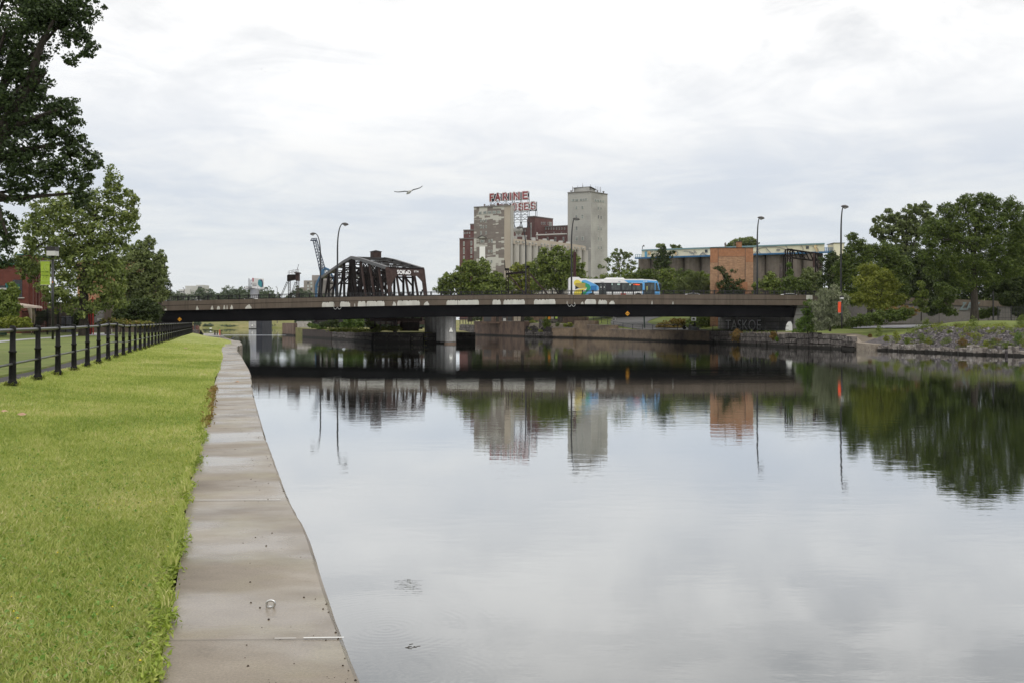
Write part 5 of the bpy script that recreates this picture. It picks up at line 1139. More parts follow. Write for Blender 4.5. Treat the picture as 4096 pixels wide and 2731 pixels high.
for ch, x0, x1, yt in (('O',945,985,308),('S',1022,1068,305),('E',1092,1140,300),('S',1175,1222,293)):
    sg = ltr(x0,x1,yt,yt-3,80,ch); mb = MB(); strokes(mb, sg, 1.65, 1.6); L_ = mb.build('letter', M_swh, SG); mb = MB(); strokes(mb, sg, 0.62, 1.9); Lf = mb.build('letter_face', M_sred, L_)
    mb = MB(); strokes(mb, sg, 1.1, 2.15) if False else None
    if mb.v: mb.build('letter_inset', M_swh, L_)
mb = MB()
for (x0,x1,y0,y1,y2,y3) in ((678,720,186,182,276,272),(716,745,182,180,270,268),(790,820,178,176,262,262),(868,905,175,172,262,260),(925,950,170,168,258,256),(985,1010,170,168,250,250),(1038,1068,163,160,254,252),(1128,1152,153,151,248,246),(960,990,288,286,398,396),(1080,1100,285,283,394,392),(1140,1172,283,281,392,390),(1225,1249,281,279,388,386),(1050,1075,288,286,396,394),(905,944,300,298,320,318)):
    q_ = [sp(x0,y2),sp(x1,y3),sp(x1,y1),sp(x0,y0)]; mb.add(q_+[p+Vector((0,0.5,0)) for p in q_],[(0,1,2,3),(7,6,5,4),(0,4,5,1),(2,6,7,3),(1,5,6,2),(0,3,7,4)])
for y0,y1,x0,x1 in ((270,250,670,1153),(186,155,670,1150),(225,200,700,1150),(398,388,935,1248),(290,281,935,1248),(345,335,935,1248)): mb.bar(sp(x0,y0),sp(x1,y1),0.3,0.4)
mb.build('backing_board', M_sdk, SG)
mb = MB()
for x in (662,680,750,770,850,868,945,963,1040,1056,1135,1152): mb.bar(sp(x,interp([(655,275),(1153,248)],x)), sp(x,600 if 930 < x else 330), 0.3)
for x in (1230,1248): mb.bar(sp(x,388), sp(x,465), 0.3)
for y in (405,440,470,500,530): mb.bar(sp(945,y+4),sp(1130,y-2),0.22)
for xa, xb in ((963,1040),(1056,1135)):
    for y in (275,400,460): mb.bar(sp(xa,y),sp(xb,y+60),0.16); mb.bar(sp(xb,y),sp(xa,y+60),0.16)
for xa, xb in ((680,750),(770,850),(868,945)): mb.bar(sp(xa,275),sp(xb,320),0.16); mb.bar(sp(xb,272),sp(xa,322),0.16)
for x in (954,1048,1143): mb.bar(sp(x,530),sp(x-22,605),0.3); mb.bar(sp(x,530),sp(x+22,605),0.3)
mb.build('steel_support', M_sst, SG)

# ================================================================ cream topped silos on the right
def q6(x, D): return (X(2500+x/2.613, D), D)
def z6(y, D): return Z(800+y/2.613, D)
CS = thing('painted_silos', 'row of brown concrete silos topped by a long cream gallery with faded mural lines', 'silos', (X(2950,265),268,2))
M_crm = nm('cream_cladding', (0.62,0.58,0.44), (0.70,0.66,0.52), 0.15, 0.7, c3=(0.60,0.52,0.36)); M_brs = streakm('brown_silo', (0.175,0.145,0.125), (0.14,0.118,0.10), (0.19,0.165,0.14), sx=0.3, sz=0.02, pf=(0.58,0.7))
M_trim = pm('blue_trim', (0.035,0.12,0.25), 0.6); M_trimp = pm('pale_blue_trim', (0.17,0.27,0.30), 0.6)
edges = [150,290,480,640,820,1010,1175,1345,1500,1695,1895,2090]
dd = lambda x: 275-25*(x-150)/1935
for a_, b_ in zip(edges, edges[1:]):
    Dd = dd((a_+b_)/2); p0_, p1_ = q6(a_,Dd), q6(b_,Dd); r = (p1_[0]-p0_[0])/2*1.02; zt = z6(interp([(150,612),(2080,550)],(a_+b_)/2),Dd)
    MB().lathe(((p0_[0]+p1_[0])/2,Dd+r,2),[(r,0),(r,zt-2-0.9),(r*0.985,zt-2.9),(r*0.985,zt-2)],28).build('silo', M_brs, CS)
a, b = q6(175,dd(175)), q6(2085,dd(2085)); zt0, zt1, zb0, zb1 = z6(530,a[1]), z6(462,b[1]), z6(606,a[1]), z6(546,b[1])
GA = MB().foot([a,b,(b[0]+1,b[1]+7),(a[0]+1,a[1]+7)], [zb0,zb1,zb1,zb0],[zt0,zt1,zt1,zt0]).build('gallery', M_crm, CS)
mb = MB(); mb.bar((a[0],a[1]-.1,zt0+.05),(b[0],b[1]-.1,zt1+.05),0.35,0.35); mb.build('roof_trim', M_trimp, CS)
mb = MB(); a2_, b2_ = q6(100,276), q6(2180,250); mb.bar((a2_[0],a[1]-.6,z6(614,275)),(b2_[0],b[1]-.6,z6(548,250)),1.2,0.4); mb.build('ledge', M_trim, CS)
def gp(cx, cy, o_=0.12):
    s = (2500+cx/2.613-HX)/F; f = (s*a[1]-a[0])/((b[0]-a[0])-s*(b[1]-a[1])); D_ = a[1]+(b[1]-a[1])*f; return Vector((s*D_, D_-o_, z6(cy,D_)))
for x0,x1,y0,y1 in ((835,862,522,553),(1890,1920,483,514)): 
    q_ = [gp(x0,y1,.15),gp(x1,y1,.15),gp(x1,y0,.15),gp(x0,y0,.15)]; MB().add(q_+[p+Vector((0,0.2,0)) for p in q_],[(0,1,2,3),(7,6,5,4),(0,4,5,1),(2,6,7,3),(1,5,6,2),(0,3,7,4)]).build('window', M_win, CS)
q_ = [gp(206,606,.15),gp(230,605,.15),gp(228,542,.15),gp(205,543,.15)]; MB().add(q_+[p+Vector((0,0.2,0)) for p in q_],[(0,1,2,3),(7,6,5,4),(0,4,5,1),(2,6,7,3),(1,5,6,2),(0,3,7,4)]).build('door', pm('door_blue',(0.12,0.33,0.48)), CS)
M_mur = pm('mural_grey',(0.30,0.29,0.27),0.9)
def arcp(cx,cy,rx,ry,a0,a1,n=10): return [gp(cx+rx*math.cos(R(t)),cy-ry*math.sin(R(t))) for t in [a0+(a1-a0)*k/n for k in range(n+1)]]
for pts in (arcp(300,575,60,35,100,180),arcp(525,560,28,26,-80,90),arcp(640,575,80,40,-10,110),arcp(700,545,28,16,0,-180),[gp(775,588),gp(815,545),gp(850,588)],[gp(800,560),gp(880,585)],arcp(1530,530,150,38,10,170),arcp(1600,525,17,9,0,360),arcp(1600,525,11,6,0,360),arcp(1640,510,55,38,-70,90),[gp(1345,570),gp(1385,530),gp(1425,570)],[gp(1470,500),gp(1530,565)],arcp(1960,540,60,55,-20,90),arcp(1830,520,30,40,-80,80),arcp(720,585,30,50,30,100)):
    MB().tube(pts, 0.10, 5).build('mural_line', M_mur, CS)
mb = MB(); 
for x,y,r_ in ((262,552,1.0),(530,560,.7),(2000,495,1.1),(2010,530,.8),(1345,552,.7)):
    c = gp(x,y,.13); mb.tube([c,c+Vector((0,0.1,0))], r_*.6, 9)
mb.build('rust_stain', nm('rust_stain',(0.45,0.27,0.10),(0.60,0.50,0.33),0.9,0.8), CS)
mb = MB()
for x in range(108,200,22): mb.bar(W(2500+x/2.613,800+612/2.613,275),W(2500+x/2.613,800+572/2.613,275),0.12)
for y in (572,592): mb.bar(W(2500+108/2.613,800+y/2.613,275),W(2500+180/2.613,800+y/2.613,275),0.1)
mb.build('railing', M_trimp, CS)
mb = MB()
for x in range(2090,2190,18): mb.bar(W(2500+x/2.613,800+545/2.613,250),W(2500+x/2.613,800+500/2.613,250),0.12)
for y in (500,515,530): mb.bar(W(2500+2085/2.613,800+y/2.613,250),W(2500+2185/2.613,800+y/2.613,250),0.1)
mb.bar(W(2500+2110/2.613,800+465/2.613,250),W(2500+2185/2.613,800+468/2.613,250),0.08); mb.build('railing', M_trim, CS)
mb = MB(); x0,x1 = X(3336,249),X(3377,249); mb.box(x0,x1,249,254,2,Z(974,249)); mb.build('end_house', M_crm, CS); MB().box(x0-.2,x1+.2,248.8,254.2,Z(974,249),Z(972,249)).build('roof_trim', M_steelb, CS)
mb = MB(); c = W(2500+182/2.613,800+516/2.613,272); mb.tube([c,c+Vector((0,0,0.7)),c+Vector((.5,0,.95))],[0.12,0.1,0.3],6); mb.build('spotlight', M_roof, CS)

# ================================================================ brick building beside the road
M_ob = brickm('orange_brick', (0.42,0.17,0.07), (0.35,0.14,0.06), (0.32,0.21,0.14), 0.24, 0.085, msize=0.012, bmp=0); M_tb = brickm('tan_brick', (0.47,0.265,0.145), (0.29,0.16,0.09), (0.36,0.26,0.18), 0.5, 0.12, msize=0.014, bmp=0, stain=(0.34,0.21,0.13), sscale=1.0)
Dk = 155.0; K = thing('brick_building', 'windowless orange and tan brick building with a small chimney behind the bridge', 'building', (X(2927,Dk),Dk+3,2))
xk = lambda x: X(2500+x/2.613, Dk); zk = lambda y: Z(800+y/2.613, Dk)
kf = [(xk(890),Dk),(xk(1340),Dk),(xk(1340),Dk+7),(xk(890)*(Dk+7)/Dk+0.05,Dk+7)]
MB().foot(kf,2,zk(505)).build('wall', M_tb, K)
e = 0.03; mb = MB(); mb.box(xk(973),xk(1255),Dk-e,Dk-0.001,zk(592),zk(507)); mb.box(xk(891),xk(972),Dk-e,Dk-0.001,zk(655),zk(507)); mb.box(xk(1257),xk(1339),Dk-e,Dk-0.001,zk(650),zk(507)); mb.build('upper_brickwork', M_ob, K)
mb = MB(); mb.box(xk(950),xk(1272),Dk-0.5,Dk-0.04,2,zk(860)); mb.build('porch', M_ob, K); MB().box(xk(1000),xk(1225),Dk-0.56,Dk-0.5,2,zk(932)).build('doorway', M_roof, K)
mb = MB(); mb.box(xk(971.5),xk(974.5),Dk-e-.04,Dk,zk(860),zk(507)); mb.box(xk(1254.5),xk(1257.5),Dk-e-.04,Dk,zk(860),zk(507)); mb.build('joint', M_roof, K)
MB().foot([(xk(886),Dk-.1),(xk(1343),Dk-.1),(xk(1343),Dk+7),(xk(890)*(Dk+7)/Dk,Dk+7)],zk(505),zk(499)).build('coping', M_steelb, K)
MB().box(xk(1200),xk(1245),Dk+1.5,Dk+2.7,zk(499),zk(430)).build('chimney', M_ob, K); MB().box(xk(1197),xk(1248),Dk+1.4,Dk+2.8,zk(430),zk(426)).build('chimney_cap', M_roof, K)
mb = MB(); mb.lathe((xk(1077),Dk+2,zk(499)),[(.12,0),(.12,.6),(.22,.65),(.05,.95)],8); mb.lathe((xk(1169),Dk+2,zk(499)),[(.05,0),(.05,1.0)],8); mb.box(xk(1035),xk(1130),Dk+3,Dk+4,zk(499),zk(491)); mb.build('roof_vent', M_apd, K)
mb = MB(); mb.box(xk(1328),xk(1438),Dk-4,Dk-2,4,zk(938)); tag(mb.build('concrete_block', M_para), 'plain brown block just behind the railing right of the brick building', 'block')
# ================================================================ VEGETATION
def leafmesh(name, mat, parent, P, Nn, size, asp, rs, up=0.0):
    """many small folded leaves: P centres, Nn outward directions"""
    n = len(P); t = rs.normal(size=(n,3)); nn = Nn*0.9 + rs.normal(size=(n,3))*0.75; nn[:,2] += 0.25
    nn /= np.linalg.norm(nn,axis=1)[:,None]+1e-9
    if up: t = np.tile(np.array([0,0,1.0]),(n,1))*up + Nn*0.8 + t*0.35
    t -= nn*(t*nn).sum(1)[:,None]; t /= np.linalg.norm(t,axis=1)[:,None]+1e-9; b = np.cross(nn,t)
    s = (size*(0.45+1.05*rs.random(n)))[:,None]
    V = np.stack([P-t*s, P+b*s*asp+nn*s*0.12, P+t*s, P-b*s*asp+nn*s*0.12],1).reshape(-1,3) - np.array(ORG[parent.name] if parent else (0,0,0))
    me = bpy.data.meshes.new(name); me.vertices.add(4*n); me.vertices.foreach_set('co', V.ravel())
    me.loops.add(4*n); me.loops.foreach_set('vertex_index', np.arange(4*n)); me.polygons.add(n); me.polygons.foreach_set('loop_start', np.arange(n)*4); me.polygons.foreach_set('loop_total', np.full(n,4))
    me.materials.append(mat); me.update(); me.validate()
    o = bpy.data.objects.new(name, me); COL.objects.link(o)
    if parent: o.parent = parent; ORG[o.name] = ORG[parent.name]
    return o
def blobs_to_leaves(ell, n, rs, clump=0.24, fill=0.22, hang=0.0):
    vol = np.array([e[3]*e[5] for e in ell]); vol = vol/vol.sum(); Ps=[]; Ns=[]; CC=[]
    for e, w in zip(ell, vol):
        m = max(12, int(n*w)); c = np.array(e[:3]); r = np.array(e[3:6]); nc = max(5, int(26*math.sqrt(m/2500)*1.6)); 
        d = rs.normal(size=(nc,3)); d /= np.linalg.norm(d,axis=1)[:,None]; rad = 0.35+0.62*rs.random(nc)**0.5
        cc = c+d*rad[:,None]*r; cr = r.mean()*clump*(0.6+0.9*rs.random(nc))*(1+8/nc)**0.5; CC.append(cc)
        m1 = int(m*(1-fill)); idx = rs.integers(0,nc,m1); dl = rs.normal(size=(m1,3)); dl /= np.linalg.norm(dl,axis=1)[:,None]
        rr_ = (0.45+0.6*rs.random(m1))[:,None]; sq = np.array([1.15,1.15,0.8]); p = cc[idx]+dl*rr_*cr[idx][:,None]*sq
        if hang: p[:,2] -= hang*rs.random(m1)*cr[idx]
        Ps.append(p); o = (p-c)/r; Ns.append(dl*0.8+o*0.5)
        m2 = m-m1; dl = rs.normal(size=(m2,3)); dl /= np.linalg.norm(dl,axis=1)[:,None]; p = c+dl*(rs.random(m2)**0.4)[:,None]*r*0.88; Ps.append(p); Ns.append(dl)
    P = np.concatenate(Ps); Nn = np.concatenate(Ns); Nn /= np.linalg.norm(Nn,axis=1)[:,None]+1e-9; return P, Nn, np.concatenate(CC)
M_bark = nm('bark', (0.022,0.018,0.014), (0.05,0.041,0.033), 4, 0.9, bmp=0.03, bscale=14, stretch=(3,3,0.6)); M_barkp = nm('pale_bark', (0.12,0.10,0.085), (0.2,0.17,0.15), 4, 0.9)
def tree(name, label, cat, group, D, blobs, n, leaf, mat, base=None, tr=0.25, asp=0.5, seed=1, clump=0.24, fill=0.22, depth=0.85, up=0.0, bark=None, limbs=10, hang=0.0, gzf=None, trunk=True):
    rs = np.random.default_rng(seed); ell = []
    for b_ in blobs:
        sx, sy, rx, ry = b_[:4]; Dd = D+(b_[4] if len(b_) > 4 else 0); c = W(sx,sy,Dd); a_, h_ = rx/F*Dd, ry/F*Dd; ell.append((c.x,c.y,c.z,a_,depth*max((a_+h_)/2, min(a_,2.5)*0.8),h_))
    cxm = base[0] if base else sum(b_[0]*b_[2] for b_ in blobs)/sum(b_[2] for b_ in blobs); bx_ = X(cxm,D); zb = base[1] if base else (gz(bx_,D) if gzf is None else gzf)
    t = thing(name, label, cat, (bx_,D,zb), group)
    P, Nn, CC = blobs_to_leaves(ell, n, rs, clump, fill, hang)
    P[:,2] = np.maximum(P[:,2], zb+0.05)
    leafmesh('foliage' if cat in ('shrub','plant') else 'crown', mat, t, P, Nn, leaf, asp, rs, up)
    if trunk:
        top = max(ell, key=lambda e: e[2]); mb = MB(); cen = np.mean([e[:3] for e in ell],axis=0); tz = max(zb+0.4, min(top[2], cen[2]+ (top[2]-cen[2])*0.5))
        mid = Vector((bx_*0.6+cen[0]*0.4, D*0.6+cen[1]*0.4, zb+(tz-zb)*0.5)); tp_ = Vector((cen[0]*0.6+top[0]*0.4, cen[1], tz))
        pts = [Vector((bx_,D,zb-0.15)), Vector((bx_,D,zb+(tz-zb)*0.15)), mid, tp_]; mb.tube(pts, [tr*1.25,tr,tr*0.7,tr*0.25], 8)
        for k in range(limbs):
            c = CC[rs.integers(0,len(CC))]; f = 0.25+0.7*rs.random(); a_ = pts[1].lerp(pts[2],min(1,f*2)) if f < 0.5 else pts[2].lerp(pts[3],f*2-1)
            e_ = Vector(c); m_ = a_.lerp(e_,0.5)+Vector((0,0,0.12*(e_-a_).length)); mb.tube([a_,m_,e_],[tr*0.35,tr*0.22,tr*0.07],5)
        mb.build('trunk' if cat == 'tree' else 'stems', bark or M_bark, t)
    return t
LM_dark = leafm('leaf_dark', (0.023,0.037,0.010), (0.050,0.071,0.018), (0.083,0.107,0.027))
LM_near = leafm('leaf_near_poplar', (0.021,0.034,0.012), (0.049,0.075,0.026), (0.091,0.124,0.039), trans=0.25)
LM_mid = leafm('leaf_mid', (0.084,0.114,0.029), (0.158,0.195,0.050), (0.246,0.271,0.078))
LM_soft = leafm('leaf_soft', (0.079,0.102,0.035), (0.150,0.182,0.061), (0.229,0.263,0.096))
LM_green = leafm('leaf_green', (0.077,0.111,0.020), (0.149,0.191,0.036), (0.220,0.254,0.056))
LM_right = leafm('leaf_right', (0.046,0.070,0.014), (0.091,0.128,0.024), (0.141,0.176,0.036))
LM_yel = leafm('leaf_yellow_green', (0.110,0.133,0.016), (0.198,0.223,0.032), (0.286,0.286,0.060))
LM_gold = leafm('leaf_gold', (0.11,0.085,0.018), (0.20,0.13,0.03), (0.13,0.15,0.035))
LM_jun = leafm('leaf_juniper', (0.10,0.12,0.06), (0.24,0.26,0.16), (0.46,0.47,0.33))
LM_rust = leafm('leaf_rusty', (0.08,0.07,0.02), (0.22,0.12,0.035), (0.15,0.15,0.03))
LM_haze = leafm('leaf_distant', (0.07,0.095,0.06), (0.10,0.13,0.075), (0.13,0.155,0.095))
LM_bright = leafm('leaf_bright', (0.06,0.11,0.015), (0.10,0.16,0.025), (0.15,0.20,0.04))
T, S_, P_ = 'tree', 'shrub', 'plant'
# left bank
tree('poplar_tree','huge dark poplar overhanging the top left corner of the view',T,None,33,
  [(40,60,260,190),(200,40,140,90),(330,40,90,60),(300,120,85,70),(355,190,45,50),(290,235,45,30),(90,240,120,90),(150,330,60,60),(30,380,140,110),(120,440,140,90),(250,430,80,55),(250,520,95,70),(90,560,160,90),(300,590,60,50),(300,650,90,60),(375,640,40,55),(120,660,150,60),(60,720,110,60),(220,700,90,50),(325,740,55,70),(320,810,40,40),(170,760,40,30),(70,790,60,40),(-60,860,90,80),(20,900,50,60),(30,960,50,40),(-10,1030,70,50),(-260,300,260,420)],
  78000,0.052,LM_near,base=(-520,1.75),tr=0.5,asp=0.62,seed=3,clump=0.2,fill=0.2,limbs=26,depth=0.7)
tree('maple_tree','tall mid green tree behind the lawn lamp with its trunk showing low down',T,None,90,
  [(455,715,40,55),(420,800,80,70),(515,790,35,40),(480,850,80,60),(300,830,90,80),(200,860,90,80),(130,920,60,80),(250,950,130,90),(400,930,110,80),(520,900,50,50),(180,1030,110,80),(330,1050,130,90),(460,1010,80,70),(110,1080,50,50),(260,1150,120,70),(420,1120,110,80),(330,1230,110,45),(230,1210,60,40),(450,1200,60,50)],
  27000,0.15,LM_mid,base=(335,1.72),tr=0.42,seed=5,clump=0.22,fill=0.2)
tree('maple_tree','pale leaved tree at the left end of the bridge, its crown over the road parapet',T,None,112,
  [(600,975,22,30),(650,1030,22,30),(560,1010,60,50),(615,1060,55,45),(530,1080,90,60),(640,1110,35,40),(590,1130,80,50),(510,1150,90,50),(600,1190,70,40),(530,1215,90,40),(645,1165,30,30)],
  22000,0.15,LM_soft,base=(560,1.7),tr=0.3,seed=6,clump=0.22)
tree('conifer_tree','small dark ragged conifer poking out right of the pale left tree',T,None,122,[(640,1075,20,30),(655,1110,22,30),(668,1150,22,30),(650,1180,40,25),(620,1120,30,60)],3000,0.15,LM_dark,base=(640,1.7),tr=0.15,asp=0.3,seed=7)
tree('round_shrub','dark green dense bush at the left foot of the bridge',S_,None,106,[(560,1225,70,40),(520,1250,70,38),(600,1245,60,40),(575,1275,75,25),(490,1275,50,25)],9000,0.12,LM_dark,base=(560,1.7),tr=0.1,seed=8)
tree('flowering_shrub','low yellow and rust tinted bushes in front of the grey block wall',S_,None,100,[(450,1290,50,16),(520,1297,60,14),(400,1300,30,10),(580,1300,50,12)],5200,0.10,leafm('leaf_meadow',(0.10,0.12,0.02),(0.19,0.18,0.04),(0.26,0.13,0.04)),base=(480,1.7),tr=0.05,seed=9)
tree('hedge','bright yellow green low hedge below the ivy at far left',S_,None,80,[(-20,1292,50,22),(40,1290,50,20),(95,1292,35,20),(-80,1290,60,24)],14000,0.09,LM_yel,base=(20,1.8),tr=0.05,seed=10,trunk=False)
tree('ivy_hedge','dense dark ivy covering the shed wall at the far left edge',S_,None,84,[(20,1200,45,40),(55,1170,22,38),(10,1250,60,40),(55,1225,25,45),(-60,1220,70,60),(48,1140,18,14)],20000,0.11,LM_green,base=(10,1.8),tr=0.05,seed=11,trunk=False)
tree('shrub','dark shrubs behind the black garden gate',S_,None,99,[(150,1275,25,28),(180,1262,20,25),(300,1280,30,30),(340,1260,35,45),(110,1290,20,15)],4200,0.11,LM_dark,base=(200,1.7),tr=0.05,seed=12,trunk=False)
# distant trees across the horizon
ds = [(640,1178,45,22,480),(700,1182,30,16,520),(745,1186,28,12,520),(800,1176,40,26,470),(840,1182,30,24,470),(885,1186,28,14,500),(920,1168,34,30,455),(960,1176,36,26,455),(985,1170,40,26,460),(1045,1168,40,28,460),(1080,1180,25,18,455),(1020,1185,60,16,450)]
kinds = ['hazy bushy tree low behind the left end of the parapet','small hazy tree just right of the distant lamp','low hazy tree under the little white building','rounded hazy tree right of the white building','hazy tree on the left flank of the billboard trees','low tree in the gap left of the billboard','taller hazy tree left of the billboard','hazy tree touching the left side of the billboard pillar','hazy tree behind the billboard pillar','hazy tree right of the billboard pillar','sparse hazy tree trailing off right of the billboard','low hazy scrub at the foot of the billboard']
for i, (sx,sy,rx,ry,D) in enumerate(ds):
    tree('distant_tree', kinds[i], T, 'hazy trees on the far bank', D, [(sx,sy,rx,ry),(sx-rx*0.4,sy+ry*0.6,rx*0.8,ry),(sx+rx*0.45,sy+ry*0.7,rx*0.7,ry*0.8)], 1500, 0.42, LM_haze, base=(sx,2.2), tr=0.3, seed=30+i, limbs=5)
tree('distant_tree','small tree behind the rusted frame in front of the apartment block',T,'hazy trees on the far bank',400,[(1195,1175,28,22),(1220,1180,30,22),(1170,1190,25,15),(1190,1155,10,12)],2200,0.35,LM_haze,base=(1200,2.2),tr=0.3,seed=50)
# trees behind the bridge, in front of the silos
tree('broad_tree','wide dark green tree group left of the patchy mill tower',T,'trees in front of the mill',188,
  [(1875,1065,36,30),(1855,1095,55,40),(1930,1080,45,45),(1800,1125,45,35),(1780,1160,45,25),(1860,1150,60,35),(1930,1140,55,45)],13000,0.22,LM_green,base=(1880,3.0),tr=0.4,seed=61)
tree('broad_tree','smaller trees between the dark steel frame and the patchy tower',T,'trees in front of the mill',184,[(1985,1115,30,28),(2010,1150,40,35),(1960,1160,40,30),(1990,1175,50,20)],5500,0.2,LM_green,base=(1990,3.0),tr=0.25,seed=62)
tree('broad_tree','yellowish green tree behind the H-shaped steel frame',T,'trees in front of the mill',192,[(2065,1080,30,28),(2110,1075,30,30),(2080,1120,55,40),(2120,1150,50,40),(2065,1160,50,30)],7000,0.2,LM_yel,base=(2090,3.0),tr=0.3,seed=63)
tree('broad_tree','tall bright green tree left of the bus tail in front of the grain silos',T,'trees in front of the mill',180,
  [(2228,1003,22,22),(2180,1025,38,34),(2265,1025,38,34),(2160,1075,45,45),(2225,1065,60,50),(2290,1065,45,50),(2180,1130,60,45),(2260,1125,70,50),(2320,1110,28,50),(2330,1150,25,30)],17000,0.2,LM_green,base=(2240,3.0),tr=0.4,seed=64)
tree('feathery_tree','airy thin leaved tree with sky showing through right of the pale tower',T,None,205,[(2480,1012,35,22),(2460,1040,45,25),(2510,1035,30,35),(2420,1065,30,20),(2480,1075,50,25),(2530,1075,30,30)],2600,0.2,LM_soft,base=(2475,4.0),tr=0.18,seed=65,bark=M_barkp,limbs=22,fill=0.05,clump=0.16)
hed = [(2370,1135,45,30,178,LM_green,'left end of the scrub bank behind the bus roof'),(2440,1115,50,28,172,LM_green,'scrub behind the middle of the bus roof'),(2520,1100,50,26,172,LM_green,'highest scrub above the rear half of the bus'),(2590,1098,55,30,170,LM_right,'scrub above the front half of the bus'),(2660,1105,50,34,170,LM_green,'scrub to the right above the nose of the bus'),(2650,1150,50,30,166,LM_right,'low scrub just ahead of the bus windscreen'),(2800,1110,40,30,172,LM_green,'scrub touching the left side of the brick building'),(2740,1100,45,25,175,LM_right,'scrub behind the willow')]
for i, (sx,sy,rx,ry,D,mt,lb) in enumerate(hed):
    tree('sumac_shrub', 'dense green '+lb, S_, 'scrub along the slope behind the road', D, [(sx-rx*0.4,sy,rx*0.6,ry*0.9),(sx+rx*0.4,sy+3,rx*0.65,ry),(sx,sy+ry,rx,ry),(sx,sy+ry*2,rx*1.1,ry),(sx,1190,rx*1.2,30),(sx,1225,rx*1.2,25)], 7000, 0.19, mt, base=(sx,5.0), tr=0.12, seed=70+i, asp=0.35, limbs=5)
tree('young_tree','open branched young tree rising in front of the cream silo gallery',T,None,205,[(2652,995,14,18),(2640,1015,28,22),(2670,1020,22,20),(2650,1045,40,25),(2645,1070,38,15),(2690,1010,12,8),(2612,1030,12,14)],3600,0.18,LM_dark,base=(2650,5.0),tr=0.15,seed=81,fill=0.12)
tree('willow_tree','soft grey green willow between the bus and the brick building',T,None,160,[(2775,1108,40,25),(2740,1130,45,30),(2810,1135,38,32),(2770,1155,65,28),(2725,1165,30,20)],9000,0.2,LM_soft,base=(2775,5.0),tr=0.2,seed=82,asp=0.14,hang=1.5,up=-0.8)
tree('ragged_conifer','wind shaped dark evergreen in front of the brick building',T,None,151,[(2872,1075,22,9),(2890,1085,16,16),(2905,1110,18,22),(2935,1085,20,6),(2960,1125,20,9),(2900,1140,40,18),(2940,1145,35,18),(2930,1165,50,18),(2895,1165,35,15),(2885,1128,20,6),(2915,1125,25,12)],5200,0.16,LM_dark,base=(2915,5.0),tr=0.2,seed=83,asp=0.25,up=0.5)
tree('distant_tree','round treetop showing above the roof of the brick building',T,None,300,[(2955,972,35,18),(2990,965,35,18),(3010,978,25,14),(2925,980,20,10)],3600,0.3,LM_soft,base=(2965,2),tr=0.4,seed=84)
tree('distant_tree','treetop peeping over the cream gallery at its left part',T,None,310,[(2705,990,20,9),(2640,985,22,8),(2690,985,12,6)],1200,0.3,LM_soft,base=(2690,2),tr=0.4,seed=85)
rt = [([(3080,1120,40,30),(3050,1145,45,25),(3110,1150,45,30),(3070,1165,60,18)],152,LM_green,'bushy shrub right of the brick building','shrub'),([(3160,1130,40,25),(3200,1145,45,28),(3150,1165,60,18)],150,LM_right,'bush at the foot of the lattice gantry','shrub'),
      ([(3235,1090,28,22),(3225,1120,40,30),(3265,1115,30,30),(3240,1155,50,25)],158,LM_soft,'pale green bush inside the legs of the gantry','shrub'),([(3155,1060,10,14),(3160,1090,14,20),(3165,1120,18,22),(3150,1150,24,22)],158.5,LM_bright,'bright vine climbing the left leg of the gantry','vine'),
      ([(3330,1020,22,18),(3310,1045,38,28),(3345,1055,40,38),(3330,1090,45,40),(3310,1130,50,35)],146,LM_dark,'dark bluish evergreen right of the gantry','tree')]
for i, (bl,D,mt,lb,ct) in enumerate(rt): tree({'shrub':'shrub','vine':'climbing_vine','tree':'evergreen_tree'}[ct], lb, ct if ct != 'vine' else 'vine', None, D, bl, 5200 if ct != 'vine' else 2200, 0.15, mt, base=(bl[-1][0],4.0), tr=0.12, seed=90+i, limbs=6)
# right bank park trees
tree('elm_tree','tall dark green tree right of the tallest lamp, at the left of the park',T,'large trees in the right park',127,
  [(3405,950,22,22),(3425,985,45,35),(3390,1020,35,30),(3470,1010,45,40),(3400,1065,60,50),(3480,1070,70,55),(3550,1080,50,40),(3400,1130,60,55),(3490,1150,80,60),(3590,1130,50,50),(3600,1180,40,40),(3420,1190,50,40),(3540,1200,60,40),(3545,1010,55,45),(3600,1070,55,55),(3365,1075,35,45),(3370,1140,30,45)],46000,0.15,LM_right,base=(3480,3.0),tr=0.35,seed=101,asp=0.35,up=0.35)
tree('honey_locust','yellow green drooping tree in front of the taller elm in the park',T,'large trees in the right park',117,
  [(3480,1075,45,28),(3520,1100,55,32),(3470,1130,60,35),(3560,1140,45,35),(3500,1175,80,32),(3450,1190,50,28),(3580,1190,50,28),(3520,1220,70,20)],19000,0.13,LM_yel,base=(3512,2.7),tr=0.2,seed=102,asp=0.3,hang=0.6)
tree('poplar_tree','tall open poplar with visible limbs behind the park trees',T,'large trees in the right park',165,
  [(3560,865,40,28),(3520,890,30,30),(3640,850,45,32),(3690,840,40,32),(3600,900,60,40),(3670,900,60,45),(3550,940,55,40),(3630,960,60,45),(3500,925,25,25),(3720,900,40,50),(3590,1010,60,30)],17000,0.2,LM_soft,base=(3620,3.5),tr=0.35,seed=103,fill=0.1,limbs=24,clump=0.18)
tree('linden_tree','broad full crowned tree on the lawn, its bare trunk before the grey wall',T,'large trees in the right park',113,
  [(3925,795,45,28),(3870,810,45,35),(3965,815,45,40),(3790,840,45,35),(3850,880,80,55),(3960,880,80,60),(4050,850,45,60),(3760,910,60,50),(3720,950,50,50),(3850,970,90,60),(3980,980,90,70),(4080,960,50,90),(3740,1020,60,50),(3820,1050,80,50),(3930,1060,90,50),(4040,1070,70,50),(3740,1080,45,35),(3960,1120,50,30),(3880,1140,40,30),(3850,1110,60,35)],70000,0.14,LM_right,base=(3898,3.15),tr=0.42,seed=104,asp=0.32,up=0.2)
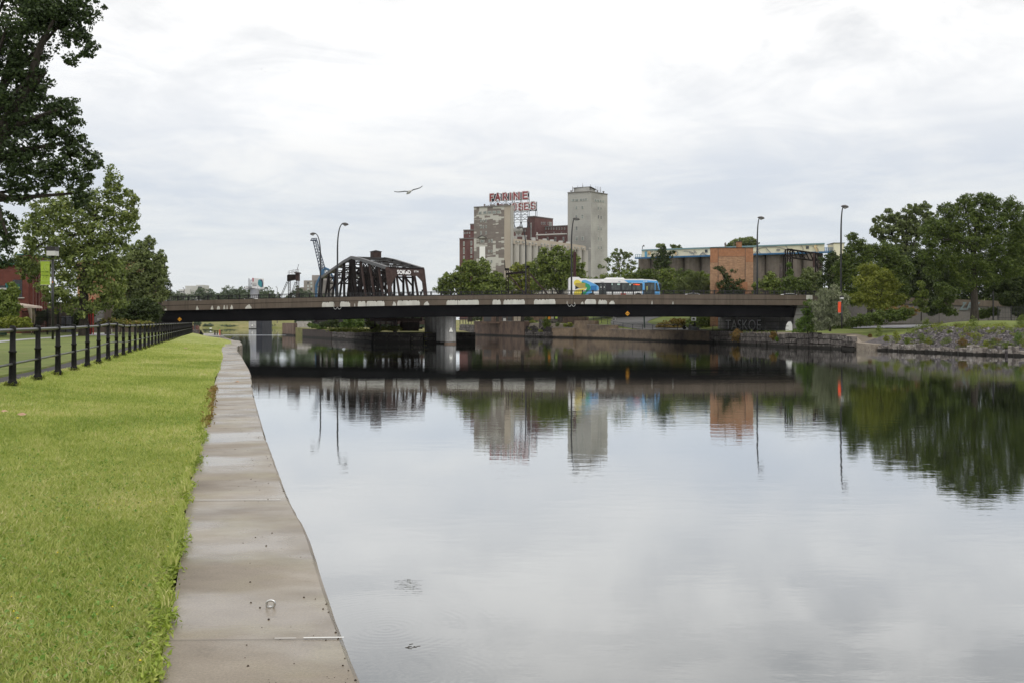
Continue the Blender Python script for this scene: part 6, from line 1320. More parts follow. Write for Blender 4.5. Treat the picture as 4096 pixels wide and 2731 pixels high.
tree('linden_tree','dark mass of trees at the right edge behind the broad park tree',T,'large trees in the right park',124,
  [(4090,1000,60,80),(4110,1100,60,60),(4000,1140,50,40),(4060,1170,70,50),(4130,1200,60,60),(4150,900,70,100)],30000,0.17,LM_dark,base=(4080,3.2),tr=0.3,seed=105)
tree('dark_tree','deep green trees filling the gap below the open poplar',T,'large trees in the right park',142,[(3660,1030,50,40),(3700,1060,60,50),(3640,1090,50,50),(3720,1120,50,45),(3660,1150,50,35),(3690,1180,40,20),(3790,1070,55,55),(3560,1030,60,55),(3800,1140,50,45)],16000,0.18,LM_dark,base=(3680,3.3),tr=0.3,seed=106)
tree('sapling','slim sapling in front of the grey retaining wall',T,None,122,[(3682,1140,18,20),(3688,1175,25,25),(3680,1210,28,20),(3695,1240,25,15)],2600,0.12,LM_green,base=(3685,3.1),tr=0.07,seed=107)
tree('shrub','rounded dark shrub before the retaining wall left of the linden trunk',S_,None,124,[(3790,1180,45,40),(3770,1220,50,30),(3800,1245,40,20),(3760,1150,30,25)],5200,0.12,LM_right,base=(3785,3.2),tr=0.08,seed=108,trunk=False)
tree('juniper','silvery blue green juniper bush beside the orange banner lamp',S_,None,112,[(3290,1180,22,25),(3335,1160,18,25),(3310,1190,45,35),(3370,1200,30,35),(3290,1230,50,40),(3350,1245,50,45),(3300,1285,50,35),(3370,1280,35,30),(3280,1310,30,18)],15000,0.15,LM_jun,base=(3320,2.0),tr=0.12,seed=109,asp=0.2,up=1.1)
tree('sumac_shrub','fresh green sumac at the right end of the bridge below the pale wing wall',S_,None,114,[(3235,1215,25,14),(3225,1245,20,16),(3240,1270,35,16),(3215,1290,35,20),(3235,1312,50,20),(3265,1260,20,12),(3200,1325,30,12)],5200,0.13,LM_bright,base=(3230,1.7),tr=0.06,seed=110,asp=0.28,up=0.4)
tree('shrub','low green shrubs spreading right of the banner lamp',S_,None,112.5,[(3400,1290,50,22),(3350,1310,50,15),(3460,1280,50,26),(3520,1270,50,28),(3320,1315,30,14),(3580,1262,45,28),(3620,1255,35,26)],10500,0.11,LM_right,base=(3460,2.2),tr=0.06,seed=111,trunk=False)
tree('sumac_shrub','shrub with reddish tips at the end of the wet path',S_,None,114,[(3600,1240,50,16),(3640,1250,30,20),(3560,1250,40,14)],2800,0.10,LM_rust,base=(3600,2.8),tr=0.05,seed=112,trunk=False)
tree('shrub','low dark bush before the retaining wall right of the linden trunk',S_,None,125,[(3960,1250,40,18),(3935,1262,25,14)],3600,0.12,LM_right,base=(3950,3.2),tr=0.06,seed=113,trunk=False)
tree('shrub','bush hiding the wall between the sapling and the rounded shrub',S_,None,128,[(3735,1215,28,30),(3728,1245,34,18)],3600,0.12,LM_dark,base=(3730,3.2),tr=0.06,seed=114,trunk=False)
tree('dark_tree','shadowy low branched trees closing the view right of the mesh fence',T,'large trees in the right park',121,[(4060,1130,60,50),(4100,1190,60,55),(4030,1190,45,35),(4085,1245,50,25)],15000,0.15,LM_dark,base=(4090,3.2),tr=0.2,seed=115)
# small plants on the gravel bank
def plant(sx, sy, rx, ry, mt, lb, n=900, D=None, size=0.07, up=0.9, asp=0.22, seed=1):
    if D is None:
        D = 100
        for _ in range(40):
            c = W(sx,sy+ry*0.8,D); g_ = gz(c.x,c.y,1.0); 
            if c.z > g_+0.05: D += 0.6
            elif c.z < g_-0.05: D -= 0.6
    c = W(sx,sy+ry,D); return tree('bank_plant', lb, P_, 'weeds on the gravel bank' , D, [(sx,sy,rx,ry),(sx,sy-ry*0.5,rx*0.6,ry*0.8)], n, size, mt, base=(sx,c.z), tr=0.02, seed=seed, asp=asp, up=up, trunk=False)
pl_ = [(3515,1325,18,22,LM_green,'dark bushy weed at the left end of the gravel'),(3545,1355,12,14,LM_yel,'small yellowish weed low on the gravel, left part'),(3585,1350,20,20,LM_yel,'bright yellow green weed above the white stained ledge'),(3628,1365,14,14,LM_green,'green tuft just above the white stained ledge'),(3705,1300,20,24,LM_green,'bushy weed on the edge of the lawn before the wet path'),(3690,1355,9,20,LM_green,'slender upright weed in the middle of the gravel'),(3712,1368,14,14,LM_yel,'pale tuft low in the middle of the gravel'),
       (3790,1365,22,16,LM_soft,'grey green weed low on the gravel, centre right'),(3850,1370,25,18,LM_rust,'rusty orange weed on the gravel'),(3895,1300,26,30,LM_green,'tall bushy weed below the linden trunk'),(3905,1350,30,22,LM_yel,'wide light green weed right of the rusty one'),(3945,1380,12,18,LM_yel,'thin yellow weed near the water, right part'),(4030,1385,30,16,LM_green,'green clump near the water at right'),(4075,1360,20,34,LM_bright,'tall bright weed at the right edge'),(4085,1290,22,30,LM_green,'bush at the lawn edge at the far right'),(3975,1365,14,12,LM_soft,'small dull weed at right'),(3480,1345,10,8,LM_rust,'tiny brown tuft by the concrete kerb'),(3800,1330,12,8,LM_green,'small tuft high on the gravel')]
for i, q_ in enumerate(pl_): plant(*q_, seed=200+i)
rw = random.Random(31); WP = {0:[],1:[],2:[],3:[]}
for i in range(60):
    u_ = rw.random()*5.6; k = int(u_); p = bpv[k].lerp(bpv[k+1], u_-k); p = p+Vector((0.83,0.56,0))*rw.uniform(0.8,7); r_, h_ = rw.uniform(.2,.5), rw.uniform(.25,.7); kk = rw.choice([0,0,1,2,2,3]); z_ = gz(p.x,p.y)
    for _ in range(200):
        a_ = rw.random()*6.28; q_ = rw.random()**0.5; t_ = rw.random(); WP[kk].append((p.x+r_*q_*math.cos(a_)*(0.5+t_), p.y+r_*q_*math.sin(a_)*(0.5+t_), z_+h_*t_))
for kk, (mt_, lb_) in enumerate(((LM_green,'small green weeds scattered among the rocks of the gravel bank'),(LM_yel,'small yellowish weeds scattered among the rocks of the gravel bank'),(LM_soft,'small dull green weeds scattered among the rocks of the gravel bank'),(LM_rust,'small rusty weeds scattered among the rocks of the gravel bank'))):
    rs = np.random.default_rng(60+kk); P = np.array(WP[kk]); Nn = rs.normal(size=P.shape); Nn /= np.linalg.norm(Nn,axis=1)[:,None]; tag(leafmesh('bank_weeds', mt_, None, P, Nn, 0.07, 0.22, rs, up=0.9), lb_, 'weeds', kind='stuff')
P = []
for i in range(17000):
    u_ = rw.random()*5.6; k = int(u_); p = bpv[k].lerp(bpv[k+1], u_-k); s_ = 5.2+2.2*rw.random()+0.9*math.sin(u_*9)+0.6*math.sin(u_*23) if rw.random() < 0.7 else 0.7+1.1*rw.random()+0.5*math.sin(u_*17)
    if s_ < 3 and math.sin(u_*11)+math.sin(u_*4.3) < 0.2: continue
    p = p+Vector((0.83,0.56,0))*s_; P.append((p.x,p.y,gz(p.x,p.y)+0.30*rw.random()**1.5))
rs = np.random.default_rng(91); P = np.array(P); Nn = rs.normal(size=P.shape); Nn /= np.linalg.norm(Nn,axis=1)[:,None]
tag(leafmesh('bank_grass', LM_yel, None, P, Nn, 0.10, 0.14, rs, up=1.2),'ragged uncut grass and weeds along the top and foot of the gravel bank','grass',kind='stuff')
mb_ = [(2955,1345,30,28,131,LM_rust,'orange and green bush hanging over the quay under the bridge'),(3095,1343,16,14,119.5,LM_rust,'smaller orange tinged bush on the quay near the abutment'),(3108,1356,7,8,119,LM_bright,'tiny bright tuft growing from the quay face')]
for i, (sx,sy,rx,ry,D,mt,lb) in enumerate(mb_): tree('quay_bush', lb, S_, None, D, [(sx,sy,rx,ry*0.8),(sx-rx*.2,sy-ry*.5,rx*.6,ry*.6),(sx+rx*.1,sy+ry*.5,rx*.5,ry*.6)], 1700 if rx > 10 else 300, 0.12, mt, base=(sx,0.3), tr=0.03, seed=230+i, trunk=False)
for i,(sx,h) in enumerate(((2975,8),(2982,9),(2992,5),(3030,6),(3047,7),(3062,9),(3068,6),(3080,8),(3006,17))):
    D=127-(sx-2975)*0.09; c=W(sx,1332,D); t=tree('quay_weed', ['first pale green spike right of the orange quay bush','second pale green spike right of the orange quay bush','short tuft right of the two spikes on the quay','low spike in the middle of the quay edge','thin spike in the middle of the quay edge','tall pale spike left of the small orange bush','short spike beside the tall pale one','spikes just left of the small orange bush','tallest thin weed with a pale head on the quay'][i], P_, 'weeds along the quay edge', D, [(sx,1331-h*0.5,2.2,h*0.6)], 60, 0.10, LM_soft, base=(sx,c.z-0.1), tr=0.02, seed=250+i, up=1.4, asp=0.15, trunk=False)
# island vegetation
isl_ = [([(1330,1290,25,16),(1345,1305,25,14),(1300,1300,25,12)],166,LM_dark,'dark bush on the island below the truss, left of the bright one'),([(1400,1290,40,22),(1420,1305,38,18),(1385,1308,28,16),(1440,1290,22,18)],157,LM_bright,'bright green bush in the middle of the island'),([(1480,1290,20,20),(1495,1303,22,12)],150,LM_green,'shrub on the island right of the bright bush'),([(1530,1314,35,8),(1575,1314,35,8),(1500,1322,30,6)],146,LM_yel,'tall grasses on the island before the steel staging'),([(1260,1306,25,8),(1285,1312,25,8),(1240,1300,12,8)],180,LM_bright,'low bright growth on the left of the island'),([(1370,1320,60,6),(1440,1322,50,6)],152,LM_yel,'low yellow green fringe along the island edge')]
for i,(bl,D,mt,lb) in enumerate(isl_): tree('island_shrub', lb, S_, None, D, bl, 2600, 0.14, mt, base=(bl[0][0],1.35), tr=0.06, seed=270+i, trunk=i<3)
cen_ = [([(2105,1275,25,14),(2125,1290,25,14),(2098,1290,20,12)],199,LM_dark,'dark bush beside the rust streaked wall in the gap of the quay'),([(2185,1288,15,16),(2190,1305,18,14)],186,LM_green,'green bush in front of the old masonry block'),([(2128,1316,16,9),(2150,1310,12,10)],192,LM_yel,'yellow green tuft low in the quay gap'),([(2132,1288,12,6)],194,LM_yel,'yellow tuft in the middle of the quay gap'),([(2262,1302,10,6),(2280,1300,10,9)],180.5,LM_yel,'yellow grass on the low concrete ledge'),([(2230,1298,8,10)],181,LM_soft,'grey green weed left on the low concrete ledge'),([(2165,1325,14,6)],187,LM_yel,'low tuft near the waterline of the quay gap')]
for i,(bl,D,mt,lb) in enumerate(cen_): tree('quay_bush', lb, S_, None, D, bl, 1100 if i < 2 else 350, 0.17, mt, base=(bl[0][0],1.0), tr=0.05, seed=290+i, trunk=False)
cen2 = [([(2670,1300,40,14),(2720,1290,45,16),(2690,1312,60,12),(2640,1310,20,8)],158,LM_gold,'yellow and brown tinged bushes on the slope left of the white square sign'),([(2790,1285,45,22),(2830,1280,30,20),(2810,1308,50,16),(2760,1305,30,16)],156,LM_green,'green bushes on the slope right of the white square sign')]
for i,(bl,D,mt,lb) in enumerate(cen2): tree('slope_shrub', lb, S_, None, D, bl, 5200, 0.15, mt, base=(bl[0][0],2.0), tr=0.06, seed=300+i, trunk=False)
# far bank scrub left, under the bridge
for i,(sx,sy,rx,ry,lb) in enumerate(((790,1296,14,10,'dark scrub on the far bank beside the brick stub'),(830,1303,22,6,'low green scrub on the far waterline, left'),(920,1307,40,4,'low green fringe on the far waterline, middle'),(1060,1306,50,5,'low green fringe on the far waterline, right'))):
    tree('bank_scrub', lb, S_, 'scrub along the far waterline', 414, [(sx,sy,rx,ry)], 900, 0.3, LM_haze, base=(sx,0.3), tr=0.05, seed=310+i, trunk=False)

rs = np.random.default_rng(77)
def mass(name, label, boxes, n, size, mat):
    P = []
    tot = sum((b[1]-b[0]) for b in boxes)
    for s0, s1, D0_, D1_, z0_, z1_ in boxes:
        m = int(n*(s1-s0)/tot); d = D0_+(D1_-D0_)*rs.random(m); s = s0+(s1-s0)*rs.random(m); zt = z0_+(z1_-z0_)*(0.75+0.25*np.sin(s*0.09)*np.cos(s*0.037)); P.append(np.stack([(s-HX)/F*d, d, z0_+(zt-z0_)*rs.random(m)**0.7],1))
    P = np.concatenate(P); Nn = rs.normal(size=P.shape); Nn[:,2] = np.abs(Nn[:,2]); Nn /= np.linalg.norm(Nn,axis=1)[:,None]; o = leafmesh(name, mat, None, P, Nn, size, 0.5, rs); tag(o, label, kind='stuff', cat='scrub')
mass('far_scrub_fill','continuous scrub and low wood along the top of the far bank',[(520,1110,456,476,2.0,15.0),(1110,1300,456,476,2.0,18.5),(1180,1720,300,320,1.0,8.0)],34000,0.6,LM_haze)  # bank wood added mainly for its reflection, raised until no sky shows there
mass('undergrowth','dense undergrowth along the road slope behind the bridge',[(1880,2330,206,214,3.0,8.6),(2330,2860,188,196,4.2,10.0),(2860,3260,158,162,3.0,7.4),(3560,4300,150,158,3.5,14.0)],70000,0.26,LM_dark)  # added to block sky in the water reflection; rightmost box shows behind the park

# ================================================================ LEFT BANK OBJECTS
Dl = 108.0
M_red = brickm('red_brick', (0.15,0.035,0.024), (0.12,0.03,0.022), (0.15,0.07,0.055), 0.24, 0.085, msize=0.012, bmp=0, stain=(0.11,0.03,0.022)); M_teal = pm('teal_cornice', (0.03,0.13,0.12), 0.5); M_glk = pm('dark_glass', (0.015,0.015,0.018), 0.15, spec=0.6)
x6 = lambda x, D=Dl: X(x/3.36, D); z6_ = lambda y, D=Dl: Z(950+y/3.36, D)
RBd = thing('red_brick_building','dark red brick building with green cornice behind the ivy at far left','building',(x6(250),Dl+4,1.7))
fp = [(x6(-300),Dl),(x6(385),Dl),(X(183,128),128),(X(183,128)-30,134)]
MB().foot(fp, 1.7, [z6_(350),z6_(350),Z(1052,128),Z(1052,128)]).build('wall', M_red, RBd)
mb = MB(); mb.bar((x6(-300),Dl-.15,z6_(348)),(x6(385)+.1,Dl-.15,z6_(348)),0.35,0.35); mb.bar((x6(385)+.15,Dl,z6_(348)),(X(183,128)+.15,128,Z(1052,128)),0.35,0.35); mb.build('cornice', M_teal, RBd)
MB().box(x6(165),x6(345),Dl+1,Dl+6,z6_(352),z6_(232)).build('roof_house', M_red, RBd); MB().box(x6(160),x6(350),Dl+.9,Dl+6.1,z6_(232),z6_(216)).build('cornice', M_teal, RBd)
MB().xz([(x6(215),z6_(216)),(x6(345),z6_(216)),(x6(278),z6_(120))], Dl+3, Dl+3.1).build('skylight', M_winp, RBd)
MB().box(x6(178),x6(300),Dl-.05,Dl+.1,z6_(808),z6_(572)).build('window', M_glk, RBd); MB().box(x6(170),x6(330),Dl-.12,Dl,z6_(820),z6_(810)).build('window_sill', M_peel, RBd)
A_, B_ = Vector((x6(385),Dl,0)), Vector((X(183,128),128,0)); dd_ = B_-A_; nn_ = Vector((dd_.y,-dd_.x,0)).normalized()
for k in range(6):
    t0 = 0.03+k*0.165
    p, q_ = A_+dd_*t0, A_+dd_*(t0+0.05); MB().foot([tuple((p+nn_*.35)[:2]),tuple((q_+nn_*.35)[:2]),tuple(q_[:2]),tuple(p[:2])],1.7,z6_(352)-0.6).build('pilaster', M_red, RBd)
    if k < 5:
        for m_ in (0,1):
            p, q_ = A_+dd_*(t0+0.065+m_*0.045), A_+dd_*(t0+0.1+m_*0.045); zt = 8.2
            w = MB().foot([tuple((p+nn_*.04)[:2]),tuple((q_+nn_*.04)[:2]),tuple(q_[:2]),tuple(p[:2])],5.6,10.0).build('window', M_glk, RBd)
            MB().foot([tuple((p+nn_*.12)[:2]),tuple((q_+nn_*.12)[:2]),tuple(q_[:2]),tuple(p[:2])],5.35,5.6).build('sill', M_peel, RBd)
            MB().foot([tuple((p+nn_*.04)[:2]),tuple((q_+nn_*.04)[:2]),tuple(q_[:2]),tuple(p[:2])],1.9,3.6).build('window', M_glk, RBd)
# shed under the ivy
sh = thing('shed','small shed with a teal frame and white shutter above the ivy','shed',(X(0,85),89,1.8)); MB().foot(rfoot(-160,28,87,92),1.8,Z(1140,85)).build('wall', pm('shed_green',(0.02,0.05,0.03),0.8), sh); MB().box(X(26,85),X(32,85),84.8,87,Z(1186,85),Z(1134,85)).build('corner_post', M_teal, sh); MB().box(X(-100,84.9),X(26,84.9),84.8,84.95,Z(1170,85),Z(1144,85)).build('window', M_glk, sh); MB().box(X(-100,84.7),X(27,84.7),84.6,84.85,Z(1160,85),Z(1153,85)).build('shutter', M_fw, sh)
# canopy tent
tt = thing('canopy_tent','beige pop up canopy with tied drapes between ivy and red building','tent',(X(62,95),95,1.75)); M_cloth = nm('beige_cloth',(0.40,0.32,0.26),(0.5,0.41,0.34),2,0.9)
xa, xb, xm = X(72,95)-3, X(132,95), X(72,95); mb = MB(); z0_, z1_, zt = Z(1233,95), Z(1225,95), Z(1206,95)
q_ = [(xa,93,z1_),(xb-0.1,93,z1_),(xb-0.1,97,z1_),(xa,97,z1_),(X(74,95)-1.0,95,zt),(xa,93,z0_),(xb,93,z0_),(xb,97,z0_),(xa,97,z0_)]
mb.add(q_, [(0,1,4),(1,2,4),(2,3,4),(3,0,4),(0,5,6,1),(1,6,7,2),(2,7,8,3),(3,8,5,0)]); mb.build('canopy', M_cloth, tt)
for xx, yy in ((X(118,93),93),(X(133,97),97)): MB().tube([(xx,yy,z0_),(xx+.12,yy,z0_-0.7),(xx+.2,yy,1.9)],[0.2,0.14,0.03],7).build('drape', M_cloth, tt); MB().tube([(xx+.1,yy,z0_),(xx+.22,yy,1.75)],0.03,6).build('pole', M_iron, tt)
# black iron gate and fence
Dg = 97
gte = thing('garden_fence','black wrought iron garden fence and gate with a white cloth hung behind','fence',(X(190,Dg),Dg,1.7))
mb = MB(); 
for k in range(60):
    sx = 88+k*3.4; zt = Z(1240+6*math.sin(k*0.5)**2,Dg); mb.bar((X(sx,Dg),Dg,1.7),(X(sx,Dg),Dg,zt),0.035)
for sy in (1248,1272,1300): mb.bar((X(88,Dg),Dg,Z(sy,Dg)),(X(290,Dg),Dg,Z(sy,Dg)),0.06)
mb.build('bars', M_iron, gte)
for sx in (232,190,140,290): MB().bar((X(sx,Dg),Dg,1.7),(X(sx,Dg),Dg,Z(1234,Dg)),0.14).build('fence_post', M_iron, gte)
mb = MB(); 
for a,b_ in ((246,262),(264,290)):
    n=8
    for k in range(n):
        xa_,xb_ = X(a+(b_-a)*k/n,Dg+.3), X(a+(b_-a)*(k+1)/n,Dg+.3); y0_,y1_ = Dg+.3+.06*(k%2), Dg+.3+.06*((k+1)%2)
        mb.add([(xa_,y0_,1.9),(xb_,y1_,1.9),(xb_,y1_,Z(1266,Dg)),(xa_,y0_,Z(1266,Dg))],[(0,1,2,3)])
tag(mb.build('hanging_cloth', nm('pale_cloth',(0.4,0.4,0.5),(0.55,0.55,0.62),3,0.9)), 'pale cloth sheets hanging behind the black iron gate','cloth')
# red posts, red container, grey block wall with a caption box
t = thing('red_gate','tall red post beside a dark red gate next to the grey block wall','gate',(X(370,98),98,1.7)); M_rdp = pm('red_paint',(0.30,0.02,0.015),0.5)
MB().bar((X(373,98),98,1.7),(X(371,98),98,Z(1188,98)),0.09).build('post', M_rdp, t)
mb = MB(); mb.box(X(340,98.3),X(368,98.3),98.2,98.3,1.7,Z(1252,98)); mb.build('gate_panel', pm('gate_dark_red',(0.06,0.012,0.012),0.6), t)
for sx in (346,354,362): MB().bar((X(sx,98),98,1.7),(X(sx,98),98,Z(1246,98)),0.035).build('bar', M_rdp, t)
M_gblk = nm('grey_block',(0.22,0.21,0.205),(0.30,0.29,0.28),1.5,0.9); bw = thing('block_wall','grey concrete block end wall of the bridge with a white caption box','wall',(X(396,100),101,1.7))
for a,b_,zt,zb_ in ((378,417,1216,1234),(378,417,1236,1253),(378,417,1255,1310)): MB().foot(rfoot(a,b_,100,103),Z(zb_,100),Z(zt,100)).build('block', M_gblk, bw)
MB().foot(rfoot(418,445,99.6,103),1.6,Z(1210,100)).build('pillar', M_para, bw)
mb = MB(); mb.box(X(470,127),X(-500,127)-20,127,131,1.5,4.9) if False else None
t = thing('white_box','small white sign box with a dark mark on the grey block wall','box',(X(399,99.9),99.8,Z(1284,99.9))); MB().box(X(390,99.8),X(408,99.8),99.7,99.98,Z(1284,99.8),Z(1274,99.8)).build('casing', M_fw, t); MB().box(X(397,99.6),X(403,99.6),99.66,99.695,Z(1281,99.8),Z(1278,99.8)).build('mark', M_roof, t)
# approach embankment wall hidden by trees at left, tan building behind
mb = MB(); mb.foot([(-49.0,131.3),(-49.0,150),(-140,150),(-140,131.3)], 1.0, 5.4); tag(mb.build('approach_ramp', M_para), 'brown approach ramp wall hidden behind the left trees', 'wall')
tb = thing('tan_building','orange tan building glimpsed through the left trees','building',(X(430,158),160,2)); MB().box(X(310,158),X(552,158),158,170,2,Z(1046,158)).build('wall', nm('tan_wall',(0.36,0.19,0.10),(0.42,0.24,0.14),0.3,0.9), tb); MB().box(X(308,158),X(554,158),157.8,170.2,Z(1046,158),Z(1043,158)).build('coping', M_steelb, tb)
# lamp with banner
def banner_lamp(sx, D, zb, ztop, bx0, bx1, by0, by1, col, label, marks, hw):
    x = X(sx,D); t = thing('park_lamp', label, 'park lamp', (x,D,zb)); r = 0.085
    MB().tube([(x,D,zb),(x,D,ztop-0.9)],r,12).build('pole', M_pole, t, smooth=True)
    h = hw; zt = ztop
    cap = MB(); cap.foot([(x-h,D-h),(x+h,D-h),(x+h,D+h),(x-h,D+h)], zt-h*1.0, zt); cap.build('lamp_hood', nm('hood_dark',(0.02,0.018,0.018),(0.035,0.03,0.03),3,0.4), t)
    g = MB(); g.foot([(x-h*.98,D-h*.98),(x+h*.98,D-h*.98),(x+h*.98,D+h*.98),(x-h*.98,D+h*.98)], zt-h*2.1, zt-h*1.01); gl = pm('lamp_diffuser',(0.5,0.5,0.48),0.15,spec=0.6); g.build('lamp_glass', gl, t)
    MB().lathe((x,D,zt-h*2.6),[(r,0),(h*.5,h*.4),(h*.2,h*0.6),(h*.15,h*1.0)],12).build('neck', M_pole, t)
    b = thing('banner', marks[0], 'banner', (X((bx0+bx1)/2,D),D,Z(by1,D))); mb = MB(); nx = 6; ny = 10; q_ = []
    for j in range(ny+1):
        for i in range(nx+1):
            u_, v_ = i/nx, j/ny; q_.append((X(bx0+(bx1-bx0)*u_,D), D+0.05*math.sin(u_*5+v_*3)*math.sin(v_*3.1), Z(by0+(by1-by0)*v_,D)))
    mb.add(q_, [(j*(nx+1)+i,(j+1)*(nx+1)+i,(j+1)*(nx+1)+i+1,j*(nx+1)+i+1) for j in range(ny) for i in range(nx)]); mb.build('cloth', col, b, smooth=True)
    mb = MB(); mb.bar((X(bx0-1,D),D,Z(by0-1,D)),(x,D,Z(by0-1,D)),0.035); mb.bar((X(bx0,D),D,Z(by1+1,D)),(x,D,Z(by1+1,D)),0.035); mb.build('banner_arm', M_white, b)
    return t, b
M_ban = nm('banner_green', (0.26,0.36,0.03), (0.33,0.43,0.06), 0.9, 0.7, stretch=(1,1,2)); M_banr = nm('banner_orange', (0.62,0.06,0.02), (0.75,0.11,0.04), 3, 0.7)
LPt, bn = banner_lamp(211,71,1.72,Z(988,71),162,199,1046,1140,M_ban,'dark park lamp with a square glass head and green banner on the left lawn',['lime green banner with two lines of dark lettering on the lawn lamp'],0.31)
M_bt = pm('banner_text_dark', (0.05,0.09,0.01), 0.7); mb = MB(); Db_ = 70.9
text_into(mb, 'PARCS CANADA', 0.062*1.35, (X(165,Db_),Db_,Z(1090,Db_)), (1,0,0),(0,0,1),0,0.004,depth=0.002,sxs=0.86); text_into(mb, 'PARKS CANADA', 0.062*1.35, (X(165,Db_),Db_,Z(1104,Db_)), (1,0,0),(0,0,1),0,0.004,depth=0.002,sxs=0.84)
for sx, sy in ((174,1074),(186,1074),(174,1111),(186,1111)): mb.box(X(sx-1,Db_),X(sx+1,Db_),Db_,Db_+.01,Z(sy+1,Db_),Z(sy-1,Db_))
mb.build('lettering', M_bt, bn); mb = MB()
mb.tube([(X(188+11*math.cos(k*0.35),Db_),Db_+.02,Z(1069-14*math.sin(k*0.35),Db_)) for k in range(3,16)],0.012,5); mb.tube([(X(165,Db_),Db_+.01,Z(1124,Db_)),(X(185,Db_),Db_+.01,Z(1126,Db_)),(X(198,Db_),Db_+.01,Z(1122,Db_))],0.012,5); mb.build('emblem', pm('banner_pale',(0.36,0.44,0.16)), bn)
mb = MB(); text_into(mb, 'A', 0.16, (X(207.6,Db_),Db_-.03,Z(1132,Db_)), (1,0,0),(0,0,1),0,0.006,depth=0.004); mb.build('letter', pm('orange_letter',(0.6,0.2,0.02)), LPt)
banner_lamp(3367,110,2.2,Z(1184,110),3352,3364,1208,1251,M_banr,'park lamp with a square head and orange banner before the juniper',['narrow orange red banner on the lamp beside the juniper'],0.17)
mb = MB(); mb.bar((X(3973,118),118,3.1),(X(3973,118),118,Z(1165,118)),0.13); tag(mb.build('park_post', M_pole), 'thin dark post right of the linden trunk', 'post')
fn = thing('park_fence','black mesh fence under the dark trees at the right edge','fence',(X(4040,119),119,3.1)); mb = MB()
for k in range(26): mb.bar((X(3992+k*6,119),119,3.0),(X(3992+k*6,119),119,Z(1228,119)),0.03)
for sy in (1228,1250,1272): mb.bar((X(3992,119),119,Z(sy,119)),(X(4140,119),119,Z(sy,119)),0.04)
mb.build('mesh', M_iron, fn)
for sx in (3992,4045,4098): MB().bar((X(sx,119),119,3.0),(X(sx,119),119,Z(1224,119)),0.1).build('fence_post', M_iron, fn)
# white block and stub on the left lawn
p = G(443,1330,1.72); tag(MB().box(p.x-.13,p.x+.13,p.y-.1,p.y+.1,1.7,1.7+0.38).build('marker_block', M_fw), 'small cream marker block on the lawn behind the fence', 'marker')
# ================================================================ under the bridge on the left
rl = thing('small_railing','short black railing at the end of the walkway near the water','railing',(X(875,165),165,0.7)); yy = 165
zt_, zb_ = Z(1322.5,yy), Z(1341.5,yy)
for sx in (858,863.5,870,884): MB().tube([(X(sx,yy),yy,zb_),(X(sx,yy),yy,zt_)],[0.08,0.06],8).build('post', M_ironr, rl)
MB().bar((X(856,yy),yy,zt_),(X(887,yy),yy,zt_-0.05),0.07).build('rail', M_iron, rl)
c = (X(879,164),164,Z(1341.5,164)); bo = thing('orange_post','orange hydrant-like post with a domed cap by the short railing','post',c); MB().lathe(c,[(0.10,0),(0.10,0.15),(0.085,0.2),(0.085,0.62),(0.12,0.66),(0.12,0.72),(0.06,0.82),(0.05,0.95)],12).build('body', pm('faded_orange',(0.55,0.10,0.05),0.6), bo)
MB().lathe((c[0],c[1],c[2]+.64),[(0.13,0),(0.13,.07)],12).build('collar', pm('collar_pale',(0.6,0.25,0.15),0.6), bo)
# person sitting with back to the camera
D = 168; c = Vector((X(804,D),D,Z(1339,D)-0.15)); me = bpy.data.meshes.new('person')
V = [(0,0,0.12),(0,0,0.32),(0,-0.02,0.52),(0,0.02,0.66),(0,0.03,0.76),(0,0.02,0.86),(-.19,0,0.55),(-.26,.05,0.33),(-.2,.22,0.2),(.19,0,0.55),(.26,.05,0.33),(.2,.22,0.2),(-.13,.1,.12),(-.17,.45,.32),(-.16,.55,.04),(.13,.1,.12),(.17,.45,.32),(.16,.55,.04)]
E = [(0,1),(1,2),(2,3),(3,4),(4,5),(2,6),(6,7),(7,8),(2,9),(9,10),(10,11),(0,12),(12,13),(13,14),(0,15),(15,16),(16,17)]
me.from_pydata([tuple(Vector(v)) for v in V], E, []); me.materials.append(nm('black_clothing',(0.008,0.008,0.009),(0.015,0.015,0.016),5,0.9)); po = bpy.data.objects.new('person', me); COL.objects.link(po); po.location = c
sk = po.modifiers.new('skin','SKIN'); rad = [.19,.18,.19,.065,.1,.09,.075,.06,.045,.075,.06,.045,.1,.075,.06,.1,.075,.06]
for v, r_ in zip(me.skin_vertices[0].data, rad): v.radius = (r_,r_*0.85)
me.skin_vertices[0].data[0].use_root = True; po.modifiers.new('sub','SUBSURF').levels = 2; po.modifiers['sub'].render_levels = 2
tag(po, 'person in black sitting with their back turned at the end of the lawn', 'person')
# stone ledge, bricks near person
mb = MB(); mb.foot([(X(770,205),205),(X(796,205),205),(X(796,207),207),(X(770,207),207)], 0, Z(1319.5,205)); tag(mb.build('low_wall', M_stone), 'low stone ledge beside the seated person', 'wall')
st = thing('brick_stub','red brick pillars with dark slots beyond the fence end under the bridge','wall',(X(782,209),209,0)); MB().box(X(770,209),X(792,209),209,210,0,Z(1303,209)).build('brickwork', brickm('stub_brick',(0.17,0.06,0.04),(0.13,0.05,0.035),(0.2,0.12,0.1),0.3,0.1,bmp=0), st); MB().box(X(776.5,208.9),X(781.5,208.9),208.8,208.95,0.2,Z(1296,209)).build('slot', M_roof, st); MB().box(X(772,208.8),X(783,208.8),208.7,209.9,Z(1298,209),Z(1295,209)).build('cap', M_steel, st)
mb = MB(); c = W(842,1314,330); mb.add([tuple(c+Vector(q_)) for q_ in ((-.5,0,0),(0,0,-.1),(.6,0,.03),(0.1,.3,.16),(-.25,.2,.12))],[(0,1,3,4),(1,2,3),(0,4,3,2,1)]); tag(mb.build('small_boat', M_bw), 'tiny white boat on the far water under the bridge', 'boat')
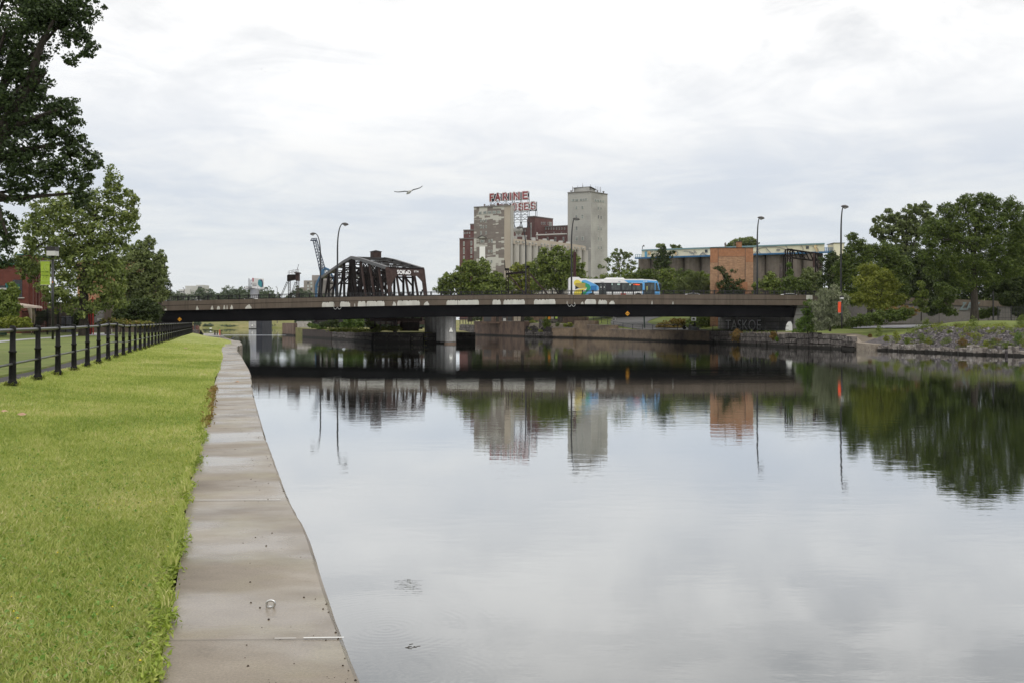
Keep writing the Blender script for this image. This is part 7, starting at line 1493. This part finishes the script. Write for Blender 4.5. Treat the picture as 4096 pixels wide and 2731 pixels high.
# mooring eye bolt
p = G(1083,2428,WZ); eb = thing('eye_bolt','shiny steel eye bolt standing on the near walkway slab','eye bolt',(p.x,p.y,WZ)); M_ss = pm('stainless',(0.55,0.54,0.52),0.22,1.0)
D = p.y; pts = [(X(1070,D),D,WZ-.005),(X(1066.5,D),D,Z(2415,D)),(X(1069,D),D,Z(2405,D)),(X(1077,D),D,Z(2399.5,D)),(X(1088,D),D,Z(2399,D)),(X(1097,D),D,Z(2403,D)),(X(1100,D),D,Z(2411,D)),(X(1098,D),D,Z(2419,D)),(X(1092,D),D,Z(2426,D)),(X(1089,D),D,WZ-.005)]
def smooth(pts, it=2):
    pts = [Vector(q_) for q_ in pts]
    for _ in range(it):
        n_ = [pts[0]]
        for a_, b_ in zip(pts, pts[1:]): n_ += [a_.lerp(b_,.25), a_.lerp(b_,.75)]
        pts = n_+[pts[-1]]
    return pts
MB().tube(smooth(pts), 0.0068, 10).build('ring', M_ss, eb, smooth=True); MB().lathe((X(1080,D),D,WZ),[(0.014,0.001),(0.014,0.006),(0.009,0.009)],6).build('washer', M_ss, eb)
# pigeon and gull, distant birds
def bird(name, label, c, span, body, mat, mats2=None, pose='fly', head=1):
    me = bpy.data.meshes.new(name); return me
M_gull = nm('gull_white',(0.5,0.5,0.48),(0.62,0.62,0.6),6,0.8); M_gullw = pm('gull_grey',(0.24,0.25,0.26),0.8)
D = 45; c = W(1635,770,D); k = D/F
gl_ = thing('seagull','white seagull gliding with spread wings against the pale sky','bird',c)
MB().tube([c+Vector((-9*k,.05,-7*k)),c+Vector((-5*k,.03,-4*k)),c+Vector((0,0,0)),c+Vector((6*k,-.05,3*k)),c+Vector((10*k,-.1,4*k)),c+Vector((12*k,-.12,3*k))],[0.02,0.05,0.075,0.06,0.045,0.01],10).build('body', M_gull, gl_, smooth=True)
def wing(pts, wd):
    mb = MB(); n_ = len(pts); up_ = []
    for i,(sx,sy) in enumerate(pts):
        q_ = W(sx,sy,D); w_ = wd[i]; mb.v += [tuple(q_+Vector((0,-w_*0.4,.012))), tuple(q_+Vector((0,0,.03))), tuple(q_+Vector((0,w_*0.6,0))), tuple(q_+Vector((0,0,-.01)))]
    for i in range(n_-1):
        for j in range(4): mb.f.append((4*i+j,4*i+(j+1)%4,4*i+4+(j+1)%4,4*i+4+j)); mb.m.append(0)
    mb.f += [(0,1,2,3),(4*n_-1,4*n_-2,4*n_-3,4*n_-4)]; mb.m += [0,0]; return mb
wing([(1632,768),(1618,767),(1604,769),(1590,770),(1577,768)],[.22,.24,.2,.14,.03]).build('wing', M_gullw, gl_, smooth=True)
wing([(1642,766),(1655,760),(1668,757),(1680,753),(1690,746)],[.22,.24,.2,.14,.03]).build('wing', M_gullw, gl_, smooth=True)
D = 300
for i,(sx,sy) in enumerate(((1046,278),(1060,287),(1158,284))):
    c = W(sx,sy,D); mb = MB(); h=.22; mb.add([tuple(c+Vector(q_)) for q_ in ((-h,0,.12),(0,-.15,0),(h,0,-.05),(0,.2,.03),(0,0,-.08))],[(0,1,3),(1,2,3),(0,4,1),(1,4,2),(3,4,0),(2,4,3)])
    tag(mb.build('distant_bird', M_gullw), ['leftmost of the tiny bird specks high in the sky','bird speck just right and below the leftmost one','lone bird speck right of the pair'][i], 'bird', 'specks of birds high in the sky')
D = 100; c = W(931,1360,D); pg = thing('pigeon','grey pigeon standing on the edge of the walkway near the bridge','bird',c); MB().tube([c+Vector((-.14,0,.08)),c+Vector((-.05,0,.14)),c+Vector((.05,0,.2)),c+Vector((.09,0,.28)),c+Vector((.13,0,.3))],[.015,.06,.07,.035,.03],8).build('body', nm('pigeon_grey',(0.10,0.11,0.14),(0.2,0.21,0.25),9,0.8), pg, smooth=True); MB().tube([c+Vector((0,0,.0)),c+Vector((0,0,.12))],.01,5).build('leg', M_rust if False else M_steelb, pg)
# ================================================================ far bank furniture
ql = thing('quay_railing','black post and rail along the stepped quay under the bridge','railing',(X(2560,160),160,1.6))
RP = [bp(2325,178.8,1.2),bp(2386,174,1.4),bp(2440,170,1.0),bp(2520,163,.7),bp(2600,155,.7),bp(2699,147,.7),bp(2840,140.2,.7),bp(2950,132.3,.7),bp(3050,125.4,.7),bp(3142,118.7,.7)]
RZ = [3.9,3.7,2.9,2.45,2.42,2.42,2.4,2.4,2.4,2.4]
mb = MB(); 
for (a_,za_),(b_,zb_) in zip(zip(RP,RZ),zip(RP[1:],RZ[1:])): mb.bar((*a_,za_),(*b_,zb_),0.055); mb.bar((*a_,za_-.42),(*b_,zb_-.42),0.04)
mb.build('rail', M_lhead if False else M_pole, ql)
for (a_,za_),(b_,zb_) in zip(zip(RP,RZ),zip(RP[1:],RZ[1:])):
    n_ = max(2,int((Vector(b_)-Vector(a_)).length/3.0))
    for k_ in range(n_):
        t_ = k_/n_; x_,y_,z_ = a_[0]+(b_[0]-a_[0])*t_, a_[1]+(b_[1]-a_[1])*t_, za_+(zb_-za_)*t_; MB().bar((x_,y_,z_-1.05),(x_,y_,z_),0.08).build('post', M_pole, ql)
ql = thing('quay_railing','black railing above the rust streaked wall right of the pier','railing',(X(2060,200),200,2.9)); mb = MB(); a_, b_ = bp(1915,217,.6), bp(2085,196.5,.6); mb.bar((*a_,4.05),(*b_,4.05),0.08); mb.bar((*a_,3.55),(*b_,3.55),0.05); mb.build('rail', M_pole, ql)
for k_ in range(9): t_=k_/8; MB().bar((a_[0]+(b_[0]-a_[0])*t_,a_[1]+(b_[1]-a_[1])*t_,2.9),(a_[0]+(b_[0]-a_[0])*t_,a_[1]+(b_[1]-a_[1])*t_,4.05),0.09).build('post', M_pole, ql)
ql = thing('quay_railing','black post and rail on the bank seen just right of the white column','railing',(X(1870,245),245,2.4)); mb = MB(); mb.bar((X(1835,246),246,Z(1275,246)),(X(1905,243),243,Z(1275,243)),0.12); mb.bar((X(1835,246),246,Z(1285,246)),(X(1905,243),243,Z(1285,243)),0.07); mb.build('rail', M_pole, ql)
for sx in (1840,1852,1863,1874,1885,1896): MB().bar((X(sx,245),245,Z(1297,245)),(X(sx,245),245,Z(1273,245)),0.16).build('post', M_pole, ql)
# square white sign on its post
D = 153; sq = thing('square_sign','white square sign with a black square in the middle on a post by the quay','sign',(X(2776,D),D,2.0)); MB().bar((X(2778,D),D,1.7),(X(2778,D),D,Z(1285,D)),0.14).build('post', M_girder, sq); MB().box(X(2765,D),X(2783,D),D-.14,D-.08,Z(1284,D),Z(1269.5,D)).build('sign_panel', pm('bright_white',(0.85,0.86,0.86),0.5), sq); MB().box(X(2769.3,D),X(2778.5,D),D-.16,D-.141,Z(1280,D),Z(1273,D)).build('black_square', M_blk, sq)
# dark machine with roll bar
D = 143; mc = thing('compact_machine','black compact machine with a roll bar parked by the quay railing','machine',(X(2780,D),D,1.65)); zz = lambda y: Z(1200+y/8.71, D); xx = lambda x: X(2700+x/8.71, D)
MB().xz([(xx(520),zz(1060)),(xx(530),zz(935)),(xx(640),zz(920)),(xx(830),zz(960)),(xx(870),zz(1060))], D, D+1.3).build('hood', M_bk, mc)
MB().tube(smooth([(xx(515),D+.1,zz(1050)),(xx(520),D+.1,zz(870)),(xx(545),D+.1,zz(800)),(xx(700),D+.1,zz(796)),(xx(730),D+.1,zz(830)),(xx(735),D+.1,zz(960))]),0.05,8).build('roll_bar', M_iron, mc)
MB().tube([(xx(330),D,zz(960)),(xx(330),D+.25,zz(960))],0.3,14).build('wheel', M_tyre, mc); MB().bar((xx(330),D+.1,zz(940)),(xx(520),D+.1,zz(990)),0.12).build('arm', M_iron, mc); MB().bar((xx(825),D,zz(915)),(xx(912),D,zz(985)),0.06).build('lever', M_frame, mc)
MB().bar((xx(350),D,zz(915)),(xx(430),D,zz(990)),0.07).build('lever', M_frame, mc)
MB().lathe((xx(575),D+.6,zz(930)),[(0.25,0),(0.27,.15),(.1,.28)],10).build('seat', M_frame, mc); MB().bar((xx(775),D-.02,zz(980)),(xx(800),D-.02,zz(1040)),0.07,0.02).build('red_stripe', M_red if False else pm('stripe_red',(0.35,0.02,0.02)), mc)
# pole on slope, picnic bench, coloured boards
D = 158; tag(MB().bar((X(2578,D),D,1.9),(X(2575,D),D,5.5),0.22).build('slope_pole', pm('pole_green_black',(0.025,0.04,0.032),0.5)), 'dark green pole standing on the mown slope seen under the bridge', 'pole')
D = 186; pb = thing('picnic_table','white picnic table at the top of the grassy slope','table',(X(2456,D),D,Z(1279,D))); z0_ = Z(1279,D); MB().box(X(2447,D),X(2466,D),D,D+.8,z0_+.25,z0_+.32).build('table_top', M_fw, pb)
for sx in (2450,2463): MB().bar((X(sx-2,D),D,z0_-.1),(X(sx+1,D),D+.4,z0_+.25),0.08).build('leg', M_fw, pb)
MB().bar((X(2456,D),D+.4,z0_+.3),(X(2456,D),D+.4,z0_+.9),0.08).build('centre_post', M_fw, pb)
D = 192; cbn = thing('orange_cabinet','orange equipment cabinet on the quay under the bridge','cabinet',(X(2197,D),D,3.3)); MB().box(X(2192,D),X(2202,D),D,D+.6,3.3,Z(1263,D)).build('casing', pm('cab_orange',(0.65,0.25,0.02)), cbn); MB().box(X(2190,D),X(2204,D),D-.1,D+.7,3.1,3.35).build('plinth', M_steelb, cbn)
mb = MB(); mb.box(X(2221,D),X(2236,D),D,D+.1,Z(1275,D),Z(1264,D)); tag(mb.build('green_board', pm('lime_board',(0.40,0.55,0.12))), 'lime green board behind the quay under the bridge', 'board')
mb = MB(); mb.box(X(2205,D),X(2216,D),D+1,D+1.1,Z(1276,D),Z(1264,D)); tag(mb.build('grey_board', M_silo), 'pale grey board beside the orange cabinet under the bridge', 'board')
D = 205; cn = thing('low_building','low brown building with dark doors behind the railing right of the pier','building',(X(2020,D),D,2.9)); MB().box(X(1930,D),X(2180,D),D,D+6,2.5,5.2).build('wall', M_rustconc, cn)
for a_,b_ in ((2008,2024),(2030,2050),(1935,1965)): MB().box(X(a_,D),X(b_,D),D-.08,D+.05,2.9,Z(1262,D)).build('doorway', M_roof, cn)
MB().box(X(2013,D-.3),X(2024,D-.3),D-.4,D-.3,2.95,Z(1274,D)).build('notice', M_fw, cn); MB().box(X(2055,D),X(2086,D),D-.1,D+.02,2.9,Z(1264,D)).build('panel', M_tan, cn)
# boulders in quay gap
mb = MB(); rb = random.Random(12)
for i in range(60):
    f_ = rb.random(); sx = 2105+100*f_; D = 193-10*f_+rb.uniform(0,2.5); x_ = X(sx,D)+.5; zt = rb.uniform(0.6,2.0); r_ = rb.uniform(.4,.9); pts = [(x_+r_*math.cos(a)*rb.uniform(.8,1.1), D+r_*math.sin(a)*.7) for a in (0,1.1,2.1,3.2,4.2,5.3)]; mb.foot(pts, -0.2, [zt*rb.uniform(.9,1.1) for _ in pts])
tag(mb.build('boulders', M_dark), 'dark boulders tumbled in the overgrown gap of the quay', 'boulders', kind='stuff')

# dead leaves on the lawn
M_dead = pm('dead_leaf',(0.38,0.24,0.16),0.8); LB = BVHTree.FromPolygons([v.co.copy() for v in LAWN.data.vertices],[tuple(p.vertices) for p in LAWN.data.polygons])
def lz(x, y):
    h = LB.ray_cast(Vector((x,y,20)),Vector((0,0,-1))); return h[0].z if h[0] else 1.6
for i,(sx,sy,s) in enumerate(((18,1655,1.0),(90,1668,1.5),(55,1762,1.0),(742,1397,1.0),(400,1893,.6),(530,1495,.6),(575,1904,.7),(950,1533,.8))):
    D = 12
    for _ in range(60):
        c = W(sx,sy,D); g_ = lz(c.x,c.y); D += (0.06*D if c.z > g_ else -0.06*D)*0.6
    r_ = 16*s/F*D; mb = MB(); rq = random.Random(i); pts = [c+Vector((r_*math.cos(a)*rq.uniform(.6,1.1), r_*math.sin(a)*rq.uniform(.6,1.1), .03+.02*rq.random())) for a in [k*0.8 for k in range(8)]]
    mb.v = [tuple(q_) for q_ in pts]+[tuple(c+Vector((0,0,.045+.3*r_)))]; mb.f = [(k,(k+1)%8,8) for k in range(8)]; mb.m=[0]*8
    tag(mb.build('fallen_leaf', M_dead), ['curled brown leaf at the left edge of the lawn','largest pale dry leaf on the near left lawn','small reddish leaf low on the left lawn','pale leaf high up on the lawn near the far fence','tiny pale leaf in the middle of the near lawn','dry leaf close to the fence foot','pinkish leaf near the walkway edge','brown leaf lying on the walkway'][i], 'leaf', 'dead leaves on the grass')

rs = np.random.default_rng(17); P = []
for D_ in Ds[1:26]:
    for _ in range(70): a_ = rs.random()*6.28; P.append((fx(D_)+0.11*math.cos(a_)*(0.8+rs.random()*0.6), D_+0.11*math.sin(a_)*(0.8+rs.random()*0.6), fz(D_)+0.03+0.05*rs.random()))
P = np.array(P); Nn = rs.normal(size=P.shape); Nn /= np.linalg.norm(Nn,axis=1)[:,None]
tag(leafmesh('post_tufts', LM_yel, None, P, Nn, 0.05, 0.12, rs, up=1.6), 'uncut grass tufts round the feet of the iron fence posts', 'grass', kind='stuff')
# ================================================================ grass blades on the lawn
def grassm(c1, c2, c3):
    m = leafm('grass_blade', c1, c2, c3, rough=0.6, trans=0.3); nt = m.node_tree
    r_ = [n for n in nt.nodes if n.type == 'VALTORGB'][0]; g = nt.nodes.new('ShaderNodeNewGeometry'); v = coord(nt,'Object',(1.0,0.7,1)); big = noise(nt, v, 0.42, 4, 0.65); fine = noise(nt, v, 3.2, 3, 0.6)
    f = M(nt,'ADD', M(nt,'MULTIPLY', g.outputs['Random Per Island'], 0.42), M(nt,'ADD', M(nt,'MULTIPLY', big, 1.15), M(nt,'MULTIPLY', fine, 0.35)))
    f = M(nt,'SUBTRACT', f, 0.48); nt.links.new(f, r_.inputs[0]); return m
def grass(n_list, seed=2):
    rs = np.random.default_rng(seed); PX=[]; PY=[]; SZ=[]
    for y0,y1,n,s in n_list:
        y = y0+(y1-y0)*rs.random(n); e = np.array([lawn_edge(q_)[0] for q_ in y]); f0 = -4.06-0.287*y-0.45
        vis = -2130/F*y; f0 = np.maximum(f0, vis-0.3); t = rs.random(n)**0.92; PX.append(e+0.04*rs.random(n)*(rs.random(n)<0.5)+(f0-e)*t); PY.append(y); SZ.append(np.full(n,s))
    x, y, s = map(np.concatenate,(PX,PY,SZ)); 
    # ragged border: extra tufts over the slab edge
    z = np.array([lz(a,b_) for a,b_ in zip(np.minimum(x, [lawn_edge(q_)[0]-0.01 for q_ in y]),y)]); n = len(x)
    h = s*(0.45+0.75*rs.random(n)); w = h*0.055+s*0.015; a = rs.random(n)*2*np.pi; lean = h*(0.25+0.75*rs.random(n)); la = rs.random(n)*2*np.pi
    c, sn = np.cos(a)*w, np.sin(a)*w; lx_, ly_ = np.cos(la)*lean, np.sin(la)*lean
    V = np.empty((n,5,3)); V[:,0]=np.stack([x-c,y-sn,z-.01],1); V[:,1]=np.stack([x+c,y+sn,z-.01],1); V[:,2]=np.stack([x+c*.8+lx_*.35,y+sn*.8+ly_*.35,z+h*.55],1); V[:,3]=np.stack([x-c*.8+lx_*.35,y-sn*.8+ly_*.35,z+h*.55],1); V[:,4]=np.stack([x+lx_,y+ly_,z+h*0.9],1)
    me = bpy.data.meshes.new('grass'); me.vertices.add(5*n); me.vertices.foreach_set('co',V.ravel())
    li = (np.arange(n)*5)[:,None]+np.array([0,1,2,3, 3,2,4])[None,:]; me.loops.add(7*n); me.loops.foreach_set('vertex_index',li.ravel()); me.polygons.add(2*n)
    ls = (np.arange(n)*7)[:,None]+np.array([0,4])[None,:]; me.polygons.foreach_set('loop_start',ls.ravel()); me.polygons.foreach_set('loop_total',np.tile([4,3],n)); me.update(); me.validate()
    m = grassm((0.19,0.252,0.05),(0.40,0.42,0.135),(0.58,0.50,0.29))
    me.materials.append(m); o = bpy.data.objects.new('grass',me); COL.objects.link(o); return tag(o,'short rough lawn grass sloping down to the walkway','grass',kind='stuff')
grass([(3.8,6,42000,.05),(6,9,62000,.052),(9,13,60000,.056),(13,19,52000,.062),(19,28,40000,.07),(28,45,34000,.075),(45,66,22000,.07),(66,95,14000,.05)])
# leafy clumps along the slab edge
rs = np.random.default_rng(8); yy = 4.2+16*rs.random(900)**1.5; ex = np.array([lawn_edge(q_)[0] for q_ in yy]); P = np.stack([ex+0.02*rs.normal(size=900)-.02, yy, np.full(900,WZ+.03)],1)
P = np.repeat(P,9,axis=0)+rs.normal(size=(8100,3))*np.array([.02,.06,.014]); Nn = rs.normal(size=P.shape); Nn[:,2]=np.abs(Nn[:,2])+1; Nn/=np.linalg.norm(Nn,axis=1)[:,None]
o = leafmesh('edge_weeds', leafm('leaf_edge',(0.16,0.22,0.03),(0.27,0.34,0.05),(0.36,0.39,0.10)), None, P, Nn, 0.016, 0.35, rs); tag(o,'fringe of low weeds spilling over the slab edge','weeds',kind='stuff')
P = np.stack([at_y(le,18)+0.0*rs.random(1),[18],[WZ]],1); yy = 15+9*rs.random(1500); ex = np.array([at_y(le,q_) for q_ in yy]); P = np.stack([ex+.08*rs.random(1500)-.02,yy,np.full(1500,WZ+.03)],1)+rs.normal(size=(1500,3))*np.array([.03,.05,.02]); Nn = rs.normal(size=P.shape); Nn[:,2]=np.abs(Nn[:,2]); Nn/=np.linalg.norm(Nn,axis=1)[:,None]
o = leafmesh('brown_weeds', leafm('leaf_brown',(0.16,0.10,0.03),(0.24,0.16,0.05),(0.18,0.19,0.05)), None, P, Nn, 0.035, 0.4, rs); tag(o,'brownish dry weeds along the slab edge farther up the walkway','weeds',kind='stuff')
# clover and dead thatch patches
for nm_, col_, n_, sz_, sd_, lb_ in (('clover',((0.10,0.20,0.03),(0.16,0.28,0.05),(0.20,0.32,0.08)),5200,0.012,5,'low rounded clover leaves in patches over the lawn'),('dry_grass',((0.33,0.27,0.14),(0.42,0.35,0.20),(0.48,0.41,0.26)),7000,0.02,6,'dry straw coloured thatch lying in patches on the lawn')):
    rs = np.random.default_rng(sd_); P = []
    for c_ in range(70):
        y_ = 4.2+15*rs.random()**1.2; e_ = lawn_edge(y_)[0]; x_ = e_-(e_-max(fx(y_),-2130/F*y_))*rs.random(); m_ = n_//70
        q_ = np.stack([x_+0.28*rs.normal(size=m_), y_+0.33*rs.normal(size=m_)],1); q_[:,0] = np.minimum(q_[:,0], e_-0.03)
        for a_, b__ in q_:
            if abs(a_) < 40 and a_ < lawn_edge(b__)[0]-0.04: P.append((a_, b__, lz(a_,b__)+0.018+0.02*rs.random()))
    P = np.array(P); Nn = rs.normal(size=P.shape)*0.5; Nn[:,2] = 1.3; Nn /= np.linalg.norm(Nn,axis=1)[:,None]
    tag(leafmesh(nm_, leafm('leaf_'+nm_, *col_), None, P, Nn, sz_, 0.8 if nm_ == 'clover' else 0.08, rs), lb_, 'clover' if nm_ == 'clover' else 'grass', kind='stuff')
# a few twigs floating
mb = MB(); rq = random.Random(3)
for k in range(9):
    p = G(1655+rq.uniform(-28,28), 2583+rq.uniform(-9,9), 0.0); a_ = rq.uniform(-.6,.6); mb.bar((p.x-.018*math.cos(a_),p.y-.03*math.sin(a_),.002),(p.x+.018*math.cos(a_),p.y+.03*math.sin(a_),.003),.003)
tag(mb.build('floating_twigs', M_joint),'scatter of tiny dark twigs floating on the calm water near the walkway','twigs',kind='stuff')
# yellow flowers in the grass
mb = MB(); rq = random.Random(77)
for i in range(45):
    y_ = 4.5+8*rq.random(); e_ = at_y(le,y_); x_ = e_-0.05-0.9*rq.random()**1.3; z_ = lz(x_,y_)+.035; r_ = .004+.003*rq.random(); mb.lathe((x_,y_,z_),[(r_*.4,0),(r_,r_*.5),(r_*.6,r_*.9)],5)
tag(mb.build('lawn_flowers', pm('flower_yellow',(0.75,0.6,0.03),0.6)), 'tiny yellow flowers dotted in the grass near the walkway', 'flowers', kind='stuff')
# ================================================================ haze
me = bpy.data.meshes.new('haze'); b_ = MB().box(-700,700,-25,1000,-2.0,100); me.from_pydata(b_.v,[],b_.f)
hm = bpy.data.materials.new('haze_air'); hm.use_nodes = True; nt = hm.node_tree; nt.nodes.clear(); o_ = N(nt,'ShaderNodeOutputMaterial'); v_ = N(nt,'ShaderNodeVolumePrincipled'); v_.inputs['Color'].default_value=(0.93,0.95,1,1); v_.inputs['Density'].default_value=0.00005; v_.inputs['Anisotropy'].default_value=0.0
L(nt,v_.outputs[0],o_.inputs['Volume']); me.materials.append(hm); ho = bpy.data.objects.new('haze',me); COL.objects.link(ho); tag(ho,kind='stuff')
